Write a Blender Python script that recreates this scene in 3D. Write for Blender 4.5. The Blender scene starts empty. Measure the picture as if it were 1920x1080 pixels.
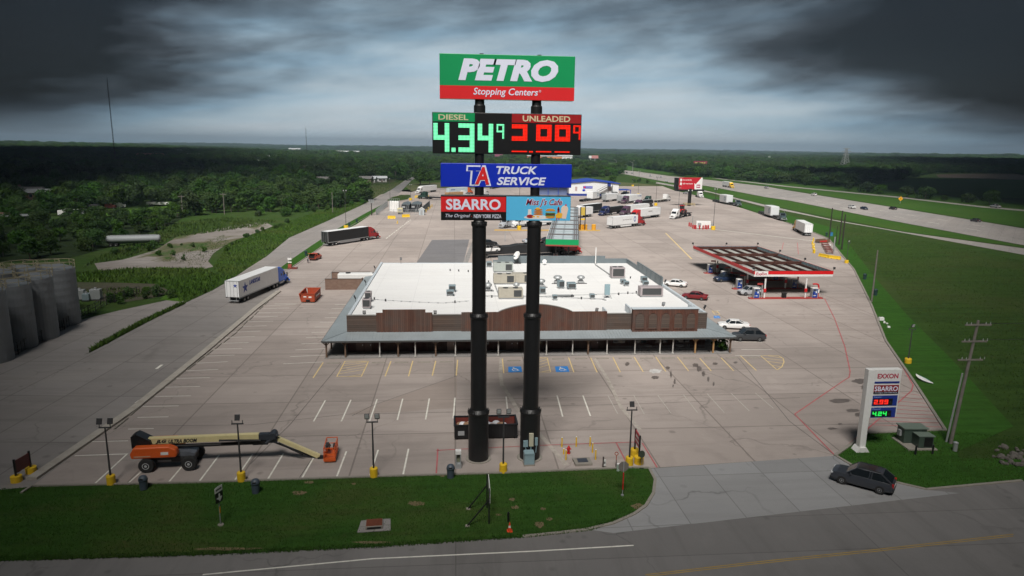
import bpy, bmesh, math, random
from mathutils import Vector, Matrix
R = math.radians
random.seed(7)
SC = bpy.context.scene
COL = SC.collection

# ------------------------------------------------------------------ camera
CAM_H, YAW, FPX, HORIZ, ROLL = 27.6, R(4.9), 1280.0, 275.0, math.atan(0.0135)
PITCH = math.atan((540 - HORIZ) * math.cos(ROLL) / FPX)
cam_data = bpy.data.cameras.new("camera")
cam_data.sensor_width = 36.0
cam_data.lens = 36.0 * FPX / 1920.0
cam_data.clip_start = 0.5
cam_data.clip_end = 40000
cam = bpy.data.objects.new("camera", cam_data)
COL.objects.link(cam)
cam.matrix_world = Matrix.Translation((0, 0, CAM_H)) @ Matrix.Rotation(-YAW, 4, 'Z') @ Matrix.Rotation(R(90) - PITCH, 4, 'X') @ Matrix.Rotation(ROLL, 4, 'Z')
SC.camera = cam

# ------------------------------------------------------------------ light
SUN_EL, SUN_AZ = R(52), R(192)       # azimuth clockwise from +Y
SC.view_settings.view_transform = 'Standard'
SC.view_settings.look = 'None'
SC.view_settings.gamma = 1
SC.view_settings.use_curve_mapping = False
SC.view_settings.exposure = 2.0
world = bpy.data.worlds.new("World")
SC.world = world
world.use_nodes = True
sun_data = bpy.data.lights.new("sun", 'SUN')
sun_data.energy = 1.5
sun_data.angle = R(22)
sun_data.color = (1.0, 0.96, 0.90)
sun = bpy.data.objects.new("sun", sun_data)
COL.objects.link(sun)
_sd = Vector((math.sin(SUN_AZ) * math.cos(SUN_EL), math.cos(SUN_AZ) * math.cos(SUN_EL), math.sin(SUN_EL)))
sun.rotation_euler = _sd.to_track_quat('Z', 'Y').to_euler()
sun.location = _sd * 200

class NT:
    """small helper around a node tree"""
    def __init__(s, tree):
        s.t = tree; s.n = tree.nodes; s.l = tree.links
        s.n.clear()
    def add(s, typ, **kw):
        n = s.n.new(typ)
        for k, v in kw.items():
            if k == 'i':
                for kk, vv in v.items():
                    if isinstance(vv, bpy.types.NodeSocket): s.l.new(vv, n.inputs[kk])
                    else: n.inputs[kk].default_value = vv
            else: setattr(n, k, v)
        return n
    def math(s, op, a, b=None, c=None, clamp=False):
        n = s.add('ShaderNodeMath', operation=op, use_clamp=clamp)
        for i, x in enumerate((a, b, c)):
            if x is None: continue
            if isinstance(x, bpy.types.NodeSocket): s.l.new(x, n.inputs[i])
            else: n.inputs[i].default_value = x
        return n.outputs[0]
    def mix(s, f, a, b, blend='MIX'):
        n = s.add('ShaderNodeMix', data_type='RGBA', blend_type=blend)
        for i, x in ((0, f), (6, a), (7, b)):
            if isinstance(x, bpy.types.NodeSocket): s.l.new(x, n.inputs[i])
            else: n.inputs[i].default_value = (x if i == 0 else tuple(x) + (1,) * (4 - len(x)))
        return n.outputs[2]
    def noise(s, vec, scale, detail=4, rough=.55, dist=0):
        n = s.add('ShaderNodeTexNoise', i={'Scale': scale, 'Detail': detail, 'Roughness': rough, 'Distortion': dist})
        if vec is not None: s.l.new(vec, n.inputs['Vector'])
        return n.outputs['Fac']
    def ramp(s, f, stops, interp='LINEAR'):
        n = s.add('ShaderNodeValToRGB')
        n.color_ramp.interpolation = interp
        e = n.color_ramp.elements
        while len(e) < len(stops): e.new(0.5)
        for el, (p, c) in zip(e, stops):
            el.position = p
            el.color = (c, c, c, 1) if isinstance(c, (int, float)) else tuple(c) + (1,)
        s.l.new(f, n.inputs[0])
        return n.outputs[0]
    def sep(s, v):
        n = s.add('ShaderNodeSeparateXYZ'); s.l.new(v, n.inputs[0]); return n.outputs
    def comb(s, x, y, z):
        n = s.add('ShaderNodeCombineXYZ')
        for i, v in enumerate((x, y, z)):
            if isinstance(v, bpy.types.NodeSocket): s.l.new(v, n.inputs[i])
            else: n.inputs[i].default_value = v
        return n.outputs[0]
    def scale(s, v, xyz):
        n = s.add('ShaderNodeVectorMath', operation='MULTIPLY'); s.l.new(v, n.inputs[0]); n.inputs[1].default_value = xyz
        return n.outputs[0]

# overcast storm sky: a Nishita sky seen only through the thin places of a layered cloud sheet, its sides painted darker
w = NT(world.node_tree)
sky = w.add('ShaderNodeTexSky', sky_type='NISHITA', sun_disc=False, sun_elevation=SUN_EL, sun_rotation=SUN_AZ, air_density=1.0, dust_density=2.0, ozone_density=1.0)
tc = w.add('ShaderNodeTexCoord')
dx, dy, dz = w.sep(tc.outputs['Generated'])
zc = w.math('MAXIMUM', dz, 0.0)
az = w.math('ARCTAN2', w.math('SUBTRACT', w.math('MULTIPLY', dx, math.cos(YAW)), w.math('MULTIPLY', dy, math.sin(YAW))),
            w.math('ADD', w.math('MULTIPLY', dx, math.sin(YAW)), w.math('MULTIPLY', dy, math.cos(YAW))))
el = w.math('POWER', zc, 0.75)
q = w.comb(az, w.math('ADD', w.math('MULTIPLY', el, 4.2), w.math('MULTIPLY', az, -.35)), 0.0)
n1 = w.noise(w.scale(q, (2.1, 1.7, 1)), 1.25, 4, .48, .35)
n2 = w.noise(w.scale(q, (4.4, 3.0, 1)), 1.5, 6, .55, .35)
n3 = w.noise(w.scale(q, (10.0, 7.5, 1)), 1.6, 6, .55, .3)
side = w.ramp(w.math('DIVIDE', w.math('ABSOLUTE', az), 3.2), [(0.0, 0.0), (.07, .04), (.105, .17), (.135, .33), (.16, .50), (.195, .74), (.24, .92), (1.0, .50)])  # edge falloff by azimuth, dark sides painted into the sky colour
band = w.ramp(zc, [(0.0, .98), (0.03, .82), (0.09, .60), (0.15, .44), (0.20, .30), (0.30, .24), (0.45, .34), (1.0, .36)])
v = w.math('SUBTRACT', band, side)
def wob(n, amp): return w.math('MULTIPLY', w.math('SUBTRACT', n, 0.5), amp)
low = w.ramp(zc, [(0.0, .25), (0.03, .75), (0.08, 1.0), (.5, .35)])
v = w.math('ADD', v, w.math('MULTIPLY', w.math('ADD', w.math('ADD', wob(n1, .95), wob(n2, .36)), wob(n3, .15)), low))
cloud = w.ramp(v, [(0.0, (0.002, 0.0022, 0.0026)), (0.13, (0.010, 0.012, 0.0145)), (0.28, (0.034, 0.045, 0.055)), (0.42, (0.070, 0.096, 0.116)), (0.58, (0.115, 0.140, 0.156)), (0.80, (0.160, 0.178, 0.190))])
tint = w.ramp(w.noise(w.scale(q, (2.0, 4.0, 1)), 1.1, 3), [(.42, 0.0), (.62, .5)])
cloud = w.mix(tint, cloud, w.mix(1.0, cloud, (.80, 1.0, 1.12), 'MULTIPLY'))
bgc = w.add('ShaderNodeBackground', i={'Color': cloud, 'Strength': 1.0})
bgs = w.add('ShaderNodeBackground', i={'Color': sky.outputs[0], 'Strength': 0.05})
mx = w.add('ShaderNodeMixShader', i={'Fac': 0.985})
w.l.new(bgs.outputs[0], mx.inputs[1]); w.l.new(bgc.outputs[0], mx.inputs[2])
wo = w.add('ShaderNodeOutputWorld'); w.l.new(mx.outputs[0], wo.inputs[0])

# unseen cloud deck added overhead, its gap shaped to dim the view's edges
def shade_deck(far=False):
    k_c = bpy.data.materials.new('shade deck underside'); k_c.use_nodes = True
    t = NT(k_c.node_tree); b = t.add('ShaderNodeBsdfDiffuse', i={'Color': (.24, .25, .26, 1)}); t.l.new(b.outputs[0], t.add('ShaderNodeOutputMaterial').inputs[0])
    from mathutils import noise
    off = Vector((math.sin(SUN_AZ), math.cos(SUN_AZ), 0)) / math.tan(SUN_EL)
    Z, st, vs, fs, idx = 172.0, 25, [], [], {}
    def gap(x, y):
        x, y = x - off.x * Z, y - off.y * Z                      # the place on the ground this bit of the deck would shade
        hw = min(230, 32 + .80 * max(0, y - 50)) + 8 * noise.noise((x / 90, y / 90, 1.7))
        return 35 + 5 * noise.noise((x / 60, 3.1, .5)) < y < 1500 and abs(x - 6 - .085 * y) < hw
    if far: Z, st = 520.0, 75      # a second, higher layer added to shade the woods on both sides
    for i in range(-66, 67) if not far else range(-30, 34):
        for j in range(-50, 24) if not far else range(0, 23):
            x, y = i * st, j * st
            if far and abs(x - 30 - .085 * y) < .46 * y + 190 + 60 * noise.noise((y / 200, .2, 7.0)): continue
            if not far and gap(x, y): continue
            q = []
            for a, c in ((0, 0), (1, 0), (1, 1), (0, 1)):
                key = (i + a, j + c)
                if key not in idx:
                    X_, Y_ = (i + a) * st, (j + c) * st
                    idx[key] = len(vs); vs.append((X_, Y_, Z + 22 * noise.noise((X_ / 150, Y_ / 150, .3)) + 9 * noise.noise((X_ / 45, Y_ / 45, 4.0))))
                q.append(idx[key])
            fs.append(q)
    me = bpy.data.meshes.new('shade_deck'); me.from_pydata(vs, [], fs); me.update(); me.materials.append(k_c)
    me.polygons.foreach_set('use_smooth', [True] * len(me.polygons))
    o = bpy.data.objects.new('shade_deck', me); COL.objects.link(o); o['kind'] = 'stuff'
    md = o.modifiers.new('depth', 'SOLIDIFY'); md.thickness = 9; md.offset = 1
shade_deck()
shade_deck(True)

# ------------------------------------------------------------------ surveying helpers
def P(u, v, z=0.0):
    """where the sight line through photo pixel (u, v) meets height z"""
    x, y = u - 960.0, v - 540.0
    c, s = math.cos(ROLL), math.sin(ROLL)
    xr, yr = c * x + s * y, -s * x + c * y
    d = Vector((xr, FPX * math.cos(PITCH) - yr * math.sin(PITCH), -FPX * math.sin(PITCH) - yr * math.cos(PITCH)))
    ca, sa = math.cos(YAW), math.sin(YAW)
    d = Vector((d.x * ca + d.y * sa, -d.x * sa + d.y * ca, d.z))
    t = (z - CAM_H) / d.z
    return Vector((d.x * t, d.y * t, z))
def PY(u, v, Y):
    a = P(u, v, -50.0) - Vector((0, 0, CAM_H))
    return Vector((0, 0, CAM_H)) + a * (Y / a.y)
_ci = cam.matrix_world.inverted()
def PX(p):
    q = _ci @ Vector(p)
    return 960 + FPX * q.x / -q.z, 540 - FPX * q.y / -q.z
def HZ(b, v):
    lo, hi = -5.0, 250.0
    for _ in range(50):
        m = (lo + hi) / 2
        q = _ci @ Vector((b[0], b[1], m))
        if q.z < 0 and 540 - FPX * q.y / -q.z > v: lo = m
        else: hi = m
    return lo
def ANG(a, b): return math.atan2(b[1] - a[1], b[0] - a[0])

# ------------------------------------------------------------------ mesh helpers
class MB:
    def __init__(s, m=None): s.v = []; s.f = []; s.M = m or Matrix()
    def pts(s, vs, fs):
        o = len(s.v)
        s.v += [tuple(s.M @ Vector(p)) for p in vs]
        s.f += [tuple(i + o for i in f) for f in fs]
        return s
    def box(s, c, d, rz=0.0, taper=(1, 1), rx=0.0, ry=0.0):
        hx, hy, hz = d[0] / 2, d[1] / 2, d[2] / 2
        m = Matrix.Translation(c) @ Matrix.Rotation(rz, 4, 'Z') @ Matrix.Rotation(ry, 4, 'Y') @ Matrix.Rotation(rx, 4, 'X')
        vs = [m @ Vector((x * hx * (taper[0] if z > 0 else 1), y * hy * (taper[1] if z > 0 else 1), z * hz)) for z in (-1, 1) for x, y in ((-1, -1), (1, -1), (1, 1), (-1, 1))]
        return s.pts(vs, [(3, 2, 1, 0), (4, 5, 6, 7), (0, 1, 5, 4), (1, 2, 6, 5), (2, 3, 7, 6), (3, 0, 4, 7)])
    def b2(s, lo, hi): return s.box([(a + b) / 2 for a, b in zip(lo, hi)], [abs(b - a) for a, b in zip(lo, hi)])
    def cyl(s, p, q, r0, r1=None, n=12, caps=True):
        r1 = r0 if r1 is None else r1
        p, q = Vector(p), Vector(q); d = q - p
        if d.length < 1e-6: return s
        u = d.normalized(); a = u.orthogonal().normalized(); b = u.cross(a)
        vs = []
        for c, r in ((p, r0), (q, r1)):
            for k in range(n):
                t = 2 * math.pi * k / n
                vs.append(c + (a * math.cos(t) + b * math.sin(t)) * r)
        fs = [(k, (k + 1) % n, n + (k + 1) % n, n + k) for k in range(n)]
        if caps: fs += [tuple(range(n - 1, -1, -1)), tuple(range(n, 2 * n))]
        return s.pts(vs, fs)
    def tube(s, pts, r, n=8):
        for a, b in zip(pts, pts[1:]): s.cyl(a, b, r, n=n)
        return s
    def bar(s, p, q, wd, ht=None):
        """square bar from p to q"""
        ht = ht or wd
        p, q = Vector(p), Vector(q); d = q - p
        u = d.normalized()
        a = Vector((0, 0, 1)).cross(u)
        a = Vector((1, 0, 0)) if a.length < 1e-3 else a.normalized()
        b = u.cross(a)
        vs = [c + a * x * wd / 2 + b * y * ht / 2 for c in (p, q) for x, y in ((-1, -1), (1, -1), (1, 1), (-1, 1))]
        return s.pts(vs, [(3, 2, 1, 0), (4, 5, 6, 7), (0, 1, 5, 4), (1, 2, 6, 5), (2, 3, 7, 6), (3, 0, 4, 7)])
    def lathe(s, prof, n=16, o=(0, 0, 0)):
        vs = []; fs = []
        for r, z in prof:
            for k in range(n):
                t = 2 * math.pi * k / n
                vs.append((o[0] + r * math.cos(t), o[1] + r * math.sin(t), o[2] + z))
        for j in range(len(prof) - 1):
            for k in range(n):
                fs.append((j * n + k, j * n + (k + 1) % n, (j + 1) * n + (k + 1) % n, (j + 1) * n + k))
        fs += [tuple(range(n - 1, -1, -1)), tuple((len(prof) - 1) * n + k for k in range(n))]
        return s.pts(vs, fs)
    def prism(s, poly, z0, z1):
        n = len(poly)
        if sum(poly[i][0] * poly[(i + 1) % n][1] - poly[(i + 1) % n][0] * poly[i][1] for i in range(n)) < 0: poly = poly[::-1]
        vs = [(p[0], p[1], z0) for p in poly] + [(p[0], p[1], z1) for p in poly]
        fs = [tuple(range(n - 1, -1, -1)), tuple(range(n, 2 * n))] + [(k, (k + 1) % n, n + (k + 1) % n, n + k) for k in range(n)]
        return s.pts(vs, fs)
    def prof(s, poly, y0, y1, ins=0.0):
        """side profile poly in (x, z), extruded from y0 to y1"""
        n = len(poly)
        vs = [(p[0], y0, p[1]) for p in poly] + [(p[0], y1, p[1]) for p in poly]
        a = sum(poly[i][0] * poly[(i + 1) % n][1] - poly[(i + 1) % n][0] * poly[i][1] for i in range(n))
        fs = [tuple(range(n)), tuple(range(2 * n - 1, n - 1, -1))] + [(n + k, n + (k + 1) % n, (k + 1) % n, k) for k in range(n)]
        if a < 0: fs = [f[::-1] for f in fs]
        return s.pts(vs, fs)
    def front(s, poly, y0, y1):
        """front outline poly in (x, z), thickness y0..y1 (y0 faces -Y)"""
        return s.prof(poly, y0, y1)
    def sph(s, c, r, n=12, m=8, sq=(1, 1, 1), z0=-1.0):
        vs = []; fs = []
        for j in range(m + 1):
            ph = -math.pi / 2 + math.pi * j / m
            for k in range(n):
                t = 2 * math.pi * k / n
                vs.append((c[0] + r * sq[0] * math.cos(ph) * math.cos(t), c[1] + r * sq[1] * math.cos(ph) * math.sin(t), c[2] + r * sq[2] * max(z0, math.sin(ph))))
        for j in range(m):
            for k in range(n):
                fs.append((j * n + k, j * n + (k + 1) % n, (j + 1) * n + (k + 1) % n, (j + 1) * n + k))
        return s.pts(vs, fs)
    def loft(s, secs, close=True, caps=True):
        n = len(secs[0]); vs = [p for c in secs for p in c]; fs = []
        for j in range(len(secs) - 1):
            for k in range(n if close else n - 1):
                fs.append((j * n + k, j * n + (k + 1) % n, (j + 1) * n + (k + 1) % n, (j + 1) * n + k))
        if caps: fs += [tuple(range(n - 1, -1, -1)), tuple((len(secs) - 1) * n + k for k in range(n))]
        return s.pts(vs, fs)
    def obj(s, name, mat, parent=None, bevel=0.0, smooth=False, seg=2):
        me = bpy.data.meshes.new(name)
        me.from_pydata(s.v, [], s.f)
        bm = bmesh.new(); bm.from_mesh(me)
        bmesh.ops.recalc_face_normals(bm, faces=bm.faces)
        bm.to_mesh(me); bm.free()
        if smooth:
            me.polygons.foreach_set('use_smooth', [True] * len(me.polygons))
        me.materials.append(mat)
        o = bpy.data.objects.new(name, me)
        COL.objects.link(o)
        if parent is not None: o.parent = parent
        if bevel:
            b = o.modifiers.new('bevel', 'BEVEL'); b.width = bevel; b.segments = seg; b.limit_method = 'ANGLE'; b.angle_limit = R(35)
        return o

def thing(name, label, cat, loc=(0, 0, 0), rz=0.0, group=None):
    o = bpy.data.objects.new(name, None)
    o.empty_display_size = 0.5
    COL.objects.link(o)
    o.location = loc; o.rotation_euler = (0, 0, rz)
    o['label'] = label; o['category'] = cat
    if group: o['group'] = group
    return o
def tag(o, label, cat, group=None):
    o['label'] = label; o['category'] = cat
    if group: o['group'] = group
    return o
def struct(o, kind='structure'):
    o['kind'] = kind; return o
def dup(root, loc, rz, label, mats=None, group=None, scale=None):
    """copy a thing with copies of its parts and sub-parts; mats repaints parts by name"""
    def cp(o, par):
        c = o.copy(); COL.objects.link(c); c.parent = par
        base = o.name.split('.')[0]
        if mats and base in mats and c.type == 'MESH':
            c.material_slots[0].link = 'OBJECT'; c.material_slots[0].material = mats[base]
        for ch in list(o.children): cp(ch, c)
        return c
    r = cp(root, None)
    r.location = loc; r.rotation_euler = (0, 0, rz)
    if scale: r.scale = scale
    r['label'] = label
    if group: r['group'] = group
    return r

# ------------------------------------------------------------------ writing
def text(name, s, x0, x1, z0, z1, y, mat, parent, shear=0.0, bold=0.0, depth=0.02, local=None, spacing=1.0):
    """lettering fitted into the box x0..x1, z0..z1 on a face looking to -Y"""
    if s == '~':      # writing too small to read in the photograph: worn strokes only
        mb = MB(local or Matrix()); rr = random.Random(int(x0 * 97) + int(z0 * 13)); x = x0; zc_ = (z0 + z1) / 2; hh = (z1 - z0) * .28
        while x < x1 - .02:
            d = min(x1 - x, (x1 - x0) * rr.uniform(.10, .22)); mb.b2((x, y - depth, zc_ - hh), (x + d * .8, y, zc_ + hh)); x += d
        return mb.obj('worn_lettering', mat, parent)
    cu = bpy.data.curves.new(name, 'FONT')
    cu.body = s; cu.shear = shear; cu.offset = bold; cu.extrude = depth; cu.size = 1.0; cu.resolution_u = 3
    cu.space_character = spacing
    o = bpy.data.objects.new(name, cu); COL.objects.link(o)
    bpy.context.view_layer.update()
    me = bpy.data.meshes.new_from_object(o.evaluated_get(bpy.context.evaluated_depsgraph_get()))
    bpy.data.objects.remove(o); bpy.data.curves.remove(cu)
    xs = [v.co.x for v in me.vertices]; ys = [v.co.y for v in me.vertices]
    a, b, c, d = min(xs), max(xs), min(ys), max(ys)
    for v in me.vertices:
        q = Vector((x0 + (v.co.x - a) / (b - a) * (x1 - x0), y - (v.co.z if abs(v.co.z) > 1e-6 else 0), z0 + (v.co.y - c) / max(1e-6, d - c) * (z1 - z0)))
        v.co = local @ q if local else q
    me.materials.clear(); me.materials.append(mat)
    t = bpy.data.objects.new(name, me); COL.objects.link(t)
    if parent: t.parent = parent
    return t

# ------------------------------------------------------------------ materials
_mats = {}
def M(name, col, rough=0.6, metal=0.0, var=0.06, scale=3.0, bump=0.0, coat=0.0, dirt=0.0, spec=0.5):
    if name in _mats: return _mats[name]
    m = bpy.data.materials.new(name); m.use_nodes = True
    t = NT(m.node_tree)
    co = t.add('ShaderNodeTexCoord').outputs['Object']
    f = t.noise(co, scale, 5, .6)
    c = t.mix(f, [max(0, x * (1 - 2 * var)) for x in col], [min(1, x * (1 + 2 * var)) for x in col])
    if dirt:
        d = t.ramp(t.noise(co, scale * .7, 6, .65, .6), [(.52, 0.0), (.72, 1.0)])
        c = t.mix(t.math('MULTIPLY', d, dirt), c, (.16, .13, .10))
    b = t.add('ShaderNodeBsdfPrincipled', i={'Roughness': rough, 'Metallic': metal, 'Coat Weight': coat, 'Specular IOR Level': spec})
    t.l.new(c, b.inputs['Base Color'])
    if bump:
        bp = t.add('ShaderNodeBump', i={'Strength': bump, 'Distance': 0.03, 'Height': t.noise(co, scale * 6, 4, .6)})
        t.l.new(bp.outputs[0], b.inputs['Normal'])
    t.l.new(b.outputs[0], t.add('ShaderNodeOutputMaterial').inputs[0])
    _mats[name] = m
    return m
def EM(name, col, strength):
    if name in _mats: return _mats[name]
    m = bpy.data.materials.new(name); m.use_nodes = True
    t = NT(m.node_tree)
    e = t.add('ShaderNodeEmission', i={'Color': tuple(col) + (1,), 'Strength': strength})
    t.l.new(e.outputs[0], t.add('ShaderNodeOutputMaterial').inputs[0])
    _mats[name] = m
    return m
def surf(name, build, rough=.9, bumpscale=None, bump=.3, dist=.05):
    m = bpy.data.materials.new(name); m.use_nodes = True
    t = NT(m.node_tree)
    co = t.add('ShaderNodeTexCoord').outputs['Object']
    c = build(t, co)
    b = t.add('ShaderNodeBsdfPrincipled', i={'Roughness': rough, 'Specular IOR Level': .12 if 'grass' in name or 'lawn' in name or 'verge' in name or 'blades' in name or 'floor' in name else .4})
    t.l.new(c, b.inputs['Base Color'])
    if bumpscale:
        bp = t.add('ShaderNodeBump', i={'Strength': bump, 'Distance': dist, 'Height': t.noise(co, bumpscale, 4, .65)})
        t.l.new(bp.outputs[0], b.inputs['Normal'])
    t.l.new(b.outputs[0], t.add('ShaderNodeOutputMaterial').inputs[0])
    return m

def concrete(base, tint2, jx, jy, ang, joint=.5, stain=.35, off=0.0, jw=.05):
    def bld(t, co):
        mp = t.add('ShaderNodeMapping'); mp.inputs['Rotation'].default_value = (0, 0, ang); t.l.new(co, mp.inputs[0]); v = mp.outputs[0]
        big = t.noise(v, .035, 5, .6, .3); mid = t.noise(v, .22, 6, .65, .4); fine = t.noise(v, 3.0, 5, .7)
        c = t.mix(t.ramp(big, [(.35, 0.0), (.65, 1.0)]), base, tint2)
        st = t.noise(t.scale(v, (.05, .55, 1)), 1.0, 5, .65, .5)
        c = t.mix(t.math('MULTIPLY', t.ramp(st, [(.48, 0.0), (.75, 1.0)]), stain), c, [x * .55 for x in base])
        c = t.mix(t.math('MULTIPLY', t.ramp(mid, [(.52, 0.0), (.78, 1.0)]), stain * .9), c, [x * .6 for x in base])
        c = t.mix(t.math('MULTIPLY', t.ramp(mid, [(.22, 1.0), (.42, 0.0)]), .35), c, [min(1, x * 1.25) for x in base])
        br = t.add('ShaderNodeTexBrick', offset=off, i={'Scale': 1.0, 'Brick Width': jx, 'Row Height': jy, 'Mortar Size': jw, 'Mortar Smooth': .3, 'Color1': (1, 1, 1, 1), 'Color2': (.74, .73, .72, 1), 'Mortar': (.30, .28, .27, 1), 'Bias': 0.1})
        t.l.new(v, br.inputs['Vector'])
        c = t.mix(joint, c, t.mix(1.0, c, br.outputs['Color'], 'MULTIPLY'))
        spots = t.add('ShaderNodeTexVoronoi', i={'Scale': .33, 'Randomness': 1.0}); t.l.new(v, spots.inputs['Vector'])
        sp = t.ramp(t.math('ADD', spots.outputs['Distance'], t.math('MULTIPLY', mid, .35)), [(.22, 1.0), (.29, 0.0)])
        c = t.mix(t.math('MULTIPLY', sp, stain * .9), c, [x * .4 for x in base])
        cr = t.add('ShaderNodeTexVoronoi', feature='DISTANCE_TO_EDGE', i={'Scale': .07, 'Randomness': 1.0})
        wv = t.add('ShaderNodeVectorMath', operation='ADD'); t.l.new(v, wv.inputs[0]); t.l.new(t.scale(t.add('ShaderNodeTexNoise', i={'Vector': v, 'Scale': .35, 'Detail': 3}).outputs['Color'], (4, 4, 0)), wv.inputs[1]); t.l.new(wv.outputs[0], cr.inputs['Vector'])
        ck = t.math('MULTIPLY', t.ramp(cr.outputs['Distance'], [(.002, 1.0), (.006, 0.0)]), t.ramp(t.noise(v, .08, 3), [(.45, 0.0), (.6, .7)]))
        c = t.mix(ck, c, [x * .35 for x in base])
        return t.mix(t.math('MULTIPLY', fine, .22), c, [x * .6 for x in base])
    return bld
def grass(dark, light, dry, dryamt=.4, sc=1.0):
    def bld(t, co):
        a = t.noise(co, .05 * sc, 5, .6, .3); b = t.noise(co, .6 * sc, 6, .7, .3); d = t.noise(co, 7 * sc, 3, .7)
        c = t.mix(t.ramp(b, [(.3, 0.0), (.7, 1.0)]), dark, light)
        c = t.mix(t.math('MULTIPLY', t.ramp(a, [(.46, 0.0), (.68, 1.0)]), dryamt), c, dry)
        c = t.mix(t.math('MULTIPLY', t.ramp(t.noise(co, .28 * sc, 5, .7, .5), [(.60, 0.0), (.74, 1.0)]), dryamt), c, [x * .8 for x in dry])
        mow = t.noise(t.scale(co, (.05 * sc, 1.0 * sc, 1)), 1.0, 3, .5)
        c = t.mix(t.math('MULTIPLY', t.ramp(mow, [(.38, 0.0), (.62, .40)]), 1.0), c, [x * 1.35 for x in light])
        return t.mix(t.math('MULTIPLY', d, .5), c, [x * .35 for x in dark])
    return bld
m_lot = surf('lot concrete', concrete((.455, .395, .365), (.345, .302, .280), 9.0, 9.0, 0, .65, .72, 0.0, .09), .85, 4.0, .15)
m_service = surf('service road concrete', concrete((.31, .285, .27), (.25, .235, .23), 6.0, 12.0, R(4), .6, .6, 0.0, .08), .85, 4.0, .15)
m_apron = surf('driveway concrete', concrete((.33, .33, .335), (.29, .295, .305), 4.6, 7.5, R(-1), .6, .30), .8, 4.0, .15)
m_road = surf('frontage road concrete', concrete((.235, .225, .22), (.18, .175, .175), 4.6, 30, R(90), .55, .6), .85, 4.0, .15)
m_hwy = surf('highway concrete', concrete((.36, .33, .31), (.30, .285, .275), 60, 3.7, R(-48), .4, .35), .85)
def weedy(t, co):
    c = concrete((.30, .275, .26), (.20, .175, .155), 7, 7, R(10), .6, .8)(t, co)
    n = t.noise(t.scale(co, (1, .45, 1)), .075, 6, .62, .6); m = t.noise(co, .5, 5, .7)
    c = t.mix(t.ramp(n, [(.50, 0.0), (.56, .9)]), c, t.mix(m, (.10, .075, .05), (.085, .105, .03)))
    return t.mix(t.ramp(n, [(.57, 0.0), (.62, 1.0)]), c, t.mix(m, (.022, .050, .010), (.065, .115, .022)))
m_yardc = surf('old yard concrete', weedy, .95, 3.0, .3)
m_kerb2 = M('pale kerb concrete', (.37, .34, .30), .9, var=.15, scale=1, bump=.2, dirt=.35)
m_patch = surf('dark concrete patch', concrete((.20, .195, .20), (.175, .17, .18), 9, 9, 0, .4, .5), .85)
m_walk = surf('walkway concrete', concrete((.30, .285, .275), (.25, .24, .235), 3, 3, 0, .5, .6), .85)
m_lawn = surf('mown lawn', grass((.022, .062, .010), (.040, .105, .016), (.120, .100, .040), .55, 1.6), .95, 9, .7, .08)
m_verge = surf('mown verge', grass((.024, .076, .010), (.042, .122, .016), (.070, .105, .022), .22, 1.2), .95, 7, .6, .08)
m_field = surf('rough field grass', grass((.022, .052, .010), (.048, .092, .018), (.090, .080, .036), .42, .7), .95, 3, .7, .15)
m_tall = surf('tall bright grass', grass((.040, .105, .012), (.085, .180, .020), (.14, .15, .04), .28, 1.5), .95, 2.5, .9, .3)
m_median = surf('highway median grass', grass((.030, .082, .012), (.054, .125, .018), (.095, .110, .03), .32, .8), .95, 4, .6, .1)
m_meadow = surf('dry meadow grass', grass((.060, .085, .030), (.115, .125, .055), (.165, .140, .080), .6, .6), .95, 2, .7, .15)
m_plow = surf('ploughed earth', grass((.075, .055, .042), (.11, .08, .06), (.13, .10, .07), .5, .6), .95)
m_soil = surf('dark soil', grass((.045, .040, .028), (.085, .075, .05), (.05, .075, .025), .7, 1.2), .95, 3, .8, .2)
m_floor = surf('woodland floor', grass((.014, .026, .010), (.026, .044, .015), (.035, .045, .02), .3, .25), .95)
m_white = M('white paint line', (.72, .70, .64), .8, var=.12, scale=2, dirt=.35)
m_yell = M('worn yellow paint line', (.66, .50, .24), .8, var=.15, scale=2, dirt=.35)
m_pale = M('faded paint line', (.45, .42, .38), .9, var=.2, scale=2)
m_redp = M('fire lane red paint', (.44, .12, .13), .85, var=.3, scale=1, dirt=.55)
m_blue = M('accessible bay blue paint', (.03, .22, .62), .7, var=.1)
m_kerb = M('kerb concrete', (.26, .24, .21), .9, var=.12, scale=2, bump=.2, dirt=.3)
# ------------------------------------------------------------------ ground, roads
def sheet(name, pix, z, mat, kind='structure', pts=None):
    """a flat sheet from surveyed outline; triangulated"""
    q = pts or [P(u, v) for u, v in pix]
    bm = bmesh.new()
    vs = [bm.verts.new((p[0], p[1], z)) for p in q]
    f = bm.faces.new(vs)
    bmesh.ops.triangulate(bm, faces=[f])
    bmesh.ops.recalc_face_normals(bm, faces=bm.faces)
    for fc in bm.faces:
        if fc.normal.z < 0: fc.normal_flip()
    me = bpy.data.meshes.new(name); bm.to_mesh(me); bm.free()
    me.materials.append(mat)
    o = bpy.data.objects.new(name, me); COL.objects.link(o)
    o['kind'] = kind
    return o
def ground_h(x, y):
    d = math.hypot(x, y)
    t = min(1, max(0, (d - 1300) / 1800)); t = t * t * (3 - 2 * t)
    return t * (9 * math.sin(x / 900 + 1.3) * math.sin(y / 700 + .4) + 5 * math.sin(x / 380 + y / 520) - 3)
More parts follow.
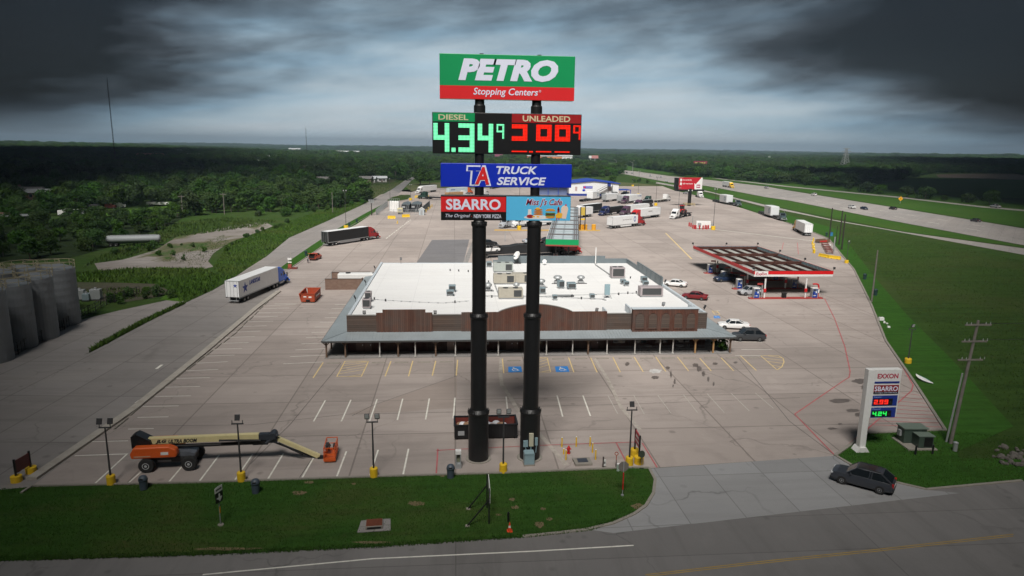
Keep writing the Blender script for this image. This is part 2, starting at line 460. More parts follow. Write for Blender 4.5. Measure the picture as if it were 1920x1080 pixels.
def make_ground():
    rings = [0, 30, 80, 200, 400, 700, 1000, 1300, 1500, 1700, 1900, 2100, 2300, 2600, 3000, 3500, 4000, 4600, 5300, 6200, 7500, 9000, 12000]
    n = 144; vs = [(0, 0, -.03)]; fs = []
    for r in rings[1:]:
        for k in range(n):
            a = 2 * math.pi * k / n
            x, y = r * math.sin(a), r * math.cos(a)
            vs.append((x, y, ground_h(x, y) - .03))
    for k in range(n): fs.append((0, 1 + (k + 1) % n, 1 + k))
    for j in range(len(rings) - 2):
        for k in range(n):
            a, b = 1 + j * n, 1 + (j + 1) * n
            fs.append((a + k, a + (k + 1) % n, b + (k + 1) % n, b + k))
    me = bpy.data.meshes.new('ground'); me.from_pydata(vs, [], fs); me.update()
    me.polygons.foreach_set('use_smooth', [True] * len(me.polygons))
    me.materials.append(m_field)
    o = bpy.data.objects.new('ground', me); COL.objects.link(o); struct(o)
make_ground()
LOT = [(60, 912), (372, 905), (700, 894), (945, 887), (1220, 878), (1565, 855), (1625, 812), (1772, 806), (1715, 720), (1660, 640), (1632, 570), (1600, 505), (1577, 478), (1553, 447.5), (1521, 434.6),
       (1473, 416.8), (1390, 390), (1299, 365), (1264, 357), (1242, 349), (1160, 349), (1060, 349), (940, 350), (880, 354), (800, 352), (772, 360), (740, 358), (713, 365), (690, 379), (620, 414), (540, 457), (480, 493), (440, 520), (400, 545)]
sheet('parking_lot', LOT, .012, m_lot)
sheet('service_road', [(-420, 1000), (60, 912), (250, 768), (520, 548), (541, 505), (600, 464), (687, 400), (725, 380), (749, 362), (768, 340), (760, 338), (735, 355), (693, 378), (613, 415), (542, 446), (495, 485), (432, 525), (400, 544), (337, 573), (272, 607), (168, 662), (0, 715), (-500, 900)], .020, m_service)
sheet('country_road', [(749, 362), (735, 355), (762, 338), (790, 322), (800, 322), (772, 338)], .032, m_road)
sheet('dark_pavement', [(778, 497), (810, 450), (880, 449), (868, 497)], .020, m_patch)
sheet('pavement_strip', [(866, 497), (887, 449), (893, 449), (876, 497)], .024, m_walk)
sheet('brown_pavement', [(652, 777), (700, 760), (857, 705.5), (857, 742), (850, 765), (760, 772)], .021, surf('brownish concrete', concrete((.385, .325, .29), (.33, .28, .255), 9.0, 9.0, 0, .5, .4), .85))
sheet('front_lawn', [(-300, 948), (60, 913.5), (372, 906.5), (700, 895.5), (945, 888.5), (1185, 878.5), (1217, 879), (1228, 900), (1225, 925), (1211, 948), (1190, 963), (1150, 981), (1100, 993), (1040, 1000), (980, 1006), (700, 1025), (380, 1040), (150, 1047), (-300, 1060)], .040, m_lawn)
sheet('driveway_apron', [(1217, 879), (1565, 855), (1602, 876), (1675, 905), (1737, 919), (1800, 925), (1150, 1000), (1100, 993), (1150, 981), (1190, 963), (1211, 948), (1225, 925), (1228, 900)], .024, m_apron)
sheet('frontage_road', [(-300, 1061), (150, 1048), (380, 1041), (700, 1026), (980, 1007), (1100, 994), (1300, 975), (1737, 920), (1916, 903), (2400, 868), (3000, 1300), (960, 1500), (-800, 1400)], .018, m_road)
sheet('corner_lawn', [(1567, 855.5), (1625, 813.5), (1772, 807.5), (1800, 860), (2200, 860), (2050, 884), (1916, 901.5), (1737, 917.5), (1675, 903.5), (1602, 875)], .040, m_verge)
sheet('mown_verge', [(1774, 806), (1717, 720), (1662, 640), (1634, 570), (1602, 505), (1579, 478), (1555, 447.5), (1523, 434), (1475, 416), (1392, 389), (1300, 364), (1310, 361), (1400, 383), (1480, 404), (1570, 430), (1590, 455), (1640, 520), (1700, 590), (1790, 680), (1900, 800), (1800, 845)], .036, m_verge)
sheet('service_verge', [(522, 505), (541, 506), (600, 465), (640, 434), (668, 421), (699, 400.5), (726, 384), (716, 384), (687, 399), (633, 429), (585, 460), (550, 484)], .040, m_verge)
sheet('planted_island', [(725, 376), (735, 370), (752, 366), (768, 365.5), (771, 368), (764, 374), (748, 377), (732, 378)], .10, m_field)
sheet('yard_slab', [(177, 494), (230, 487), (290, 470), (330, 445), (390, 433), (430, 425), (495, 415), (512, 424), (470, 440), (430, 455), (400, 475), (390, 490), (400, 500), (380, 505), (300, 501), (240, 506), (185, 508)], .016, m_yardc)
sheet('tall_grass_ground', [(138, 515), (240, 505.5), (300, 501), (380, 505), (412, 520), (400, 543), (340, 566), (300, 562), (320, 545), (290, 532), (230, 530), (138, 528)], .03, m_tall)
sheet('bare_soil', [(138, 529), (230, 530.5), (290, 532.5), (318, 545), (300, 556), (240, 566), (145, 563)], .03, m_soil)
sheet('side_drive', [(-60, 655), (40, 645), (150, 600), (225, 582), (300, 566), (360, 553), (338, 570), (270, 602), (195, 645), (170, 660), (100, 690), (35, 708), (-120, 740)], .028, m_service)
sheet('grass_strip', [(168, 661), (190, 645), (270, 603), (338, 571.5), (347, 570), (272, 606), (200, 645), (172, 659.5)], .040, m_tall)
sheet('roadside_grass', [(342, 570), (412, 521), (400, 500), (430, 457), (520, 424), (600, 396), (680, 376), (694, 377), (613, 414), (542, 445), (495, 484), (432, 524), (400, 543)], .035, m_field)
sheet('highway', [(1060, 306), (1119, 314.5), (1189, 321), (1255, 330), (1335, 338), (1438, 350), (1480, 357.5), (1697, 392.4), (1920, 428.5), (2300, 495), (2300, 532), (1920, 460), (1660, 411.6), (1480, 376), (1438, 370), (1325, 348.5), (1255, 342), (1157, 324), (1102, 312.4), (1060, 309)], .03, m_hwy)
sheet('highway_grass', [(1160, 326), (1255, 343), (1325, 349.5), (1438, 371), (1480, 377), (1660, 412.6), (1920, 461), (2300, 533), (2300, 545), (1920, 464), (1697, 434.5), (1588, 413), (1438, 384), (1325, 357), (1240, 345)], .022, m_median)
sheet('near_frontage_road', [(1230, 341), (1325, 357.8), (1438, 385), (1561, 412), (1697, 435.5), (1920, 466), (2300, 530), (2300, 546), (1920, 478), (1648, 428.5), (1577, 416.5), (1438, 389), (1333, 361.5), (1230, 344)], .034, m_hwy)
sheet('far_grass', [(1119, 313), (1189, 319.5), (1335, 336.5), (1438, 348.5), (1480, 356), (1697, 391), (1920, 427), (2300, 493), (2300, 440), (1920, 385), (1690, 357), (1500, 344), (1380, 332), (1240, 318), (1130, 304), (1070, 298)], .020, m_median)
sheet('far_frontage_road', [(1335, 333), (1480, 349.3), (1685, 368.8), (1841, 386.6), (1920, 393.2), (2300, 440), (2300, 445), (1920, 396), (1841, 389), (1685, 371), (1480, 351), (1335, 334)], .030, m_hwy)
sheet('green_field', [(1650, 345), (1700, 337), (1760, 334), (2100, 343), (2100, 380), (1920, 372), (1800, 368), (1690, 352)], .018, m_median)
sheet('ploughed_field', [(1755, 327), (1830, 325.5), (2100, 330), (2100, 342), (1760, 333)], .018, m_plow)
sheet('meadow', [(545, 372), (575, 360), (640, 352), (720, 346), (757, 340), (735, 353), (700, 371), (670, 372), (620, 366), (580, 378)], .020, m_meadow)
sheet('far_meadow', [(760, 350), (775, 344), (830, 342), (1000, 335), (1060, 335), (1200, 344), (1240, 348.5), (1160, 348.5), (880, 353), (800, 351.5), (772, 359)], .020, m_meadow)
sheet('left_paddock', [(185, 402), (240, 393), (320, 386), (385, 384), (388, 394), (330, 400), (240, 410)], .020, m_tall)
sheet('house_lawn', [(40, 385), (110, 372), (150, 372), (150, 385), (60, 398)], .020, m_verge)

# kerbs
def kerb(name, pix, wd=.16, ht=.13, mat=None, z=0.0):
    mb = MB()
    q = [P(u, v) for u, v in pix]
    for a, b in zip(q, q[1:]): mb.bar((a.x, a.y, z + ht / 2), (b.x, b.y, z + ht / 2), wd, ht)
    return struct(mb.obj(name, mat or m_kerb))
kerb('kerb', [(40, 926), (60, 912.5), (372, 905.7), (700, 894.7), (945, 887.7), (1185, 877.7), (1217, 878.5)], .2, .15)
kerb('kerb', [(1217, 878.5), (1228.5, 900), (1225.5, 925), (1211.5, 948.5), (1190, 964), (1150, 982), (1100, 994), (1040, 1001), (980, 1007)], .25, .11)
kerb('kerb', [(1565.5, 855.5), (1625, 813), (1772, 807), (1716, 720), (1661, 640), (1633, 570), (1601, 505), (1578, 478), (1554, 447.5), (1522, 434.4), (1474, 416.5)], .3, .15)
kerb('kerb', [(60, 900), (150, 838), (250, 769), (385, 660), (480, 579), (523, 547)], .85, .24, m_kerb2)
kerb('kerb', [(1567, 855), (1602, 876), (1675, 904), (1737, 918.5), (1916, 902)], .25, .11)
kerb('kerb', [(521, 505.5), (541, 506), (600, 465), (640, 434), (699, 400.5), (726, 384)], .2, .15)
kerb('kerb', [(725, 376), (735, 370), (752, 366), (768, 365.5), (771, 368), (764, 374), (748, 377), (732, 378), (725, 376)], .3, .15)

# painted marks (thin sheets just above the pavement)
def line(mb, a, b, wd, z=.030):
    a, b = Vector((a[0], a[1], 0)), Vector((b[0], b[1], 0))
    d = (b - a).normalized(); n = Vector((-d.y, d.x, 0)) * wd / 2
    mb.pts([(a + n)[:2] + (z,), (a - n)[:2] + (z,), (b - n)[:2] + (z,), (b + n)[:2] + (z,)], [(0, 1, 2, 3)])
wl, yl, fl, rl, cl = MB(), MB(), MB(), MB(), MB()
W = .15
def L(mb, p, q, wd=W, z=.030): line(mb, P(*p), P(*q), wd, z)
# row by the front lawn
for (b, t) in (((176, 909), (238, 852)), ((240, 907), (268, 882)), ((316, 905), (349, 866)), ((372.7, 904.5), (411, 853.7)), ((439, 903), (473.7, 852)), ((501, 901), (531.5, 850.6)), ((565, 899), (594, 848)), ((630.5, 896.7), (649.5, 846.7)), ((693, 894), (709, 844)), ((755.5, 892), (766, 842))):
    L(wl, b, t)
L(wl, (140, 855), (240, 851.5))
# middle row
for (b, t) in (((588, 790.5), (610, 751)), ((640, 790.5), (658, 750)), ((693, 790), (707, 749)), ((745, 788), (755, 748)), ((798, 787), (805, 747.5)), ((850, 785), (853, 746)), ((953, 783), (949, 744)), ((1055, 781.5), (1044.5, 742)), ((1107, 780.5), (1093, 742))):
    L(wl, b, t)
for (b, t) in (((1158, 776), (1140, 742)), ((1208, 777), (1188, 741)), ((1258, 775), (1233, 741)), ((1308, 774), (1281, 740)), ((1358, 774), (1326, 738.5)), ((1405, 771), (1371, 738)), ((1450, 766), (1416, 737))):
    L(fl, b, t, .09)
# row along the front of the building
for (b, t) in (((587, 709), (606, 680)), ((722, 706), (733, 677.5)), ((766, 706), (774, 677)), ((810.5, 705), (817, 677)), ((855.5, 704.5), (858, 675)), ((944.5, 700), (942, 673)), ((1076, 698.5), (1066, 670.5)), ((1119.5, 698.5), (1107.5, 671)), ((1163, 698), (1149, 670)), ((1206, 697.5), (1189, 669.5)), ((1248.5, 697), (1229.5, 669.5)), ((1291, 696), (1270, 669.5)), ((1333.5, 696), (1312, 672)), ((1375.5, 695.5), (1352, 671)), ((1418, 695), (1388, 667))):
    L(yl, b, t)
# hatched bays
def hatch(mb, quad, n, wd=.11):
    a, b, c, d = [P(*p) for p in quad]   # a-b lower edge, d-c upper edge
    for p, q in ((a, b), (b, c), (c, d), (d, a)): line(mb, p, q, .13)
    for k in range(1, n):
        t = k / n
        p = a.lerp(d, t); q = b.lerp(c, min(1, t + .28)); line(mb, p, q, wd)
    line(mb, a.lerp(b, .45), b.lerp(c, .14), wd)
hatch(yl, ((631.5, 706.5), (677.5, 706.5), (691, 677.5), (647, 677.5)), 6)
hatch(yl, ((999, 698), (1032.5, 698), (1026, 671), (1003, 671)), 5)
hatch(yl, ((1340, 590), (1350, 590), (1344, 583), (1335, 583)), 3)
cp = [(1426, 667), (1459, 667), (1468, 672), (1470, 679), (1466, 688), (1457, 694)]
for a, b in zip(cp, cp[1:] + cp[:1]): L(yl, a, b, .13)
for a, b in (((1433, 672), (1468, 676)), ((1440, 678), (1469, 682)), ((1447, 685), (1464, 688)), ((1440, 667.5), (1466, 671.5))): L(yl, a, b)
# west lot rows
for k, (x0, x1, y0, y1) in enumerate(((515, 566, 570, 569), (500, 555, 573.5, 571), (490, 542, 578.5, 577.5), (479, 531, 586.5, 585.5), (468, 521, 594.5, 593.5), (458, 512, 603.5, 602.5), (446, 500, 613, 611), (433, 489, 623.5, 621), (420, 478, 633.5, 631), (407, 466, 644.5, 642.5), (391, 454, 655.5, 653.5), (375, 440, 668.5, 666), (358, 427, 682, 678.5), (342, 409, 696, 693), (323, 393, 710, 708.5), (303, 375, 726.5, 725), (283, 358, 744, 742.5), (268, 335, 762.5, 761.5), (258, 316, 783, 782), (240, 288, 805, 804), (150, 240, 829, 827))):
    L(wl, (x0, y0), (x1, y1), .11)
for (x0, x1, y0, y1) in ((531, 606, 682.5, 679), (544, 612, 669, 666), (554, 612, 656.5, 654), (565, 610, 645, 643.5), (574, 608, 633.5, 632.5), (584, 612, 624, 623.5), (590, 618, 613.5, 613.5), (600, 626, 604.5, 604.5), (609, 632, 596, 595.5), (616, 640, 587.5, 587), (622, 646, 579, 578.5), (628, 652, 571.5, 571)):
    L(wl, (x0, y0), (x1, y1), .11)
# east side of the building
for a, b in (((1390, 655.5), (1447, 655.5)), ((1378, 641), (1432, 642)), ((1355, 599), (1366, 599)), ((1340, 583), (1350, 582.5)), ((1378, 667), (1430, 667))): L(wl, a, b, .11)
# truck bays and road lines
L(yl, (1248, 437), (1297, 486), .35)
for k in range(9):
    L(fl, (1262 - 4 * k, 440 + 6 * k), (1274 - 3 * k, 440 + 6 * k), .12)
    L(fl, (1190 - 6 * k, 445 + 4 * k), (1200 - 6 * k, 445 + 4 * k), .12)
L(wl, (1320, 428), (1526, 452), .5); L(fl, (1380, 397), (1340, 386), .25); L(fl, (1290, 392), (1262, 408), .2)
for k in range(7): L(fl, (1330 - 3 * k, 402 + 2.5 * k), (1302 - 4 * k, 405 + 2.5 * k), .14)
for k in range(12):
    t = k / 12; a = P(770, 412).lerp(P(722, 449), t); b = P(770, 412).lerp(P(722, 449), t + .05); line(wl, a, b, .3)
for k in range(8): L(fl, (1474, 458 + 4.2 * k), (1481, 458 + 4.2 * k), .2); L(fl, (1506, 458 + 4.2 * k), (1512, 458 + 4.2 * k), .2)
L(wl, (293, 692), (304, 684), .35); L(wl, (255, 756), (262, 751), .3)
for a, b in (((380, 1078), (700, 1048)), ((700, 1048), (1000, 1034)), ((1000, 1034), (1188, 1023))): L(wl, a, b, .13, .024)
for off in (0, 3.5): 
    for a, b in (((1210, 1078 + off), (1400, 1056 + off)), ((1400, 1056 + off), (1640, 1031 + off)), ((1640, 1031 + off), (1900, 1002 + off))): L(cl, a, b, .09, .024)
for t in range(26):
    a, b = P(1180, 323), P(1900, 443); a2 = a.lerp(b, t / 26); b2 = a.lerp(b, t / 26 + .012); line(wl, a2, b2, .35, .040)
    a, b = P(1200, 325.5), P(1900, 433); a2 = a.lerp(b, t / 26); b2 = a.lerp(b, t / 26 + .012); line(wl, a2, b2, .35, .040)
# fire lane
RL = [((1546, 560), (1565, 598)), ((1565, 598), (1584, 650)), ((1584, 650), (1594, 697)), ((1594, 697), (1592, 708)), ((1592, 708), (1582, 714)), ((1582, 714), (1490, 777)), ((818, 845), (1000, 836)), ((1000, 836), (1198, 829)), ((818, 889), (821, 842)), ((1155, 830), (1173, 865)), ((1204, 831), (1232, 877)),
      ((1640, 590), (1672, 650)), ((1672, 650), (1702, 705)), ((1702, 705), (1712, 722)), ((1712, 722), (1709, 733)), ((1709, 733), (1690, 750)), ((1690, 750), (1655, 780)), ((1655, 780), (1625, 806)), ((1625, 806), (1568, 852)), ((1490, 777), (1564, 853)), ((1495, 455), (1497, 477)), ((1469, 455), (1466, 468))]
for a, b in RL: L(rl, a, b, .13 if a[1] > 800 else .15, .034)
for k in range(9): L(rl, (1690 - 7 * k, 737 + 7.5 * k), (1728 + 5 * k, 742 + 7.4 * k), .10, .034)
struct(cl.obj('yellow_centre_line', M('dirty yellow paint', (.34, .23, .06), .85, var=.2, scale=1, dirt=.4))); struct(wl.obj('white_road_markings', m_white)); struct(yl.obj('yellow_road_markings', m_yell)); struct(fl.obj('faded_road_markings', m_pale)); struct(rl.obj('red_fire_lane_markings', m_redp))
# accessible bays
bl, wh = MB(), MB()
for quad in (((953, 698.5), (979, 698), (977, 687.5), (953, 688)), ((1042.5, 698), (1068, 697.5), (1064, 687), (1040.5, 687.5)), ((1339, 597), (1351, 597), (1348, 592.5), (1338, 592.5))):
    q = [P(*p) for p in quad]
    bl.pts([(p.x, p.y, .032) for p in q], [(0, 1, 2, 3)])
    c = sum(q, Vector()) / 4; s = (q[1] - q[0]).length / 1.9
    def w2(x, y): return (c.x + (x) * s, c.y + y * s * 1.25)
    for a, b in (((-.12, .5), (-.08, .05)), ((-.08, .05), (.3, .05)), ((.3, .05), (.42, -.35)), ((.42, -.35), (.6, -.3)), ((-.1, .3), (.22, .3))): line(wh, w2(*a), w2(*b), .16 * s, .037)
    for k in range(9):
        t0, t1 = R(120 + 24 * k), R(144 + 24 * k)
        line(wh, w2(.05 + .42 * math.cos(t0), -.12 + .42 * math.sin(t0)), w2(.05 + .42 * math.cos(t1), -.12 + .42 * math.sin(t1)), .12 * s, .037)
    for k in range(8):
        t0, t1 = R(45 * k), R(45 * k + 45); line(wh, w2(-.14 + .07 * math.cos(t0), .62 + .07 * math.sin(t0)), w2(-.14 + .07 * math.cos(t1), .62 + .07 * math.sin(t1)), .12 * s, .037)
struct(bl.obj('accessible_bay_paint', m_blue)); struct(wh.obj('accessible_bay_symbol', m_white))
# stains, drains, trenches
st = MB()
def blob(mb, u, v, ru, rv, z=.027, n=22, seed=0):
    rr = random.Random(seed + u); c = P(u, v); q = []
    for k in range(n):
        a = 2 * math.pi * k / n; r = .75 + .45 * rr.random()
        e = P(u + ru * r * math.cos(a), v + rv * r * math.sin(a)); q.append((e.x, e.y, z))
    mb.pts([(c.x, c.y, z)] + q, [(0, 1 + k, 1 + (k + 1) % n) for k in range(n)])
for a in ((1176, 683, 4, 3.5), (1304, 685, 5, 4), (1311, 692, 5, 5), (1319, 701, 3, 5), (1328, 711, 2.2, 5), (1338, 720, 1.6, 4), (1341, 682, 5, 2.5), (1252, 690, 4, 3), (1258, 702, 1.8, 7), (1265, 716, 2, 5), (1262, 724, 1.4, 3), (1228, 708, 8, 3), (1379, 680, 4, 2), (1598, 770, 14, 3), (1575, 752, 20, 4), (1613, 715, 14, 5), (1625, 727, 12, 6), (1610, 778, 8, 4), (1560, 804, 9, 2), (1575, 795, 4, 1.5)): blob(st, *a)
struct(st.obj('oil_stains', M('oil stain', (.135, .115, .105), .5, var=.3, scale=1)))
pst = MB(); blob(pst, 1228, 696, 13, 4, .029); struct(pst.obj('pale_stain', M('pale spill', (.5, .49, .48), .8, var=.3, scale=1.5)))
tr = MB()
def trench(pix, w0):
    for a, b in zip(pix, pix[1:]): L(tr, a, b, w0, .026)
trench([(940, 672), (938, 700), (941, 722), (955, 742), (970, 768), (1010, 812), (1062, 872)], .45)
trench([(1115, 672), (1140, 712), (1165, 765), (1200, 806)], .40)
struct(tr.obj('repaired_trench', M('patched trench concrete', (.40, .36, .32), .95, var=.3, scale=1.5)))
jt = MB()
for seg in ([(180, 800), (470, 797), (650, 777), (900, 772)], [(1000, 762), (1150, 759), (1500, 746)], [(660, 780), (700, 760), (857, 705)], [(1385, 672), (1480, 790), (1565, 854)], [(470, 870), (545, 795), (640, 680)], [(592, 850), (560, 898)], [(660, 520), (790, 400)], [(1545, 560), (1640, 596)]):
    for a, b in zip(seg, seg[1:]): L(jt, a, b, .06, .0245)
struct(jt.obj('pavement_joints', M('dark joint sealant', (.07, .06, .06), .8)))

bare = MB()
for a in ((960, 937, 6, 3), (966, 952, 8, 3.5), (1018, 955, 5, 2.5), (1030, 974, 6, 3), (1012, 985, 9, 6), (580, 905, 9, 2.5), (663, 908, 4, 2), (935, 966, 5, 2), (1195, 950, 12, 5), (830, 893, 5, 2), (430, 1030, 60, 3), (700, 1018, 40, 2.5), (560, 925, 14, 4), (780, 945, 16, 4)): blob(bare, *a, z=.046)
struct(bare.obj('bare_lawn_patch', M('bare dry soil', (.15, .115, .06), .95, var=.35, scale=2.5)))
# ------------------------------------------------------------------ materials for made things
k_black = M('black painted steel', (.012, .012, .013), .45, var=.15, scale=2, spec=.4)
k_dark = M('dark steel', (.03, .03, .032), .5, var=.1)
k_rubber = M('tyre rubber', (.018, .018, .018), .9, var=.1)
k_chrome = M('bright metal', (.55, .55, .56), .3, 1.0, var=.05)
k_alu = M('brushed aluminium', (.42, .43, .45), .4, .8, var=.06)
k_glass = M('dark vehicle glass', (.012, .016, .02), .08, var=.02, spec=.8)
k_white = M('white painted metal', (.72, .72, .71), .45, var=.04, dirt=.12)
k_wtrail = M('white trailer skin', (.76, .77, .78), .4, var=.04, scale=.8, dirt=.10)
k_yellow = M('safety yellow paint', (.72, .46, .015), .6, var=.07, dirt=.2)
k_grey = M('grey painted metal', (.30, .31, .32), .5, var=.08, dirt=.2)
k_lamp = M('lamp glass', (.55, .56, .58), .2, var=.02)
k_red = M('red paint', (.50, .012, .014), .4, var=.05)
k_rust = M('rust red steel', (.15, .028, .02), .7, var=.2, scale=1.5, dirt=.3)
k_sgreen = M('sign green', (.004, .29, .095), .4, var=.02)
k_sred = M('sign red', (.68, .02, .024), .4, var=.02)
k_sblue = M('sign blue', (.004, .026, .46), .4, var=.02)
k_swhite = M('sign white', (.72, .75, .90), .4, var=.02)
k_cyan = M('sign sky blue', (.10, .50, .82), .4, var=.02)
k_galv = M('galvanised steel', (.40, .42, .43), .5, .5, var=.12, scale=1.5)
e_green = EM('green display light', (.25, 1.0, .42), 1.0)
e_red = EM('red display light', (1.0, .02, .01), 1.0)
k_panelblk = M('display black', (.008, .008, .009), .4, var=.02)

# ------------------------------------------------------------------ highway pylon sign
SY = 57.24
sign = thing('pylon_sign', 'towering black twin column highway sign with green, price, blue and cafe panels', 'sign', (4.4, SY, 0))
def sx(u, v): p = PY(u, v, SY); return p.x - 4.4
for cx in (2.07 - 4.4, 6.72 - 4.4):
    mb = MB()
    mb.lathe([(.90, 0), (.90, 4.6)], 32, (cx, 0, 0))
    mb.lathe([(.70, 4.6), (.70, 13.3)], 32, (cx, 0, 0)); mb.lathe([(.585, 13.3), (.585, 21.4)], 32, (cx, 0, 0)); mb.lathe([(.385, 21.4), (.385, 31.3)], 24, (cx, 0, 0))
    c = mb.obj('column', k_black, sign, smooth=False)
    for z, r in ((4.6, .92), (13.35, .74), (21.3, .62)):
        fl_ = MB()
        fl_.lathe([(r - .01, z - .30), (r + .035, z - .20), (r + .035, z - .05), (r - .02, z), (r - .18, z + .22)], 32, (cx, 0, 0))
        for k in range(16):
            a = k * math.pi / 8; fl_.box((cx + (r + .02) * math.cos(a), (r + .02) * math.sin(a), z - .05), (.05, .04, .32), a)
        fl_.obj('collar', k_black, c)
    MB().lathe([(.44, 30.26), (.47, 30.28), (.47, 30.8), (.22, 31.15), (.2, 31.29)], 24, (cx, 0, 0)).obj('column_cap', k_black, c)
    MB().lathe([(1.15, 0), (1.15, .07)], 28, (cx, 0, 0)).obj('footing', m_kerb, c)
def cabinet(name, x0, x1, z0, z1, dpt, mat):
    c = MB().b2((x0, -dpt / 2, z0), (x1, dpt / 2, z1)).obj(name, mat, sign, bevel=.03)
    return c
k_cab = M('sign cabinet edge', (.25, .25, .26), .5)
yf = -.52
X0, X1 = -1.13 - 4.4, 9.71 - 4.4
c = cabinet('green_sign_panel', X0, X1, 31.3, 34.75, 1.0, k_sgreen)
MB().b2((X0, -.515, 31.3), (X1, -.50, 32.32)).obj('red_band', k_sred, c)
text('lettering', 'PETRO', -4.05, 3.95, 32.72, 34.42, -.50, k_swhite, c, shear=.22, bold=.06)
text('lettering', 'Stopping Centers', -2.85, 2.35, 31.48, 32.18, -.515, k_swhite, c, shear=.18, bold=.012)
text('lettering', '®', 2.42, 2.60, 31.90, 32.10, -.515, k_swhite, c)
X0, X1 = -1.75 - 4.4, 10.40 - 4.4
c = cabinet('price_sign_panel', X0, X1, 26.98, 30.25, .9, k_panelblk)
MB().b2((X0 + .05, -.46, 29.52), (X0 + 3.42, -.45, 30.2)).obj('green_header', k_sgreen, c)
MB().b2((X0 + 6.42, -.46, 29.52), (X1 - .05, -.45, 30.2)).obj('red_header', M('dull sign red', (.33, .012, .015), .4), c)
k_cream = M('cream lettering', (.62, .56, .36), .5)
text('lettering', 'DIESEL', X0 + .5, X0 + 2.9, 29.64, 30.08, -.46, k_cream, c, bold=.02)
text('lettering', 'UNLEADED', X0 + 7.3, X0 + 11.2, 29.62, 30.08, -.46, k_cream, c, bold=.02)
def seg7(mb, x, z, w, h, segs, t, y=-.46):
    def r(a, b, cc, d): mb.b2((x + a * w, y - .03, z + b * h), (x + cc * w, y, z + d * h))
    tx, tz = t / w, t / h
    S = {'a': (0, 1 - tz, 1, 1), 'g': (0, .5 - tz / 2, 1, .5 + tz / 2), 'd': (0, 0, 1, tz), 'f': (0, .5, tx, 1), 'b': (1 - tx, .5, 1, 1), 'e': (0, 0, tx, .5), 'c': (1 - tx, 0, 1, .5), 'q': (0, .02, 1, .075)}
    for s_ in segs: r(*S[s_])
D4 = {'4': 'fgbc', '3': 'abgcd', '9': 'abfgc'}
def led(name, col, strn):
    m = bpy.data.materials.new(name); m.use_nodes = True; t = NT(m.node_tree)
    co = t.add('ShaderNodeTexCoord').outputs['Object']
    v = t.add('ShaderNodeTexVoronoi', i={'Scale': 9.0, 'Randomness': 0.0}); t.l.new(t.scale(co, (1, 0, 1)), v.inputs['Vector'])
    f = t.ramp(v.outputs['Distance'], [(.30, 1.0), (.62, .12)])
    e = t.add('ShaderNodeEmission', i={'Color': t.mix(f, [x * .6 for x in col], col), 'Strength': t.math('MULTIPLY', f, strn)})
    t.l.new(e.outputs[0], t.add('ShaderNodeOutputMaterial').inputs[0]); return m
lg, lr = led('green led lamps', (.22, 1.0, .50), .42), led('red led lamps', (1.0, .025, .012), .38)
for x, z, w_, h_, ss, t_ in ((.08, 27.12, 1.28, 2.28, 'fgbc', .36), (2.1, 27.12, 1.28, 2.28, 'abgcd', .36), (3.66, 27.12, 1.25, 2.28, 'fgbc', .36), (5.18, 28.22, .62, 1.16, 'abfgc', .14)):
    g = MB(); seg7(g, X0 + x, z, w_, h_, ss, t_); g.obj('green_digit', lg, c)
MB().b2((X0 + 1.52, -.49, 27.12), (X0 + 1.86, -.46, 27.45)).obj('decimal_point', lg, c)
for k, x in enumerate((6.42, 8.42, 9.96)):
    g = MB(); seg7(g, X0 + x, 27.12, 1.28, 2.28, ('abg', 'abfg', 'abfg')[k], .36); g.obj('red_digit', lr, c); g = MB(); seg7(g, X0 + x, 27.12, 1.28, 2.28, 'q', .36); g.obj('red_segment', lr, c)
MB().b2((X0 + 7.86, -.49, 27.14), (X0 + 8.18, -.46, 27.27)).obj('decimal_point', lr, c)
g = MB(); seg7(g, X0 + 11.48, 28.22, .60, 1.16, 'abfgc', .14); g.obj('red_digit', lr, c)
X0, X1 = -1.11 - 4.4, 9.72 - 4.4
c = cabinet('truck_service_panel', X0, X1, 24.3, 26.22, .8, k_sblue)
text('lettering', 'TRUCK', X0 + 4.55, X0 + 7.95, 25.38, 26.03, -.40, k_swhite, c, shear=.22, bold=.03)
text('lettering', 'SERVICE', X0 + 4.6, X0 + 8.7, 24.48, 25.14, -.40, k_swhite, c, shear=.22, bold=.03)
text('emblem_outline', 'TA', X0 + 2.08, X0 + 4.14, 24.40, 26.08, -.40, k_swhite, c, shear=.10, bold=.075, depth=.01, spacing=.82)
text('emblem_letter', 'T', X0 + 2.22, X0 + 3.32, 24.52, 25.94, -.412, k_sblue, c, shear=.10, bold=.035, depth=.012)
text('emblem_letter', 'A', X0 + 2.80, X0 + 3.98, 24.52, 25.94, -.428, k_sred, c, shear=.10, bold=.035, depth=.012)
c = cabinet('food_sign_panel', X0, X1, 21.55, 23.62, .8, k_panelblk)
MB().b2((X0, -.415, 22.27), (X0 + 5.38, -.40, 23.5)).obj('red_face', k_sred, c)
text('lettering', 'SBARRO', X0 + .42, X0 + 4.95, 22.42, 23.32, -.415, k_swhite, c, bold=.03)
text('lettering', 'The Original', X0 + .38, X0 + 2.42, 21.72, 22.08, -.40, k_swhite, c, shear=.35)
text('lettering', '·', X0 + 2.5, X0 + 2.56, 21.86, 21.92, -.40, k_sred, c)
text('lettering', 'NEW YORK PIZZA', X0 + 2.72, X0 + 5.0, 21.74, 22.06, -.40, k_swhite, c, bold=.01)
bp_ = MB().b2((X0 + 5.42, -.415, 21.57), (X1 - .02, -.40, 23.55)).obj('cafe_face', k_cyan, c)
k_pl = M('sign plum lettering', (.25, .012, .05), .5)
text('lettering', "Miss J's Cafe", X0 + 7.02, X0 + 10.14, 22.66, 23.42, -.405, k_swhite, c, shear=.30, bold=.05, depth=.012)
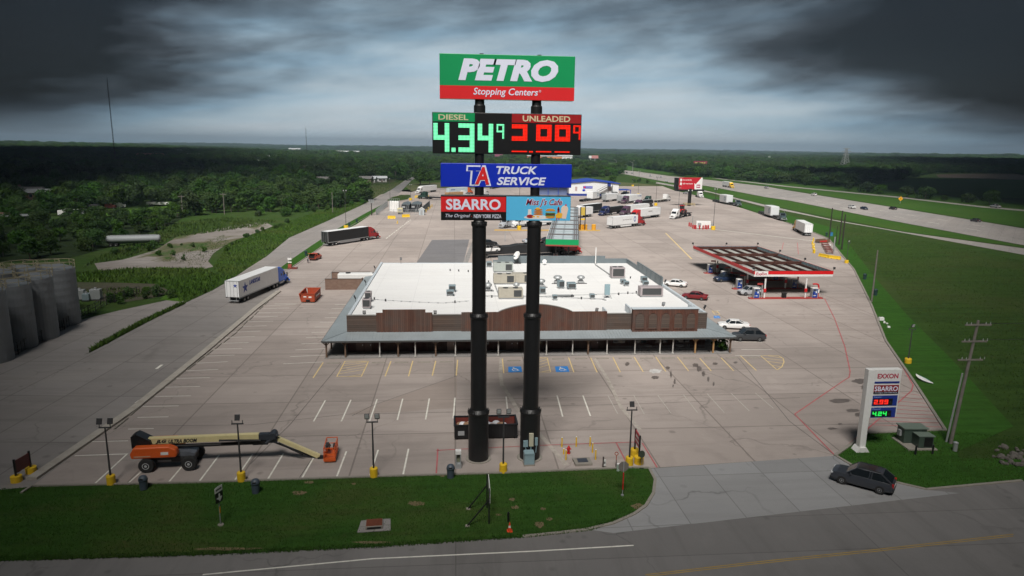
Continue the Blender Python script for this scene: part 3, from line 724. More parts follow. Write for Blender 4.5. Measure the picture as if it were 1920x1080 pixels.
text('lettering', "Miss J's Cafe", X0 + 7.06, X0 + 10.10, 22.70, 23.38, -.42, k_pl, c, shear=.30, bold=.012, depth=.012)
def pic(name, col, shapes):
    for y, poly in shapes: MB().front([(X0 + a, b + 21.55) for a, b in poly], -.418 - y, -.41).obj(name, M('sign picture ' + name, col, .5, var=.02), c)
def ell(cx, cz, rx, rz, n=20, a0=0, a1=360): return [(cx + rx * math.cos(R(a0 + (a1 - a0) * k / n)), cz + rz * math.sin(R(a0 + (a1 - a0) * k / n))) for k in range(n + (a1 - a0 < 360))]
pic('plate_picture', (.75, .74, .72), [(.002, ell(8.05, .28, 1.15, .17)), (.008, ell(7.85, .30, .55, .16)), (.004, [(7.2, .35), (7.55, .35), (7.5, .95), (7.25, .95)])])
pic('bacon_picture', (.33, .02, .02), [(.010, ell(7.42, .36, .30, .15)), (.006, [(9.72, .52), (9.88, .52), (9.9, 1.02), (9.70, 1.02)]), (.006, ell(9.8, 1.02, .08, .16))])
pic('egg_yolk_picture', (.85, .45, .03), [(.014, ell(7.72, .34, .13, .06)), (.014, ell(8.08, .33, .13, .06)), (.014, ell(8.05, 1.02, .17, .08)), (.012, [(9.55, .5), (9.62, .22), (10.08, .22), (10.15, .62), (9.85, .7)])])
pic('pancake_picture', (.55, .20, .04), [(.010, ell(8.1, .52 + .14 * k, .42 - .02 * k, .065)) for k in range(4)])
pic('bun_picture', (.62, .27, .05), [(.010, ell(9.12, .80, .42, .22, 20, 0, 180)), (.010, ell(9.12, .30, .40, .10))])
pic('lettuce_picture', (.12, .22, .03), [(.012, [(8.7, .38), (9.55, .38), (9.5, .46), (8.72, .46)]), (.012, [(8.7, .60), (9.55, .60), (9.5, .68), (8.72, .68)])])
pic('patty_picture', (.10, .03, .015), [(.012, [(8.72, .48), (9.52, .48), (9.52, .58), (8.72, .58)])])
pic('milkshake_picture', (.80, .62, .50), [(.008, [(10.12, .18), (10.45, .18), (10.62, .95), (10.02, .95)]), (.010, ell(10.32, .95, .30, .33, 20, 0, 180))])
pic('cherry_picture', (.55, .01, .02), [(.012, ell(10.42, 1.32, .07, .07)), (.012, [(9.62, .06), (9.70, .06), (9.70, .24), (9.62, .24)]), (.012, [(9.82, .06), (9.9, .06), (9.9, .24), (9.82, .24)])])
# meter boxes on the right column's foot
mb = MB().b2((2.12, -1.10, 1.55), (2.52, -.88, 2.75))
mb.obj('meter_cabinet', M('beige cabinet', (.45, .43, .33), .6), sign, bevel=.02)
MB().b2((1.62, -1.08, 1.5), (2.02, -.86, 2.05)).b2((2.66, -1.04, 1.6), (2.9, -.85, 2.3)).tube([(2.3, -.98, 1.55), (2.3, -.98, 1.0)], .05).tube([(1.8, -.96, 1.5), (1.9, -.96, 1.1), (2.3, -.98, .9)], .04).tube([(2.8, -.95, 1.6), (2.75, -.95, .9)], .04).obj('switch_box', M('pale blue cabinet', (.22, .32, .36), .5), sign)
for cx in (-2.33, 2.32): MB().b2((cx - .02, -.2, 34.75), (cx + .3, .1, 34.85)).obj('bracket', k_dark, sign)

# ------------------------------------------------------------------ restaurant
def wood(name, c1, c2, horiz, wd=.22):
    def bld(t, co):
        s = t.sep(co); a = s[2] if horiz else s[0]
        q = t.math('DIVIDE', a, wd); fl = t.math('FLOOR', q); fr = t.math('FRACT', q)
        wn = t.add('ShaderNodeTexWhiteNoise', noise_dimensions='1D'); t.l.new(fl, wn.inputs['W'])
        gr = t.noise(t.scale(co, (.5, .5, 9) if horiz else (9, 9, .5)), 1.2, 5, .65)
        if horiz: gr = t.noise(t.scale(co, (.35, .35, 8)), 1.2, 5, .65)
        c = t.mix(t.math('ADD', t.math('MULTIPLY', wn.outputs['Value'], .55), t.math('MULTIPLY', gr, .55)), c1, c2)
        wear = t.ramp(t.noise(co, .35, 5, .65, .4), [(.45, 0.0), (.72, .7)])
        c = t.mix(wear, c, (.085, .070, .062))
        gap = t.math('GREATER_THAN', t.math('ABSOLUTE', t.math('SUBTRACT', fr, .5)), .46)
        return t.mix(gap, c, (.010, .008, .007))
    return surf(name, bld, .85, 8, .2)
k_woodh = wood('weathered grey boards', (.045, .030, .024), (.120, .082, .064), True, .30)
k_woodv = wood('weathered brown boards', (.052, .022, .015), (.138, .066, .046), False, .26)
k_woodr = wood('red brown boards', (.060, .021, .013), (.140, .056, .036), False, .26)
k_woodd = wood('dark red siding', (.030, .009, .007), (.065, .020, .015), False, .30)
k_post = M('timber post', (.12, .075, .05), .8, var=.2, scale=4)
k_pine = M('new pine post', (.34, .20, .085), .8, var=.15, scale=4)
k_wpost = M('pale painted post', (.42, .41, .39), .6, var=.1, dirt=.3)
k_rmetal = M('galvanised blue grey roofing', (.29, .33, .352), .42, .15, var=.10, scale=.5, dirt=.15)
k_pmetal = M('grey metal parapet', (.15, .18, .195), .5, .2, var=.10, scale=.5)
k_coping = M('pale coping', (.48, .53, .57), .5, var=.08)
def membrane(t, co):
    s = t.noise(t.scale(co, (.12, .35, 1)), 1.0, 6, .65, .5); f = t.noise(co, 1.1, 6, .7, .3)
    c = t.mix(t.math('MULTIPLY', t.ramp(s, [(.45, 0.0), (.75, 1.0)]), .30), (.72, .72, .715), (.56, .55, .535))
    c = t.mix(t.math('MULTIPLY', t.ramp(f, [(.60, 0.0), (.80, 1.0)]), .45), c, (.42, .37, .32))
    br = t.add('ShaderNodeTexBrick', offset=.0, i={'Scale': 1.0, 'Brick Width': 6.2, 'Row Height': 3.1, 'Mortar Size': .035, 'Color1': (1, 1, 1, 1), 'Color2': (.965, .965, .97, 1), 'Mortar': (.84, .84, .85, 1)})
    t.l.new(co, br.inputs['Vector'])
    return t.mix(1.0, c, br.outputs['Color'], 'MULTIPLY')
k_memb = surf('white roof membrane', membrane, .6)
BX0, BX1, BY0, BY1, RZ = -14.4, 35.1, 90.04, 134.0, 4.85
bld = thing('restaurant_building', 'long low restaurant with white flat roof and weathered timber false front', 'building', (0, 0, 0))
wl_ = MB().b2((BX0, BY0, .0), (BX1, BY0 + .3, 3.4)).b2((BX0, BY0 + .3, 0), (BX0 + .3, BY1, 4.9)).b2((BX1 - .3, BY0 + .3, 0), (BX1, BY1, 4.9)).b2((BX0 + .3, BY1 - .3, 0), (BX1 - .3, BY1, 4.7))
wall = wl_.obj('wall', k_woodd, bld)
roof = MB().b2((BX0 + .3, BY0 + .3, RZ - .3), (BX1 - .3, BY1 - .3, RZ)).obj('roof', k_memb, bld)
# parapets
MB().b2((BX0 - .06, BY0 + .36, 4.9), (BX0 + .34, BY1 + .04, 5.06)).obj('coping', k_coping, roof)
MB().b2((BX1 - .34, BY0 + .36, 4.9), (BX1 + .06, BY1 + .04, 5.25)).obj('coping', k_coping, roof)
MB().b2((BX0 + .36, BY1 - .34, 4.7), (8, BY1 + .04, 4.92)).obj('coping', k_coping, roof)
rp = MB().b2((BX0 + 23.0, BY1 - .30, 4.7), (30.2, BY1 - .1, 6.35)).b2((30.2, BY1 - .30, 4.7), (BX1 - .36, BY1 - .1, 5.8))
rp.b2((BX0 + 22, BY1 - .3, 4.7), (BX0 + 23, BY1 - .1, 5.5))
for k in range(7): rp.bar((11 + 3.6 * k, BY1 - .32, 4.9), (11 + 3.6 * k, BY1 - .32, 6.3 if 11 + 3.6 * k < 30 else 5.7), .06)
rp.b2((BX1 - .45, 110.0, 4.9), (BX1 - .25, 126.0, 6.5)).b2((BX1 - .5, 126.0, 4.9), (BX1 - .25, 133.6, 5.7))
for k in range(6): rp.b2((BX1 - .52, 111 + 2.8 * k, 4.9), (BX1 - .46, 111.08 + 2.8 * k, 6.4))
rp.obj('rear_parapet', k_pmetal, bld)
def fx(u, v=600): return PY(u, v, BY0).x
fz = lambda u, v: PY(u, v, BY0).z
ZB = 2.95
ff = MB().b2((BX0, BY0 - .14, ZB), (BX1, BY0 - .003, 5.22))
ff.b2((BX0, BY0 - .003, 3.4), (BX1, BY0 + .16, 5.222))
front = ff.obj('front_parapet', k_woodh, bld)
MB().b2((BX0 - .05, BY0 - .2, 5.222), (BX1 + .05, BY0 + .30, 5.27)).obj('parapet_cap', M('grey weathered cap', (.20, .19, .18), .8), front)
xa, xb, xc, xd = fx(706), fx(718), fx(798), fx(811)
p1 = MB().front([(xa, ZB - .05), (xd, ZB - .05), (xd, 5.62), (xc, 5.62), (xc, 6.05), (xb, 6.05), (xb, 5.62), (xa, 5.62)], BY0 - .32, BY0 - .143)
p1.obj('false_front_panel', k_woodv, front)
xa, xb, xc, xd = fx(865), fx(934), fx(1072), fx(1137)
arch = [(xb + (xc - xb) * k / 20, 5.62 + 1.05 * math.sin(math.pi * k / 20) ** .8) for k in range(21)]
MB().front([(xa, ZB - .05), (xb, ZB - .05), (xb, 5.62), (xa, 5.62)], BY0 - .30, BY0 - .143).obj('false_front_panel', k_woodv, front)
MB().front([(xc, ZB - .05), (xd, ZB - .05), (xd, 5.62), (xc, 5.62)], BY0 - .30, BY0 - .143).obj('false_front_panel', k_woodv, front)
MB().front([(xb + .003, ZB - .05), (xc - .003, ZB - .05)] + arch[::-1], BY0 - .36, BY0 - .143).obj('arched_front_panel', k_woodr, front)
MB().front([(a[0], a[1] + .003) for a in arch] + [(a[0], a[1] + .07) for a in arch[::-1]], BY0 - .40, BY0 - .10).obj('arch_cap', M('grey weathered cap', (.2, .19, .18)), front)
xa, xd = fx(1183), fx(1304)
pf = MB().b2((xa, BY0 - .95, ZB - .35), (xd, BY0 - .145, 6.05)).obj('projecting_front_panel', k_woodr, front)
MB().b2((xa - .1, BY0 - 1.05, 6.053), (xd + .1, BY0 + .02, 6.13)).b2((xa - .1, BY0 + .4, 4.86), (xa + .1, BY0 + 3.2, 5.9)).b2((xd - .1, BY0 + .4, 4.86), (xd + .1, BY0 + 3.2, 5.9)).b2((fx(1136), BY0 + .4, 4.86), (fx(1136) + .15, BY0 + 2.6, 5.6)).obj('panel_cap', k_coping, pf)
for k in range(5):
    x = xa + (xd - xa) * (k + .55) / 5.1; w_ = .60
    o = [(x - w_, 3.35), (x + w_, 3.35), (x + w_, 4.9)] + [(x + w_ * math.cos(R(a)), 4.9 + .62 * math.sin(R(a))) for a in range(20, 180, 20)] + [(x - w_, 4.9)]
    sh = MB().front(o, BY0 - 1.0, BY0 - .953).obj('arched_shutter', k_woodh, pf)
    fr = MB()
    pts = [(x + w_ * 1.04, 3.3)] + [(x + w_ * 1.04 * math.cos(R(a)), 4.9 + .66 * math.sin(R(a))) for a in range(0, 181, 20)] + [(x - w_ * 1.04, 3.3), (x + w_ * 1.04, 3.3)]
    for a, b in zip(pts, pts[1:]): fr.bar((a[0], BY0 - 1.0, a[1]), (b[0], BY0 - 1.0, b[1]), .10)
    fr.obj('shutter_frame', k_woodr, pf)
# canopy roof round three sides, standing seams as geometry
EZ, JZ, OV = 2.55, 3.0, 2.85
cn = MB()
def slab(a, b, c, d, t=.07):
    cn.pts([a, b, c, d] + [(p[0], p[1], p[2] - t) for p in (a, b, c, d)], [(0, 1, 2, 3), (7, 6, 5, 4), (0, 4, 5, 1), (1, 5, 6, 2), (2, 6, 7, 3), (3, 7, 4, 0)])
ex0, ex1, ey = BX0 - OV, BX1 + OV + .35, BY0 - OV - .1
slab((ex0, ey, EZ), (ex1, ey, EZ), (BX1, BY0, JZ), (BX0, BY0, JZ))
slab((ex0, BY1 - 2, EZ), (ex0, ey, EZ), (BX0, BY0, JZ), (BX0, BY1 - 2, JZ))
slab((ex1, ey, EZ), (ex1, BY1 - 10, EZ), (BX1, BY1 - 10, JZ), (BX1, BY0, JZ))
canopy = cn.obj('canopy_roof', k_rmetal, bld)
rb = MB()
n = 130
for k in range(1, n):
    x = ex0 + (ex1 - ex0) * k / n
    if x < BX0: f = (x - ex0) / (BX0 - ex0)
    elif x > BX1: f = (ex1 - x) / (ex1 - BX1)
    else: f = 1
    rb.bar((x, ey, EZ + .02), (x, ey + (BY0 - ey) * f, EZ + .02 + (JZ - EZ) * f), .05, .05)
for k in range(1, 100):
    y = ey + (BY1 - ey - 2) * k / 100; f = min(1, (y - ey) / (BY0 - ey))
    rb.bar((ex0, y, EZ + .02), (ex0 + (BX0 - ex0) * f, y, EZ + .02 + (JZ - EZ) * f), .05, .05)
    if y < BY1 - 10: rb.bar((ex1, y, EZ + .02), (ex1 - (ex1 - BX1) * f, y, EZ + .02 + (JZ - EZ) * f), .05, .05)
rb.obj('roof_seams', k_rmetal, canopy)
MB().bar((ex0, ey, EZ + .05), (BX0, BY0, JZ + .05), .16, .07).obj('hip_cap', k_rmetal, canopy)
hp = MB().bar((ex1, ey, EZ + .05), (BX1, BY0, JZ + .05), .16, .07)
hp.obj('hip_cap', k_rmetal, canopy)
fa = MB().b2((ex0, ey - .06, EZ - .24), (ex1, ey - .003, EZ - .02)).b2((ex0 - .06, ey, EZ - .24), (ex0 - .003, BY1 - 2, EZ - .02)).b2((ex1 + .003, ey, EZ - .24), (ex1 + .06, BY1 - 10, EZ - .02))
fa.obj('fascia', M('dark fascia', (.05, .05, .05), .7), canopy)
MB().b2((ex0 + .2, BY0 - 2.55, 0), (ex1 - .3, BY0 - .003, .15)).b2((ex0 + .2, BY0 + .003, .0), (BX0 - .003, BY1 - 2, .15)).b2((BX1 + .003, BY0 + .003, 0), (ex1 - .3, BY1 - 10, .15)).obj('walkway', m_walk, bld)
PYY = BY0 - 2.35
for u in (611, 649, 747, 817, 1104.6, 1376.5): # rough timber posts with braces
    x = P(u, 670).x if u not in (611, 1376.5) else (ex0 + .45 if u == 611 else ex1 - .5)
    mb = MB().bar((x, PYY, .15), (x, PYY, EZ - .25), .20)
    for s_ in (-1, 1): mb.bar((x, PYY, 1.75), (x + .62 * s_, PYY, EZ - .16), .12)
    mb.obj('timber_post', k_post, bld)
for u in (1305, 1339.5):
    x = P(u, 666).x; mb = MB().bar((x, PYY, .15), (x, PYY, EZ - .25), .2)
    for s_ in (-1, 1): mb.bar((x, PYY, 1.75), (x + .62 * s_, PYY, EZ - .16), .12)
    mb.obj('timber_post', k_pine, bld)
for u, v in ((713, 670), (779, 670), (854, 671), (934, 668), (1024, 667), (1073, 667), (1138, 667), (1190, 666), (1237.5, 666), (1262, 666)):
    x = P(u, v).x
    MB().bar((x, PYY - .1, .15), (x, PYY - .1, EZ - .25), .14).b2((x - .14, PYY - .24, .15), (x + .14, PYY + .04, .3)).obj('steel_post', k_wpost, bld)
for k in range(8):
    MB().bar((ex0 + .4, ey + 4.5 + 5 * k, .15), (ex0 + .4, ey + 4.5 + 5 * k, EZ - .1), .2).bar((ex0 + .4, ey + 4.5 + 5 * k, 1.7), (ex0 + .4, ey + 5.1 + 5 * k, EZ - .1), .1).obj('timber_post', k_post, bld)
for k in range(5):
    MB().bar((ex1 - .5, ey + 4.5 + 6 * k, .15), (ex1 - .5, ey + 4.5 + 6 * k, EZ - .1), .2).obj('timber_post', k_post, bld)
dr = M('painted door', (.10, .055, .045), .6)
for u, mt in ((675, dr), (690, dr), (845, M('pale pink door', (.28, .20, .17), .6)), (955, dr), (965, dr), (1115, dr)):
    x = PY(u, 650, BY0).x; d = MB().b2((x - .48, BY0 - .05, .16), (x + .48, BY0 - .003, 2.2)).obj('door', mt, bld)
    MB().b2((x + .33, BY0 - .12, 1.05), (x + .4, BY0 - .05, 1.2)).obj('handle', k_chrome, d)
for u in (905, 1005, 1160, 1200, 1240, 1280):
    x = PY(u, 650, BY0).x
    f = MB().b2((x - .9, BY0 - .06, .95), (x + .9, BY0 - .003, 2.2)).obj('window', M('dark window frame', (.05, .03, .025), .6), bld)
    MB().b2((x - .82, BY0 - .075, 1.03), (x - .04, BY0 - .062, 2.12)).b2((x + .04, BY0 - .075, 1.03), (x + .82, BY0 - .062, 2.12)).obj('pane', k_glass, f)
x = PY(803, 650, BY0).x
sg = MB(); sg.lathe([(.42, 0), (.42, .05)], 20); sg_ = sg.obj('round_sign', k_dark, bld); sg_.location = (x + 1.0, BY0 - .06, 1.5); sg_.rotation_euler = (R(90), 0, 0)
# patio railing at the right end
xr0, xr1 = P(1140, 667).x, P(1335, 666).x
rl_ = MB()
for z in (.3, .75, 1.2): rl_.bar((xr0, PYY + .1, z), (xr1, PYY + .1, z), .04)
for k in range(90): rl_.bar((xr0 + (xr1 - xr0) * k / 89, PYY + .1, .15), (xr0 + (xr1 - xr0) * k / 89, PYY + .1, 1.2), .025)
for k in range(16): rl_.bar((xr1, PYY + .1 + .14 * k, .15), (xr1, PYY + .1 + .14 * k, 1.2), .025)
rl_.bar((xr1, PYY + .1, 1.2), (xr1, PYY + 2.2, 1.2), .04)
tag(rl_.obj('patio_railing', k_black), 'black metal patio railing under the right end of the porch', 'railing')
def table(x, y, lab):
    t = thing('patio_table', lab, 'table', (x, y, .15), 0, 'patio tables on the porch')
    MB().lathe([(.55, .70), (.55, .74)], 20).obj('tabletop', k_grey, t)
    MB().lathe([(.30, 0), (.06, .05), (.05, .70)], 12).obj('leg', k_dark, t)
def chair(x, y, rz, lab):
    t = thing('patio_chair', lab, 'chair', (x, y, .15), rz, 'patio chairs on the porch')
    MB().b2((-.22, -.22, .42), (.22, .22, .46)).obj('seat', k_dark, t); MB().b2((-.22, .18, .46), (.22, .22, .9)).obj('backrest', k_dark, t)
    for sx_ in (-.19, .19):
        for sy_ in (-.19, .19): MB().bar((sx_, sy_, 0), (sx_, sy_, .42), .04).obj('leg', k_dark, t)
for x, lab in ((P(1215, 660).x, 'round grey patio table on the porch nearer the arched front'), (P(1275, 660).x, 'round grey patio table near the right end of the porch')):
    table(x, 89.0, lab)
chair(P(1200, 660).x, 88.9, 1.5, 'dark patio chair left of the left porch table'); chair(P(1262, 660).x, 88.9, 1.5, 'dark patio chair between the two porch tables'); chair(P(1290, 660).x, 89.0, -1.5, 'dark patio chair right of the right porch table')

# ------------------------------------------------------------------ rooftop machines
def on_roof(u, v): p = P(u, v, RZ); return (p.x, p.y, RZ)
k_beige = M('beige unit casing', (.36, .335, .28), .55, var=.06, dirt=.2)
k_mauve = M('mauve grey unit casing', (.33, .29, .30), .55, var=.06, dirt=.2)
k_coil = M('dark coil fins', (.045, .048, .05), .7, var=.2, scale=9)
k_bluegrey = M('blue grey vent metal', (.23, .30, .33), .45, .3, var=.1, dirt=.2)
def rtu(u, v, L_, W_, H_, mat, lab, fans=2, coil='front'):
    x, y, z = on_roof(u, v)
    t = thing('rooftop_unit', lab, 'air conditioner', (x, y, z), 0, 'air conditioning units on the white roof')
    MB().b2((-L_ / 2, -W_ / 2, .25), (L_ / 2, W_ / 2, .25 + H_)).obj('casing', mat, t, bevel=.04)
    MB().b2((-L_ / 2 + .1, -W_ / 2 + .1, 0), (L_ / 2 - .1, W_ / 2 - .1, .25)).obj('curb', k_grey, t)
    a0, a1 = (-L_ * .42, L_ * .42) if coil == 'front' else (L_ * .12, L_ * .44)
    MB().b2((a0, -W_ / 2 - .012, .25 + H_ * .12), (a1, -W_ / 2 - .002, .25 + H_ * .88)).obj('coil', k_coil, t)
    for k in range(fans):
        x_ = (k - (fans - 1) / 2) * L_ * .42 + (L_ * .2 if coil != 'front' else 0) * (fans == 1)
        MB().lathe([(min(.42, W_ * .33), 0), (min(.42, W_ * .33), .06), (.06, .09)], 18, (x_, 0, .25 + H_)).obj('fan', k_dark, t)
    return t
rtu(688, 578.5, 1.15, 1.15, 1.25, k_mauve, 'mauve grey condenser with dark coil, nearest the left front roof corner', 1)
rtu(691, 566, .95, .95, 1.35, k_mauve, 'slim grey condenser just behind the one at the left front roof corner', 1)
rtu(957, 559, 3.7, 1.9, 1.35, k_beige, 'beige rooftop unit seen between the columns, nearest the front', 2, 'side')
rtu(945, 532, 3.6, 1.9, 1.45, k_beige, 'beige rooftop unit in the middle of the row seen between the columns', 2, 'side')
rtu(978, 531, 3.2, 1.9, 1.5, k_beige, 'beige rooftop unit half hidden behind the right sign column', 1, 'side')
rtu(943, 509.5, 3.6, 2.0, 1.5, M('green grey casing', (.34, .37, .35), .55, dirt=.2), 'green grey rooftop unit at the back of the row between the columns', 2, 'side')
rtu(1157, 521, 2.4, 1.9, 1.75, k_mauve, 'tall mauve rooftop unit with dark coil near the back of the roof', 2)
rtu(1219, 555.5, 3.6, 1.7, 1.35, k_mauve, 'long mauve rooftop unit near the right edge of the roof', 0)
def boxvent(u, v, s_, lab, rz=0.0, z2=.75):
    t = thing('box_vent', lab, 'vent', on_roof(u, v), rz, 'small box vents on the white roof')
    MB().b2((-.5 * s_, -.5 * s_, .35), (.5 * s_, .5 * s_, .35 + z2)).obj('hood', k_bluegrey, t, bevel=.03)
    MB().b2((-.42 * s_, -.5 * s_ - .02, .42), (.42 * s_, -.5 * s_ - .003, .25 + z2)).obj('louvre', k_coil, t)
    MB().b2((-.36 * s_, -.36 * s_, 0), (.36 * s_, .36 * s_, .35)).obj('curb', k_grey, t)
boxvent(848, 547, 1.1, 'open box vent on the left half of the roof, rear one of a pair'); boxvent(844, 554.5, 1.15, 'grey box vent on the left half of the roof, front one of a pair', z2=.55)
boxvent(917, 501, 1.0, 'small blue grey box vent just right of the left column at the back')
boxvent(1051, 541, 1.0, 'narrow open box vent in front of the left mushroom fan', R(12), 1.0); boxvent(1071, 542, 1.4, 'wide blue grey box vent right of the narrow open one')
boxvent(1017, 551.5, .9, 'low blue grey box vent right of the right sign column')
boxvent(1168, 533, .9, 'left one of the box vent pair in front of the tall mauve unit', z2=.5); boxvent(1174, 536.5, .85, 'right one of the box vent pair in front of the tall mauve unit', z2=.5)
boxvent(1207, 530, 1.0, 'rear one of the box vent pair behind the long mauve unit'); boxvent(1210, 536, .95, 'front one of the box vent pair behind the long mauve unit', z2=.5)
boxvent(1040, 563, .7, 'small pale vent on the conduit line in mid roof', z2=.5); boxvent(1110, 561, .75, 'small pale vent at the conduit line left of the upright panel', z2=.5)
def mush(u, v, s_, lab, tilt=0.0):
    t = thing('exhaust_fan', lab, 'vent', on_roof(u, v), 0, 'mushroom exhaust fans on the white roof')
    MB().b2((-.45 * s_, -.45 * s_, 0), (.45 * s_, .45 * s_, .45)).obj('curb', k_grey, t)
    o = MB().lathe([(.30 * s_, .45), (.34 * s_, .75), (.62 * s_, .85), (.66 * s_, 1.1), (.45 * s_, 1.3), (.1, 1.38)], 20).obj('cowl', k_galv, t, smooth=True); o.rotation_euler = (tilt, 0, 0)
    MB().b2((-.95 * s_, -.6 * s_, 0), (.95 * s_, -.5 * s_, .12)).obj('grease_tray', k_dark, t)
mush(1045.5, 531, 1.15, 'large mushroom exhaust fan with grease tray in mid roof'); mush(1089, 531, 1.0, 'smaller mushroom exhaust fan right of the large one'); mush(1015, 538, 1.0, 'mushroom exhaust fan just right of the right column'); mush(915, 545, .95, 'tilted mushroom exhaust fan just right of the left column', R(14)); mush(968, 545, .8, 'small mushroom exhaust fan among the beige units')
t = thing('upright_panel', 'pale blue upright cabinet on a frame near the conduit', 'cabinet', on_roof(1138, 559)); MB().b2((-.42, -.12, .5), (.42, .12, 2.2)).obj('cabinet', M('pale blue cabinet', (.22, .32, .36)), t, bevel=.02); MB().bar((-.3, 0, 0), (-.3, 0, .5), .07).bar((.3, 0, 0), (.3, 0, .5), .07).bar((-.6, -.5, 0), (-.3, 0, .7), .06).bar((.65, -.5, 0), (.35, 0, .7), .06).obj('stand', k_grey, t)
t = thing('roof_hatch', 'low dark flat hatch frame lying in mid roof', 'hatch', on_roof(1058, 555.5)); MB().b2((-1.45, -.5, 0), (1.45, .5, .18)).obj('frame', k_dark, t); MB().b2((-1.3, -.4, .183), (1.3, .4, .2)).obj('lid', k_grey, t)
t = thing('satellite_dish', 'white satellite dish at the back of the roof between the columns', 'dish', on_roof(970, 494)); MB().bar((0, 0, 0), (0, 0, 1.2), .1).box((0, 0, .1), (1.4, 1.0, .2)).obj('mast', k_dark, t); d = MB().lathe([(.05, 0), (.5, .06), (.8, .16), (.98, .30), (.95, .31), (.5, .09), (.05, .03)], 24).obj('reflector', k_white, t, smooth=True); d.scale = (.9, .9, .9); d.location = (0, 0, 1.55); d.rotation_euler = (R(62), R(0), R(-58)); MB().bar((0, -.2, 1.4), (.25, -.9, 1.7), .05).obj('feed_arm', k_grey, t)
t = thing('satellite_dish', 'tiny white satellite dish right of the right column at the back of the roof', 'dish', on_roof(1021, 497)); MB().bar((0, 0, 0), (0, 0, .6), .07).obj('mast', k_grey, t); d = MB().lathe([(.03, 0), (.3, .05), (.42, .14), (.4, .15), (.03, .03)], 20).obj('reflector', k_white, t); d.location = (0, 0, .7); d.rotation_euler = (R(60), R(-30), 0)
t = thing('roof_mast', 'thin white vent mast at the back of the roof', 'mast', on_roof(1116.5, 494.5)); MB().cyl((0, 0, 0), (0, 0, 3.3), .11).obj('pipe', k_white, t); MB().b2((-.3, -.3, 0), (.3, .3, .08)).obj('flashing', k_grey, t)
cd = MB()
def conduit(pix, r=.06, z=.14):
    q = [on_roof(*p) for p in pix]
    for a, b in zip(q, q[1:]): cd.cyl((a[0], a[1], RZ + z), (b[0], b[1], RZ + z), r, n=6)
    for a, b in zip(q, q[1:]):
        for k in range(4):
            f = (k + .5) / 4; x, y = a[0] + (b[0] - a[0]) * f, a[1] + (b[1] - a[1]) * f; cd.b2((x - .14, y - .08, RZ), (x + .14, y + .08, RZ + .12))
conduit([(900, 556), (1010, 557), (1130, 562), (1136, 564)]); conduit([(1010, 557), (1180, 551), (1230, 549)], .04); conduit([(928, 512), (928, 535), (936, 556), (940, 561)], .09); conduit([(1116, 497), (1146, 518)], .10); conduit([(700, 562), (760, 566), (830, 569), (880, 565)], .03, .08)
tag(cd.obj('roof_conduit', k_grey), 'thin grey conduit pipes on blocks running across the white roof', 'pipe')
for u, v in ((702, 562), (723, 565), (853, 568), (1072, 557), (1090, 561), (1160, 553), (1177, 551), (1193, 550), (1218, 514), (1171, 513), (1182, 522), (860, 509), (844, 508), (878, 510), (1213, 509), (1232, 551), (1240, 521), (905, 567), (922, 558), (916, 530)):
    x, y, z = on_roof(u, v); tag(MB().cyl((x, y, z), (x, y, z + .32), .11, .09, 8).cyl((x, y, z + .321), (x, y, z + .36), .14, .14, 8).obj('vent_pipe', k_dark), 'stubby dark vent pipe standing on the white roof', 'vent', 'stubby vent pipes on the white roof')
def flood(x, y, z, rz, lab, h=.55):
    t = thing('roof_floodlight', lab, 'floodlight', (x, y, z), rz, 'floodlights along the roof edge')
    MB().bar((0, 0, 0), (0, 0, h), .06).obj('bracket', k_dark, t)
    MB().box((0, -.08, h + .26), (.42, .14, .56), rx=R(25)).obj('housing', k_dark, t, bevel=.02)
    MB().box((0, -.17, h + .30), (.34, .012, .44), rx=R(25)).obj('lens', k_lamp, t)
for u, v, lab in ((683, 592, 'floodlight at the left end of the timber front'), (816, 592, 'floodlight between the stepped and the arched timber fronts'), (1119, 587, 'floodlight at the right end of the arched front'), (1244, 576, 'floodlight above the front with five arched shutters')):
    p = PY(u, v, BY0 + .3); flood(p.x, BY0 + .45, RZ, 0, lab, max(.4, p.z - RZ + .2))
for k, y in enumerate((99.5, 111.5, 125)): flood(BX0 - .15, y, 4.9, R(-90), ('front', 'middle', 'rear')[k] + 'most floodlight along the left roof edge', .5)
flood(BX1 + .1, 91.5, 5.0, R(90), 'floodlight at the front right roof corner', .5); flood(BX1 + .1, 110.0, 5.0, R(90), 'floodlight beside the grey parapet on the right roof edge', .6); flood(-10.5, BY1 - .5, 4.85, R(180), 'floodlight at the back of the roof on the left', .7)
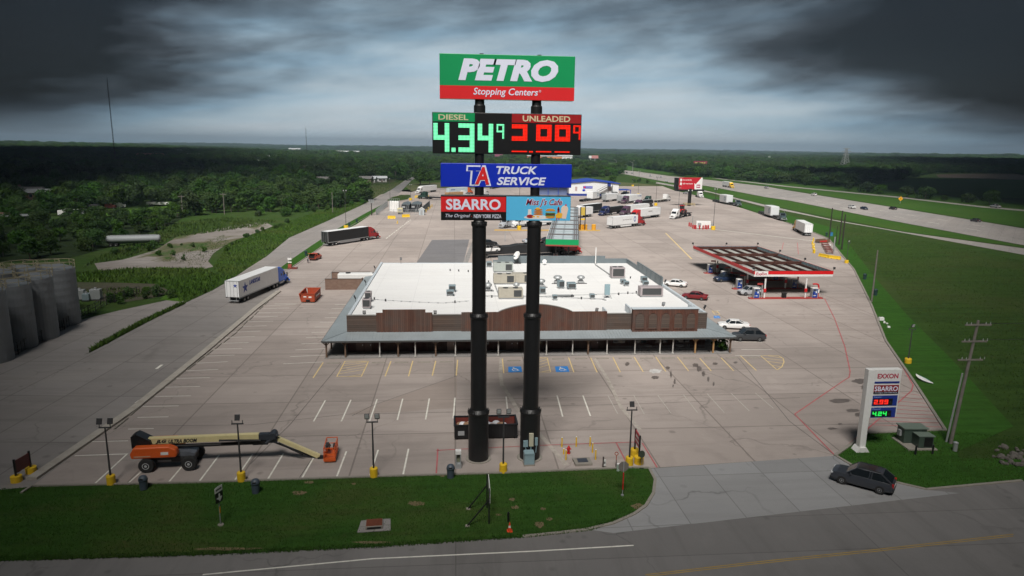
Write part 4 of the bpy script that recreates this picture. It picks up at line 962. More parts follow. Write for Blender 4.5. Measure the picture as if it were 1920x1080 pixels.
# ------------------------------------------------------------------ vehicles
def wheel(par, x, y, r, wd, side, name='wheel', rimm=None):
    o = MB().lathe([(r * .62, -wd / 2), (r * .93, -wd / 2), (r, -wd * .36), (r, wd * .36), (r * .93, wd / 2), (r * .62, wd / 2)], 18).obj(name, k_rubber, par)
    o.location = (x, y, r); o.rotation_euler = (R(90), 0, 0)
    rm = MB().lathe([(r * .615, -.02), (r * .60, .02), (r * .40, .035), (r * .22, .0), (r * .14, .06)], 14).obj('rim', rimm or k_chrome, o)
    rm.location = (0, 0, (wd / 2 - .03) * (-side)); rm.rotation_euler = (0 if side < 0 else R(180), 0, 0)
    return o
k_amber = M('amber lens', (.60, .20, .02), .3); k_tail = M('red tail lens', (.35, .01, .01), .3); k_head = M('headlight lens', (.62, .64, .66), .15)
def car(kind, paint, lab, loc, rz, group=None, hatch_open=False):
    D = {'sedan': (4.75, 1.84, 1.46), 'suv': (4.75, 1.92, 1.74), 'hatch': (4.35, 1.82, 1.60), 'pickup': (5.8, 2.0, 1.90)}[kind]
    L_, W_, H_ = D; h = L_ / 2; w = W_ / 2
    t = thing('parked_car' if group is None else 'driving_car', lab, 'car' if kind != 'pickup' else 'pickup', loc, rz, group)
    hood = {'sedan': .92, 'suv': 1.06, 'hatch': 1.0, 'pickup': 1.18}[kind]; belt = hood + .06
    tail = {'sedan': 1.02, 'suv': 1.10, 'hatch': 1.05, 'pickup': 1.20}[kind]
    st = [(h, .45, hood - .30, .80), (h - .06, .30, hood - .18, .90), (h - .45, .24, hood - .05, .97), (h - 1.25, .22, hood, 1.0), (.2, .22, belt, 1.0), (-h + .9, .24, tail, 1.0), (-h + .18, .30, tail - .02, .96), (-h, .48, tail - .14, .88)]
    secs = []
    for x, zb, zt, k in st:
        ww = w * k; zm = zb + (zt - zb) * .62
        secs.append([(x, -ww * .86, zb), (x, -ww, zb + .14), (x, -ww, zm), (x, -ww * .90, zt), (x, 0, zt + .035), (x, ww * .90, zt), (x, ww, zm), (x, ww, zb + .14), (x, ww * .86, zb)])
    body = MB().loft(secs).obj('body', paint, t, bevel=.03, smooth=False)
    # glasshouse
    if kind == 'sedan': gs = [(h - 1.25, 0), (.55, 1), (-.75, 1), (-h + .75, 0)]
    elif kind == 'suv': gs = [(h - 1.15, 0), (.50, 1), (-h + .95, .93), (-h + .16, 0)]
    elif kind == 'hatch': gs = [(h - 1.0, 0), (.55, 1), (-h + .65, 1), (-h + .1, 0)]
    else: gs = [(h - 1.75, 0), (.65, 1), (-.65, 1), (-.95, 0)]
    zb = belt - .02; gl = []
    for x, k in gs:
        z = zb + (H_ - .06 - zb) * k + .01; wb, wt = w * .89, w * (.89 - .17 * k)
        gl.append([(x, -wb, zb), (x, -wt, z), (x, wt, z), (x, wb, zb)])
    glass = MB().loft(gl).obj('window', k_glass, t)
    (xa, _), (xb, _), (xc, _), (xd, _) = gs
    wt = w * .72 + .015
    MB().loft([[(xb + .06, -wt * .96, H_ - .075), (xb + .06, wt * .96, H_ - .075), (xb + .02, wt * .9, H_ - .03), (xb + .02, -wt * .9, H_ - .03)], [(0, -wt, H_ - .075), (0, wt, H_ - .075), (0, wt * .93, H_), (0, -wt * .93, H_)], [(xc - .08, -wt * .96, H_ - .075), (xc - .08, wt * .96, H_ - .075), (xc - .05, wt * .9, H_ - .03), (xc - .05, -wt * .9, H_ - .03)]]).obj('roof', paint, t, bevel=.02)
    for s in (-1, 1):
        pl = MB()
        pl.bar((xa, s * w * .885, zb), (xb, s * wt, H_ - .06), .07, .06).bar((xd, s * w * .885, zb), (xc, s * wt, H_ - .06), .10, .10)
        xm = (xb + xc) / 2 - .05
        pl.bar((xm, s * w * .895, zb), (xm - .04, s * wt, H_ - .06), .07, .05)
        if kind in ('suv', 'hatch'): pl.bar((xc + .75, s * w * .895, zb), (xc + .70, s * wt, H_ - .06), .10, .05)
        pl.obj('window_pillar', paint, t)
        MB().box((h - 1.55 if kind != 'pickup' else h - 1.9, s * (w + .06), belt + .08), (.12, .2, .14)).obj('mirror', paint, t, bevel=.03)
        MB().box((h - .10, s * w * .66, hood - .24), (.20, .38, .13)).obj('headlight', k_head, t, bevel=.02)
        MB().box((-h + .08, s * w * .76, tail - .18), (.16, .26, .18 if kind != 'suv' else .30)).obj('tail_light', k_tail, t, bevel=.02)
        for x in (h - .92, -h + .98): wheel(t, x, s * (w - .11), .34 if kind in ('sedan', 'hatch') else .38, .24, s, rimm=k_alu)
    MB().box((h + .005, 0, .60), (.05, W_ * .5, .22)).obj('grille', k_dark, t)
    MB().box((h - .02, 0, .40), (.12, W_ * .8, .12)).obj('bumper', k_dark, t); MB().box((-h + .02, 0, .46), (.12, W_ * .8, .14)).obj('bumper', k_dark, t)
    MB().box((-h - .012, 0, tail - .32), (.02, .38, .14)).obj('number_plate', k_white, t)
    if kind == 'pickup':
        MB().b2((-h + .12, -w * .80, tail + .042), (-1.05, w * .80, tail + .06)).obj('bed_floor', k_dark, t)
    if kind == 'suv':
        for s in (-1, 1): MB().bar((xb - .1, s * wt * .86, H_ + .03), (xc + .1, s * wt * .86, H_ + .03), .045).obj('roof_rail', k_dark, t)
        if 'panoramic' in lab: MB().b2((-.9, -.42, H_ + .004), (.35, .42, H_ + .012)).obj('sunroof', M('sunroof glass', (.008, .009, .011), .3), t)
    if hatch_open:
        MB().box((-h + .02, 0, H_ + .14), (1.15, W_ * .80, .08), ry=R(14)).obj('hatch_lid', paint, t, bevel=.02)
        MB().box((-h - .01, 0, .98), (.04, W_ * .76, .70)).box((-h + .25, 0, 1.25), (.55, W_ * .70, .5)).obj('load_space', M('black interior', (.008, .008, .008), .9), t)
    return t
def near_loc(pf, pr, half, Lf):
    """thing centre from near-side front and rear wheel contacts"""
    a, b = P(*pf), P(*pr); rz = ANG(b, a); n = Vector((-math.sin(rz), math.cos(rz), 0))
    mid = (a + b) / 2
    if n.dot(-mid) > 0: n = -n
    return mid + n * half, rz
def paint(name, col, rough=.35, coat=.25): return M(name, col, rough, 0.0, var=.02, coat=coat, dirt=.06)
c_dgrey = paint('dark grey car paint', (.035, .040, .050)); c_white = paint('white car paint', (.72, .72, .72)); c_red = paint('dark red car paint', (.16, .008, .012)); c_silver = paint('silver car paint', (.36, .37, .39)); c_navy = paint('navy car paint', (.012, .025, .06)); c_black = paint('black car paint', (.012, .012, .014)); c_orange = paint('orange red car paint', (.50, .06, .015)); c_char = paint('charcoal car paint', (.04, .043, .048)); c_pale = paint('pale blue grey car paint', (.42, .46, .50))
for kind, pt, lab, pf, pr, ho in (
    ('suv', c_dgrey, 'dark grey sport utility with panoramic roof leaving by the driveway', (1582, 909), (1645, 926), 0),
    ('suv', c_char, 'charcoal sport utility parked at the right end of the restaurant porch', (1391, 640.5), (1421, 641), 0),
    ('sedan', c_white, 'white sedan with dark sunroof parked behind the charcoal sport utility', (1362, 618), (1391, 619.5), 0),
    ('sedan', c_red, 'dark red sedan parked beside the right restaurant parapet', (1291, 561.5), (1310.5, 563.5), 0),
    ('sedan', c_white, 'white car peeking out behind the grey right parapet of the restaurant', (1256, 537.5), (1272, 539), 0),
    ('suv', c_navy, 'dark blue sport utility fuelling under the left side of the fuel canopy', (1351.8, 529.5), (1374, 528.5), 0),
    ('suv', c_silver, 'silver sport utility fuelling beside the front pump island', (1397, 554.8), (1424, 554), 0),
    ('hatch', c_orange, 'orange red hatchback with its tailgate raised by the grass strip', (601.5, 485.2), (594, 488.3), 1),
    ('pickup', c_white, 'white pickup parked beside the purple tractor unit', (1193.9, 382), (1206, 381.3), 0),
    ('pickup', c_black, 'black pickup parked under the end of the blue roofed service building', (1167, 365), (1181, 364.3), 0),
    ('sedan', c_silver, 'silver car parked at the grass edge behind the billboard post', (1279, 363.2), (1289, 364.4), 0)):
    p, rz = near_loc(pf, pr, {'pickup': .9}.get(kind, .85), 0)
    car(kind, pt, lab, (p.x, p.y, .02), rz, None, bool(ho))
HD = ANG(P(1480, 366), P(1697, 402))
for kind, pt, lab, (u, v), fwd in (
    ('sedan', c_white, 'white car on the highway above the red billboard', (1250, 341), 1), ('suv', c_silver, 'silver car on the highway between the yellow cab truck and the utility poles', (1437, 353.5), 0), ('suv', c_white, 'white sport utility on the far lanes above the three dark poles', (1526, 367), 0),
    ('suv', c_white, 'white sport utility on the near lanes right of the dark poles', (1597, 391), 1), ('sedan', c_navy, 'dark blue car right beside the white one on the near lanes', (1620, 393), 1), ('sedan', c_black, 'black sedan on the far lanes below the yellow diamond sign', (1674, 393), 0),
    ('sedan', c_char, 'charcoal sedan on the highway near the right edge', (1829, 416), 0), ('pickup', c_silver, 'silver pickup on the far frontage road near the right edge', (1866, 389.5), 0),
    ('sedan', c_char, 'dark car far up the highway, left one of a close pair', (1175, 325), 0), ('sedan', c_silver, 'silver car far up the highway, right one of a close pair', (1185, 325.6), 0), ('suv', c_pale, 'pale car on the highway above the second lamp post', (1219, 331), 0), ('sedan', c_pale, 'pale sedan following the pale car on the highway', (1239, 333), 0), ('suv', c_navy, 'dark car highest up the highway left of the lamp posts', (1153, 322.5), 0), ('suv', c_white, 'white car at the far left end of the visible highway', (1098, 310.5), 1)):
    p = P(u, v); car(kind, pt, lab, (p.x, p.y, .05), HD + (0 if fwd else math.pi) + (R(-8) if u < 1260 else 0), 'cars driving on the highway')

# --- semi trucks
def tractor(t, mat, day=False):
    cab = [(-.62, 1.0), (-.62, 2.05), (-1.12, 2.95), (-1.35, 3.08), (-2.1, 3.55), (-2.75, 3.85), (-3.55, 3.92), (-3.55, 1.0)] if not day else [(-.62, 1.0), (-.62, 2.05), (-1.08, 2.9), (-1.2, 3.0), (-2.3, 3.05), (-2.3, 1.0)]
    c = MB().prof(cab, -1.22, 1.22).obj('cab', mat, t, bevel=.10)
    xb = cab[-1][0]
    MB().pts([(-.60, -1.0, 2.10), (-.60, 1.0, 2.10), (-1.085, .96, 2.92), (-1.085, -.96, 2.92), (-.66, -1.0, 2.08), (-.66, 1.0, 2.08), (-1.15, .96, 2.90), (-1.15, -.96, 2.90)], [(0, 1, 2, 3), (7, 6, 5, 4), (0, 4, 5, 1), (1, 5, 6, 2), (2, 6, 7, 3), (3, 7, 4, 0)]).obj('windshield', k_glass, c)
    for s in (-1, 1):
        MB().prof([(-.85, 2.05), (-1.22, 2.75), (-1.85, 2.75), (-1.85, 2.05)], s * 1.215, s * 1.232).obj('side_window', k_glass, c)
        if not day: MB().prof([(-2.3, 2.1), (-2.3, 2.5), (-2.7, 2.5), (-2.7, 2.1)], s * 1.215, s * 1.232).obj('sleeper_window', k_glass, c)
        m_ = MB().bar((-.72, s * 1.2, 2.3), (-.55, s * 1.5, 2.3), .05).box((-.55, s * 1.48, 2.05), (.14, .2, .75)); m_.obj('mirror', k_dark, c)
        MB().cyl((-1.9, s * .98, .78), (-3.5, s * .98, .78), .33, n=16).obj('fuel_tank', k_alu, t)
        MB().prof([(.62, .62), (.5, 1.02), (.15, 1.22), (-.2, 1.2), (-.5, 1.0), (-.62, .7), (-.7, .7), (-.6, 1.1), (-.2, 1.32), (.2, 1.34), (.6, 1.15), (.78, .62)], s * .86, s * 1.22).obj('fender', mat, t, bevel=.03)
        MB().box((1.02, s * .86, 1.12), (.22, .34, .22)).obj('headlight', k_head, t, bevel=.04)
        wheel(t, 0, s * 1.04, .51, .30, s)
        for x in (-4.55, -5.88): wheel(t, x, s * .96, .51, .58, s)
        if not day: MB().prof([(xb - .003, 1.2), (xb - .003, 3.85), (xb - .55, 3.75), (xb - .55, 1.2)], s * 1.16, s * 1.20).obj('side_fairing', mat, t)
    secs = []
    for x, wd, zb, zt in ((1.12, .70, .75, 1.45), (1.05, .80, .70, 1.62), (.4, .90, .95, 1.86), (-.62, 1.02, 1.0, 2.06)):
        secs.append([(x, -wd, zb), (x, -wd, zt - .22), (x, -wd * .82, zt), (x, wd * .82, zt), (x, wd, zt - .22), (x, wd, zb)])
    hd = MB().loft(secs).obj('hood', mat, t, bevel=.05)
    MB().box((1.125, 0, 1.10), (.04, 1.05, .62)).obj('grille', k_chrome, hd)
    MB().box((1.18, 0, .52), (.26, 2.36, .34)).obj('bumper', k_chrome if day else mat, t, bevel=.06)
    MB().b2((-6.6, -.42, .72), (.9, .42, 1.0)).b2((-5.6, -.5, 1.0), (-4.6, .5, 1.14)).obj('frame', k_dark, t)
    if day:
        for s in (-1, 1): MB().cyl((-2.5, s * 1.0, 1.0), (-2.5, s * 1.0, 3.7), .09).obj('exhaust_stack', k_chrome, t)
def box_trailer(t, mat, roofm=None, x0=-3.95, ln=16.1, name='trailer', doorm=None, skirt=None):
    x1 = x0 - ln
    c = MB().b2((x1, -1.28, 1.18), (x0, 1.28, 4.06)).obj(name, mat, t, bevel=.03)
    MB().b2((x1 + .05, -1.26, 4.062), (x0 - .05, 1.26, 4.085)).obj('roof_skin', roofm or k_wtrail, c)
    MB().b2((x1 - .03, -1.22, 1.25), (x1 - .003, -.02, 3.98)).obj('rear_door', doorm or mat, c)
    MB().b2((x1 - .03, .02, 1.25), (x1 - .003, 1.22, 3.98)).obj('rear_door', doorm or mat, c)
    rl = MB()
    for y in (-.95, -.3, .3, .95): rl.bar((x1 - .06, y, 1.2), (x1 - .06, y, 4.0), .045)
    rl.obj('locking_bar', k_galv, c)
    fr = MB().b2((x1 - .02, -1.29, 1.0), (x0, -1.2, 1.175)).b2((x1 - .02, 1.2, 1.0), (x0, 1.29, 1.175)).b2((x1 - .02, -1.3, 3.985), (x1 + .08, 1.3, 4.1)).b2((x1 - .02, -1.3, 1.18), (x1 + .08, -1.22, 4.0)).b2((x1 - .02, 1.22, 1.18), (x1 + .08, 1.3, 4.0))
    fr.obj('edge_rail', k_galv, c)
    sm = MB()
    for k in range(1, 26):
        x = x0 + (x1 - x0) * k / 26
        for s in (-1, 1): sm.b2((x - .02, s * 1.281, 1.22), (x + .02, s * 1.292, 3.98))
    sm.obj('side_seam', mat, c)
    MB().b2((x1 + .1, -1.0, .45), (x1 + .2, 1.0, .60)).bar((x1 + .15, -.6, .6), (x1 + .15, -.6, 1.18), .08).bar((x1 + .15, .6, .6), (x1 + .15, .6, 1.18), .08).obj('underride_guard', k_grey, c)
    MB().b2((x1 + .6, -.9, .80), (x1 + 4.2, .9, 1.0)).b2((x0 - 3.2, -.8, 1.0), (x0 - .4, .8, 1.16)).obj('bogie', k_dark, c)
    for s in (-1, 1):
        MB().bar((x0 - 2.9, s * .85, .12), (x0 - 2.9, s * .85, 1.1), .12).box((x0 - 2.9, s * .85, .1), (.3, .3, .08)).obj('landing_leg', k_dark, c)
        if skirt: MB().b2((x1 + 4.6, s * 1.22, .45), (x0 - 3.6, s * 1.25, 1.0)).obj('side_skirt', skirt, c)
        for x in (x1 + 1.75, x1 + 3.0): wheel(t, x, s * .96, .51, .58, s)
    return c, x0, x1
def flat_trailer(t, x0=-3.95, ln=14.6, mat=None, axles=2):
    x1 = x0 - ln
    c = MB().b2((x1, -1.27, 1.22), (x0, 1.27, 1.42)).b2((x1 + .2, -.5, .8), (x0 - .3, .5, 1.218)).obj('flatbed', mat or k_dark, t)
    for s in (-1, 1):
        for k in range(axles): wheel(t, x1 + 1.3 + 1.28 * k, s * .96, .48, .58, s)
        MB().bar((x0 - 2.9, s * .85, .12), (x0 - 2.9, s * .85, 1.2), .12).obj('landing_leg', k_dark, c)
    return c, x0, x1
def tanker(t, mat, x0=-3.95, ln=12.8):
    x1 = x0 - ln; secs = []
    for x, k in ((x0 - .05, .55), (x0 - .2, .86), (x0 - .6, 1.0), (x1 + .6, 1.0), (x1 + .2, .86), (x1 + .05, .55)):
        secs.append([(x, 1.22 * k * math.cos(R(a)), 2.35 + .98 * k * math.sin(R(a))) for a in range(0, 360, 18)])
    c = MB().loft(secs).obj('tank', mat, t, smooth=True)
    MB().b2((x1 + 1.2, -.55, 3.36), (x0 - 1.2, .55, 3.40)).obj('walkway', k_galv, c)
    hb = MB()
    for k in range(3): hb.cyl((x0 - 3 - 3.4 * k, 0, 3.3), (x0 - 3 - 3.4 * k, 0, 3.56), .32)
    hb.obj('hatch', k_galv, c)
    MB().b2((x1 + .3, -.5, .9), (x0 - .3, .5, 1.5)).obj('chassis', k_dark, c)
    for s in (-1, 1):
        for k in range(2): wheel(t, x1 + 1.3 + 1.28 * k, s * .96, .48, .58, s)
        MB().bar((x0 - 2.9, s * .85, .12), (x0 - 2.9, s * .85, 1.4), .12).obj('landing_leg', k_dark, c)
    return c, x0, x1
def lowboy(t, boxmat=None):
    """heavy haul combination: dolly, gooseneck, sunken deck with a white cased load"""
    MB().b2((-9.8, -1.1, 1.15), (-3.9, 1.1, 1.45)).b2((-10.2, -.9, .7), (-9.4, .9, 1.35)).obj('gooseneck', k_dark, t)
    c = MB().b2((-21.0, -1.35, .62), (-10.2, 1.35, .92)).obj('deck', k_dark, t)
    MB().b2((-24.0, -1.1, 1.0), (-21.0, 1.1, 1.3)).b2((-30.5, -1.0, .95), (-25.0, 1.0, 1.2)).b2((-25.2, -.4, 1.0), (-23.8, .4, 1.2)).obj('rear_dolly', k_dark, t)
    for s in (-1, 1):
        for x in (-7.0, -8.25, -9.5, -21.5, -22.75, -24.0, -26.5, -27.75, -29.6): wheel(t, x, s * .96, .47, .58, s)
    if boxmat:
        l = MB().b2((-19.9, -1.75, .93), (-11.0, 1.75, 4.75)).obj('load', boxmat, t, bevel=.22, seg=3)
        o = MB(); o.lathe([(.78, 0), (.98, 0), (.98, .03), (.78, .03)], 28)
        for s in (-1, 1):
            q = MB()
            for k in range(28):
                a, b = 2 * math.pi * k / 28, 2 * math.pi * (k + 1) / 28
                q.pts([(-13.2 + r_ * math.cos(w_), s * yy, 2.9 + r_ * math.sin(w_)) for yy in (1.756, 1.775) for r_, w_ in ((.7, a), (.98, a), (.98, b), (.7, b))], [(0, 1, 2, 3), (7, 6, 5, 4), (1, 2, 6, 5), (0, 3, 7, 4)])
            q.obj('round_emblem', M('teal emblem', (.02, .14, .22), .5), l)
    return c
def place(pf, pr, half=1.1):
    a, b = P(*pf), P(*pr); rz = ANG(b, a); n = Vector((-math.sin(rz), math.cos(rz), 0))
    if n.dot(-a) > 0: n = -n
    a = a + n * half
    return (a.x, a.y, .02), rz
def side_text(s, x0, x1, z0, z1, side, mat, par, shear=.2, bold=.02, y=1.295):
    """lettering on a trailer flank; side -1 is the right flank"""
    if side < 0: return text('lettering', s, x0, x1, z0, z1, -y, mat, par, shear=shear, bold=bold, depth=.006)
    return text('lettering', s, -x1, -x0, z0, z1, -y, mat, par, shear=shear, bold=bold, depth=.006, local=Matrix.Rotation(math.pi, 4, 'Z'))
def semi(lab, pf, pr, cabm, kind='box', trm=None, day=False, **kw):
    loc, rz = place(pf, pr)
    t = thing('semi_truck', lab, 'truck', loc, rz)
    tractor(t, cabm, day)
    tr = None
    if kind == 'box': tr = box_trailer(t, trm or k_wtrail, **kw)
    elif kind == 'flat': tr = flat_trailer(t, **kw)
    elif kind == 'tank': tr = tanker(t, trm)
    elif kind == 'low': tr = lowboy(t, trm)
    return t, tr
p_blue = paint('bright blue cab paint', (.008, .14, .75)); p_red = paint('dark red cab paint', (.34, .010, .014)); p_bred = paint('bright red cab paint', (.46, .012, .014)); p_purple = paint('purple cab paint', (.075, .035, .065)); p_navy = paint('navy cab paint', (.012, .02, .085)); p_white = paint('white cab paint', (.70, .70, .70)); p_orange = paint('orange cab paint', (.72, .13, .02)); p_yel = paint('yellow cab paint', (.74, .46, .02)); p_gold = paint('amber yellow cab paint', (.72, .36, .01)); p_green = paint('dark green cab paint', (.02, .05, .04)); p_silver = paint('silver cab paint', (.38, .40, .43)); p_teal = paint('dark teal cab paint', (.05, .075, .085))
k_btrail = M('black trailer skin', (.012, .013, .014), .45, var=.1); k_btxt = M('blue trailer lettering', (.015, .05, .30), .5); k_gtxt = M('grey trailer lettering', (.30, .28, .28), .5)
k_tarp = M('black tarpaulin', (.014, .015, .017), .7, var=.2); k_lblue = M('pale blue trailer skin', (.50, .60, .66), .45, dirt=.1); k_timber = M('timber side boards', (.38, .24, .12), .8, var=.25, scale=2)
# blue cab truck on the service road
t, (c, x0, x1) = semi('white trailer truck with bright blue cab and blue star logo on the service road', (538.3, 531.5), (456.5, 567), p_blue, ln=14.9, skirt=None)
side_text('LANDSTAR', x1 + 3.6, x1 + 7.6, 2.75, 3.55, -1, k_btxt, c, .3, .05)
def star(cx, cz, r, y): 
    return [(cx + (r if k % 2 == 0 else r * .40) * math.sin(math.pi * k / 5), cz + (r if k % 2 == 0 else r * .40) * math.cos(math.pi * k / 5)) for k in range(10)]
MB().front(star(x1 + 2.1, 2.55, 1.05, 0), -1.302, -1.29).obj('star_emblem', k_btxt, c)
q = MB()
for y, z in star(-.62, 3.3, .42, 0): pass
pts = star(-.62, 3.25, .42, 0)
q.pts([(x1 - .045, a, b) for a, b in pts] + [(x1 - .032, a, b) for a, b in pts], [tuple(range(10)), tuple(range(19, 9, -1))] + [(k, (k + 1) % 10, 10 + (k + 1) % 10, 10 + k) for k in range(10)]); q.obj('star_emblem', k_btxt, c)
# black trailer with red cab by the grass strip
t, (c, x0, x1) = semi('black box trailer truck with dark red cab standing by the grass strip', (708, 448), (628, 460.5), p_red, trm=k_btrail, skirt=k_alu)
# group behind the sign, right
t, (c, x0, x1) = semi('white trailer with round blue emblem and dark red cab, front truck of the right group', (1207, 422.8), (1154, 428.7), p_red, ln=14.4, skirt=k_wtrail)
side_text('~', x0 - 8.8, x0 - 3.4, 2.6, 3.0, -1, k_gtxt, c, .2); MB().front([(x0 - 1.8 + (.62 if k % 2 else .62) * math.cos(R(15 * k)), 2.75 + 1.0 * math.sin(R(15 * k))) for k in range(24)], -1.30, -1.29).obj('round_emblem', k_btxt, c); MB().front([(x0 - 1.8 + .38 * math.cos(R(15 * k)), 2.75 + .62 * math.sin(R(15 * k))) for k in range(24)], -1.306, -1.301).obj('round_emblem', k_wtrail, c)
t, (c, x0, x1) = semi('white trailer with bright red cab facing left, behind the front truck', (1190, 412.8), (1239, 406.7), p_bred, ln=15)
side_text('~', x0 - 8.6, x0 - 5.6, 2.5, 3.2, 1, k_gtxt, c, .3)
semi('white trailer with purple cab facing left, right behind the bright red cab', (1172, 404.5), (1224, 398.3), p_purple, ln=15)
semi('navy cab truck with long black tanker facing left', (1132.5, 405), (1192, 397.5), p_navy, 'tank', k_btrail)
semi('white box trailer truck reaching behind the green canopy', (1063, 412), (1113, 405.8), p_silver, ln=14)
semi('black box trailer with white roof behind the navy tanker', (1084, 404), (1134, 397.5), p_white, trm=k_btrail, ln=15)
semi('white trailer with ribbed dark doors, left of the three behind the navy tanker', (1165, 375.5), (1119, 381.3), p_white, ln=14.5, doorm=k_grey)
semi('white trailer with ribbed doors, middle of the three behind the navy tanker', (1193, 377.5), (1146.5, 383.9), p_white, ln=15, doorm=k_grey)
t, (c, x0, x1) = semi('white trailer with small blue emblem and purple cab, at the back of the right group', (1172.5, 382.3), (1221, 376), p_purple, ln=14.5)
side_text('~', x1 + 1.9, x1 + 5.0, 3.0, 3.5, 1, k_btxt, c); MB().b2((x1 + .8, 1.29, 2.9), (x1 + 1.5, 1.3, 3.6)).obj('square_emblem', k_btxt, c)
semi('dark green bobtail tractor unit parked between white pickup and skeletal trailer', (1214, 382.6), (1226, 381), p_green, 'none', day=False)
semi('purple cab truck with black tanker parked at the back of the right group', (1196, 391), (1232, 386), p_purple, 'tank', k_btrail)
semi('heavy haul truck with white case half hidden at the left of the right truck group', (1137, 372.3), (1072, 381.5), p_teal, 'low', k_wtrail, day=True)
semi('silver tractor with pale tub trailer beside the yellow lamp base at the back', (1256, 377), (1226, 380.8), p_white, 'flat', ln=11, mat=M('pale trailer frame', (.42, .40, .36), .6))
# group behind the sign, left
semi('long white box trailer truck farthest back in the left group', (787, 362.8), (868, 354), p_white, ln=16)
t, (c, x0, x1) = semi('pale blue box trailer truck with orange cab', (885, 363.4), (817, 367.8), p_orange, trm=k_lblue, ln=15)
side_text('~', x1 + 1.2, x1 + 4.4, 2.6, 3.4, -1, k_btxt, c, 0, .04)
t, (c, x0, x1) = semi('white cab truck with timber sided trailer in front of the pale blue trailer', (878, 370.5), (832, 373.6), p_white, 'flat', ln=11.5)
MB().b2((x1, -1.25, 1.423), (x0 - .2, 1.25, 3.35)).obj('timber_sides', k_timber, c)
semi('white bobtail tractor unit right of the left sign column', (916, 367), (903, 368.2), p_white, 'none')
semi('white trailer truck in the gap under the blue sign panel', (937, 352), (905, 357.5), p_white, ln=12)
semi('empty black flatbed truck with dark cab left of the pale blue trailer', (786, 373), (846, 376), p_green, 'flat', ln=14.6)
# the pair of white tractors
semi('silver tractor unit truck, left of the two seen below the cafe panel', (947, 428.3), (1012, 419.8), p_silver, ln=13.5)
semi('white cab truck with white trailer, right of the two seen below the cafe panel', (969, 427.2), (1034, 422), p_white, ln=14.2, skirt=k_wtrail)
# car carrier under the diesel canopy
t, tr_ = semi('red cab car carrier truck with black tarpaulin trailer under the green canopy', (1083, 476.6), (914, 484.6), p_bred, 'flat', ln=24)
c, x0, x1 = tr_
MB().prof([(x0 - 2.6, 1.0), (x0 - 2.6, 3.2), (x0 - 13, 3.2), (x0 - 14.6, 2.9), (x0 - 17.5, 2.85), (x0 - 17.5, 1.0)], -1.30, 1.30).obj('tarpaulin', k_tarp, c, bevel=.1)
fr = MB()
for x in (x0 - 18, x0 - 20.5, x0 - 23.7):
    for s in (-1, 1): fr.bar((x, s * 1.22, 1.4), (x + .5, s * 1.22, 3.1), .12)
fr.b2((x1, -1.25, 3.05), (x0 - 17.7, 1.25, 3.15)); fr.obj('upper_deck', k_dark, c)
base = t.matrix_basis if False else Matrix.Translation(t.location) @ Matrix.Rotation(t.rotation_euler.z, 4, 'Z')
for x, z, kd, pt, lab in ((x1 + 3.2, 3.16, 'sedan', c_black, 'black sedan carried on the upper deck of the car carrier'), (x1 + 3.4, 1.43, 'pickup', c_white, 'white vehicle carried on the lower deck of the car carrier'), (x0 - 8.8, 3.21, 'sedan', c_pale, 'pale sedan carried on top of the tarpaulin, between the sign columns'), (x0 - 4.2, 3.21, 'sedan', c_black, 'dark sedan carried on top of the tarpaulin next to the green canopy')):
    p = base @ Vector((x, 0, z)); car(kd, pt, lab, p, t.rotation_euler.z)
# right side of the lot
k_load = M('white load wrapping', (.60, .62, .64), .5, var=.05)
semi('heavy haul truck with plain white case and teal cab, nearer the billboard', (1381, 387.2), (1313.8, 373.6), p_teal, 'low', k_load, day=True)
semi('heavy haul truck with round emblem on white case, beside the amber cab truck', (1463, 414.2), (1406, 395.6), p_teal, 'low', k_load, day=True)
semi('white bobtail tractor unit parked by the grass behind the plain heavy haul truck', (1311, 370.8), (1299, 368.2), p_white, 'none')
t, (c, x0, x1) = semi('white trailer truck with amber yellow cab seen from behind at the lot edge', (1487, 431.5), (1503.5, 440.4), p_gold, ln=13.5)
t, _ = semi('white trailer truck with yellow cab driving on the highway', (1370, 352.5), (1339.4, 347.2), p_yel, ln=15)
t, tr_ = semi('white cab lowboy truck carrying a red tractor', (1266.5, 411), (1322, 399.2), p_white, 'flat', ln=14.6)
c, x0, x1 = tr_
base = Matrix.Translation(t.location) @ Matrix.Rotation(t.rotation_euler.z, 4, 'Z')
k = thing('farm_tractor', 'red articulated farm tractor chained on the lowboy trailer', 'tractor', base @ Vector((x0 - 5.2, 0, 1.42)), t.rotation_euler.z)
MB().prof([(2.6, .9), (2.6, 1.7), (.6, 2.0), (.6, 1.0)], -.6, .6).obj('hood', p_bred, k, bevel=.08)
MB().prof([(.6, 1.0), (.6, 1.5), (.3, 2.0), (-1.3, 2.0), (-2.8, 1.7), (-2.8, 1.0)], -.75, .75).obj('chassis', p_bred, k, bevel=.06)
cb = MB().b2((-1.1, -.8, 2.003), (.35, .8, 3.3)).obj('cab', k_glass, k, bevel=.05); MB().b2((-1.25, -.9, 3.303), (.5, .9, 3.5)).obj('cab_roof', p_bred, cb, bevel=.05)
for s in (-1, 1):
    for x in (1.7, -1.9): wheel(k, x, s * 1.05, .86, .62, s, rimm=p_bred)
MB().cyl((1.3, .3, 1.8), (1.3, .3, 2.9), .07).obj('exhaust_stack', k_dark, k)
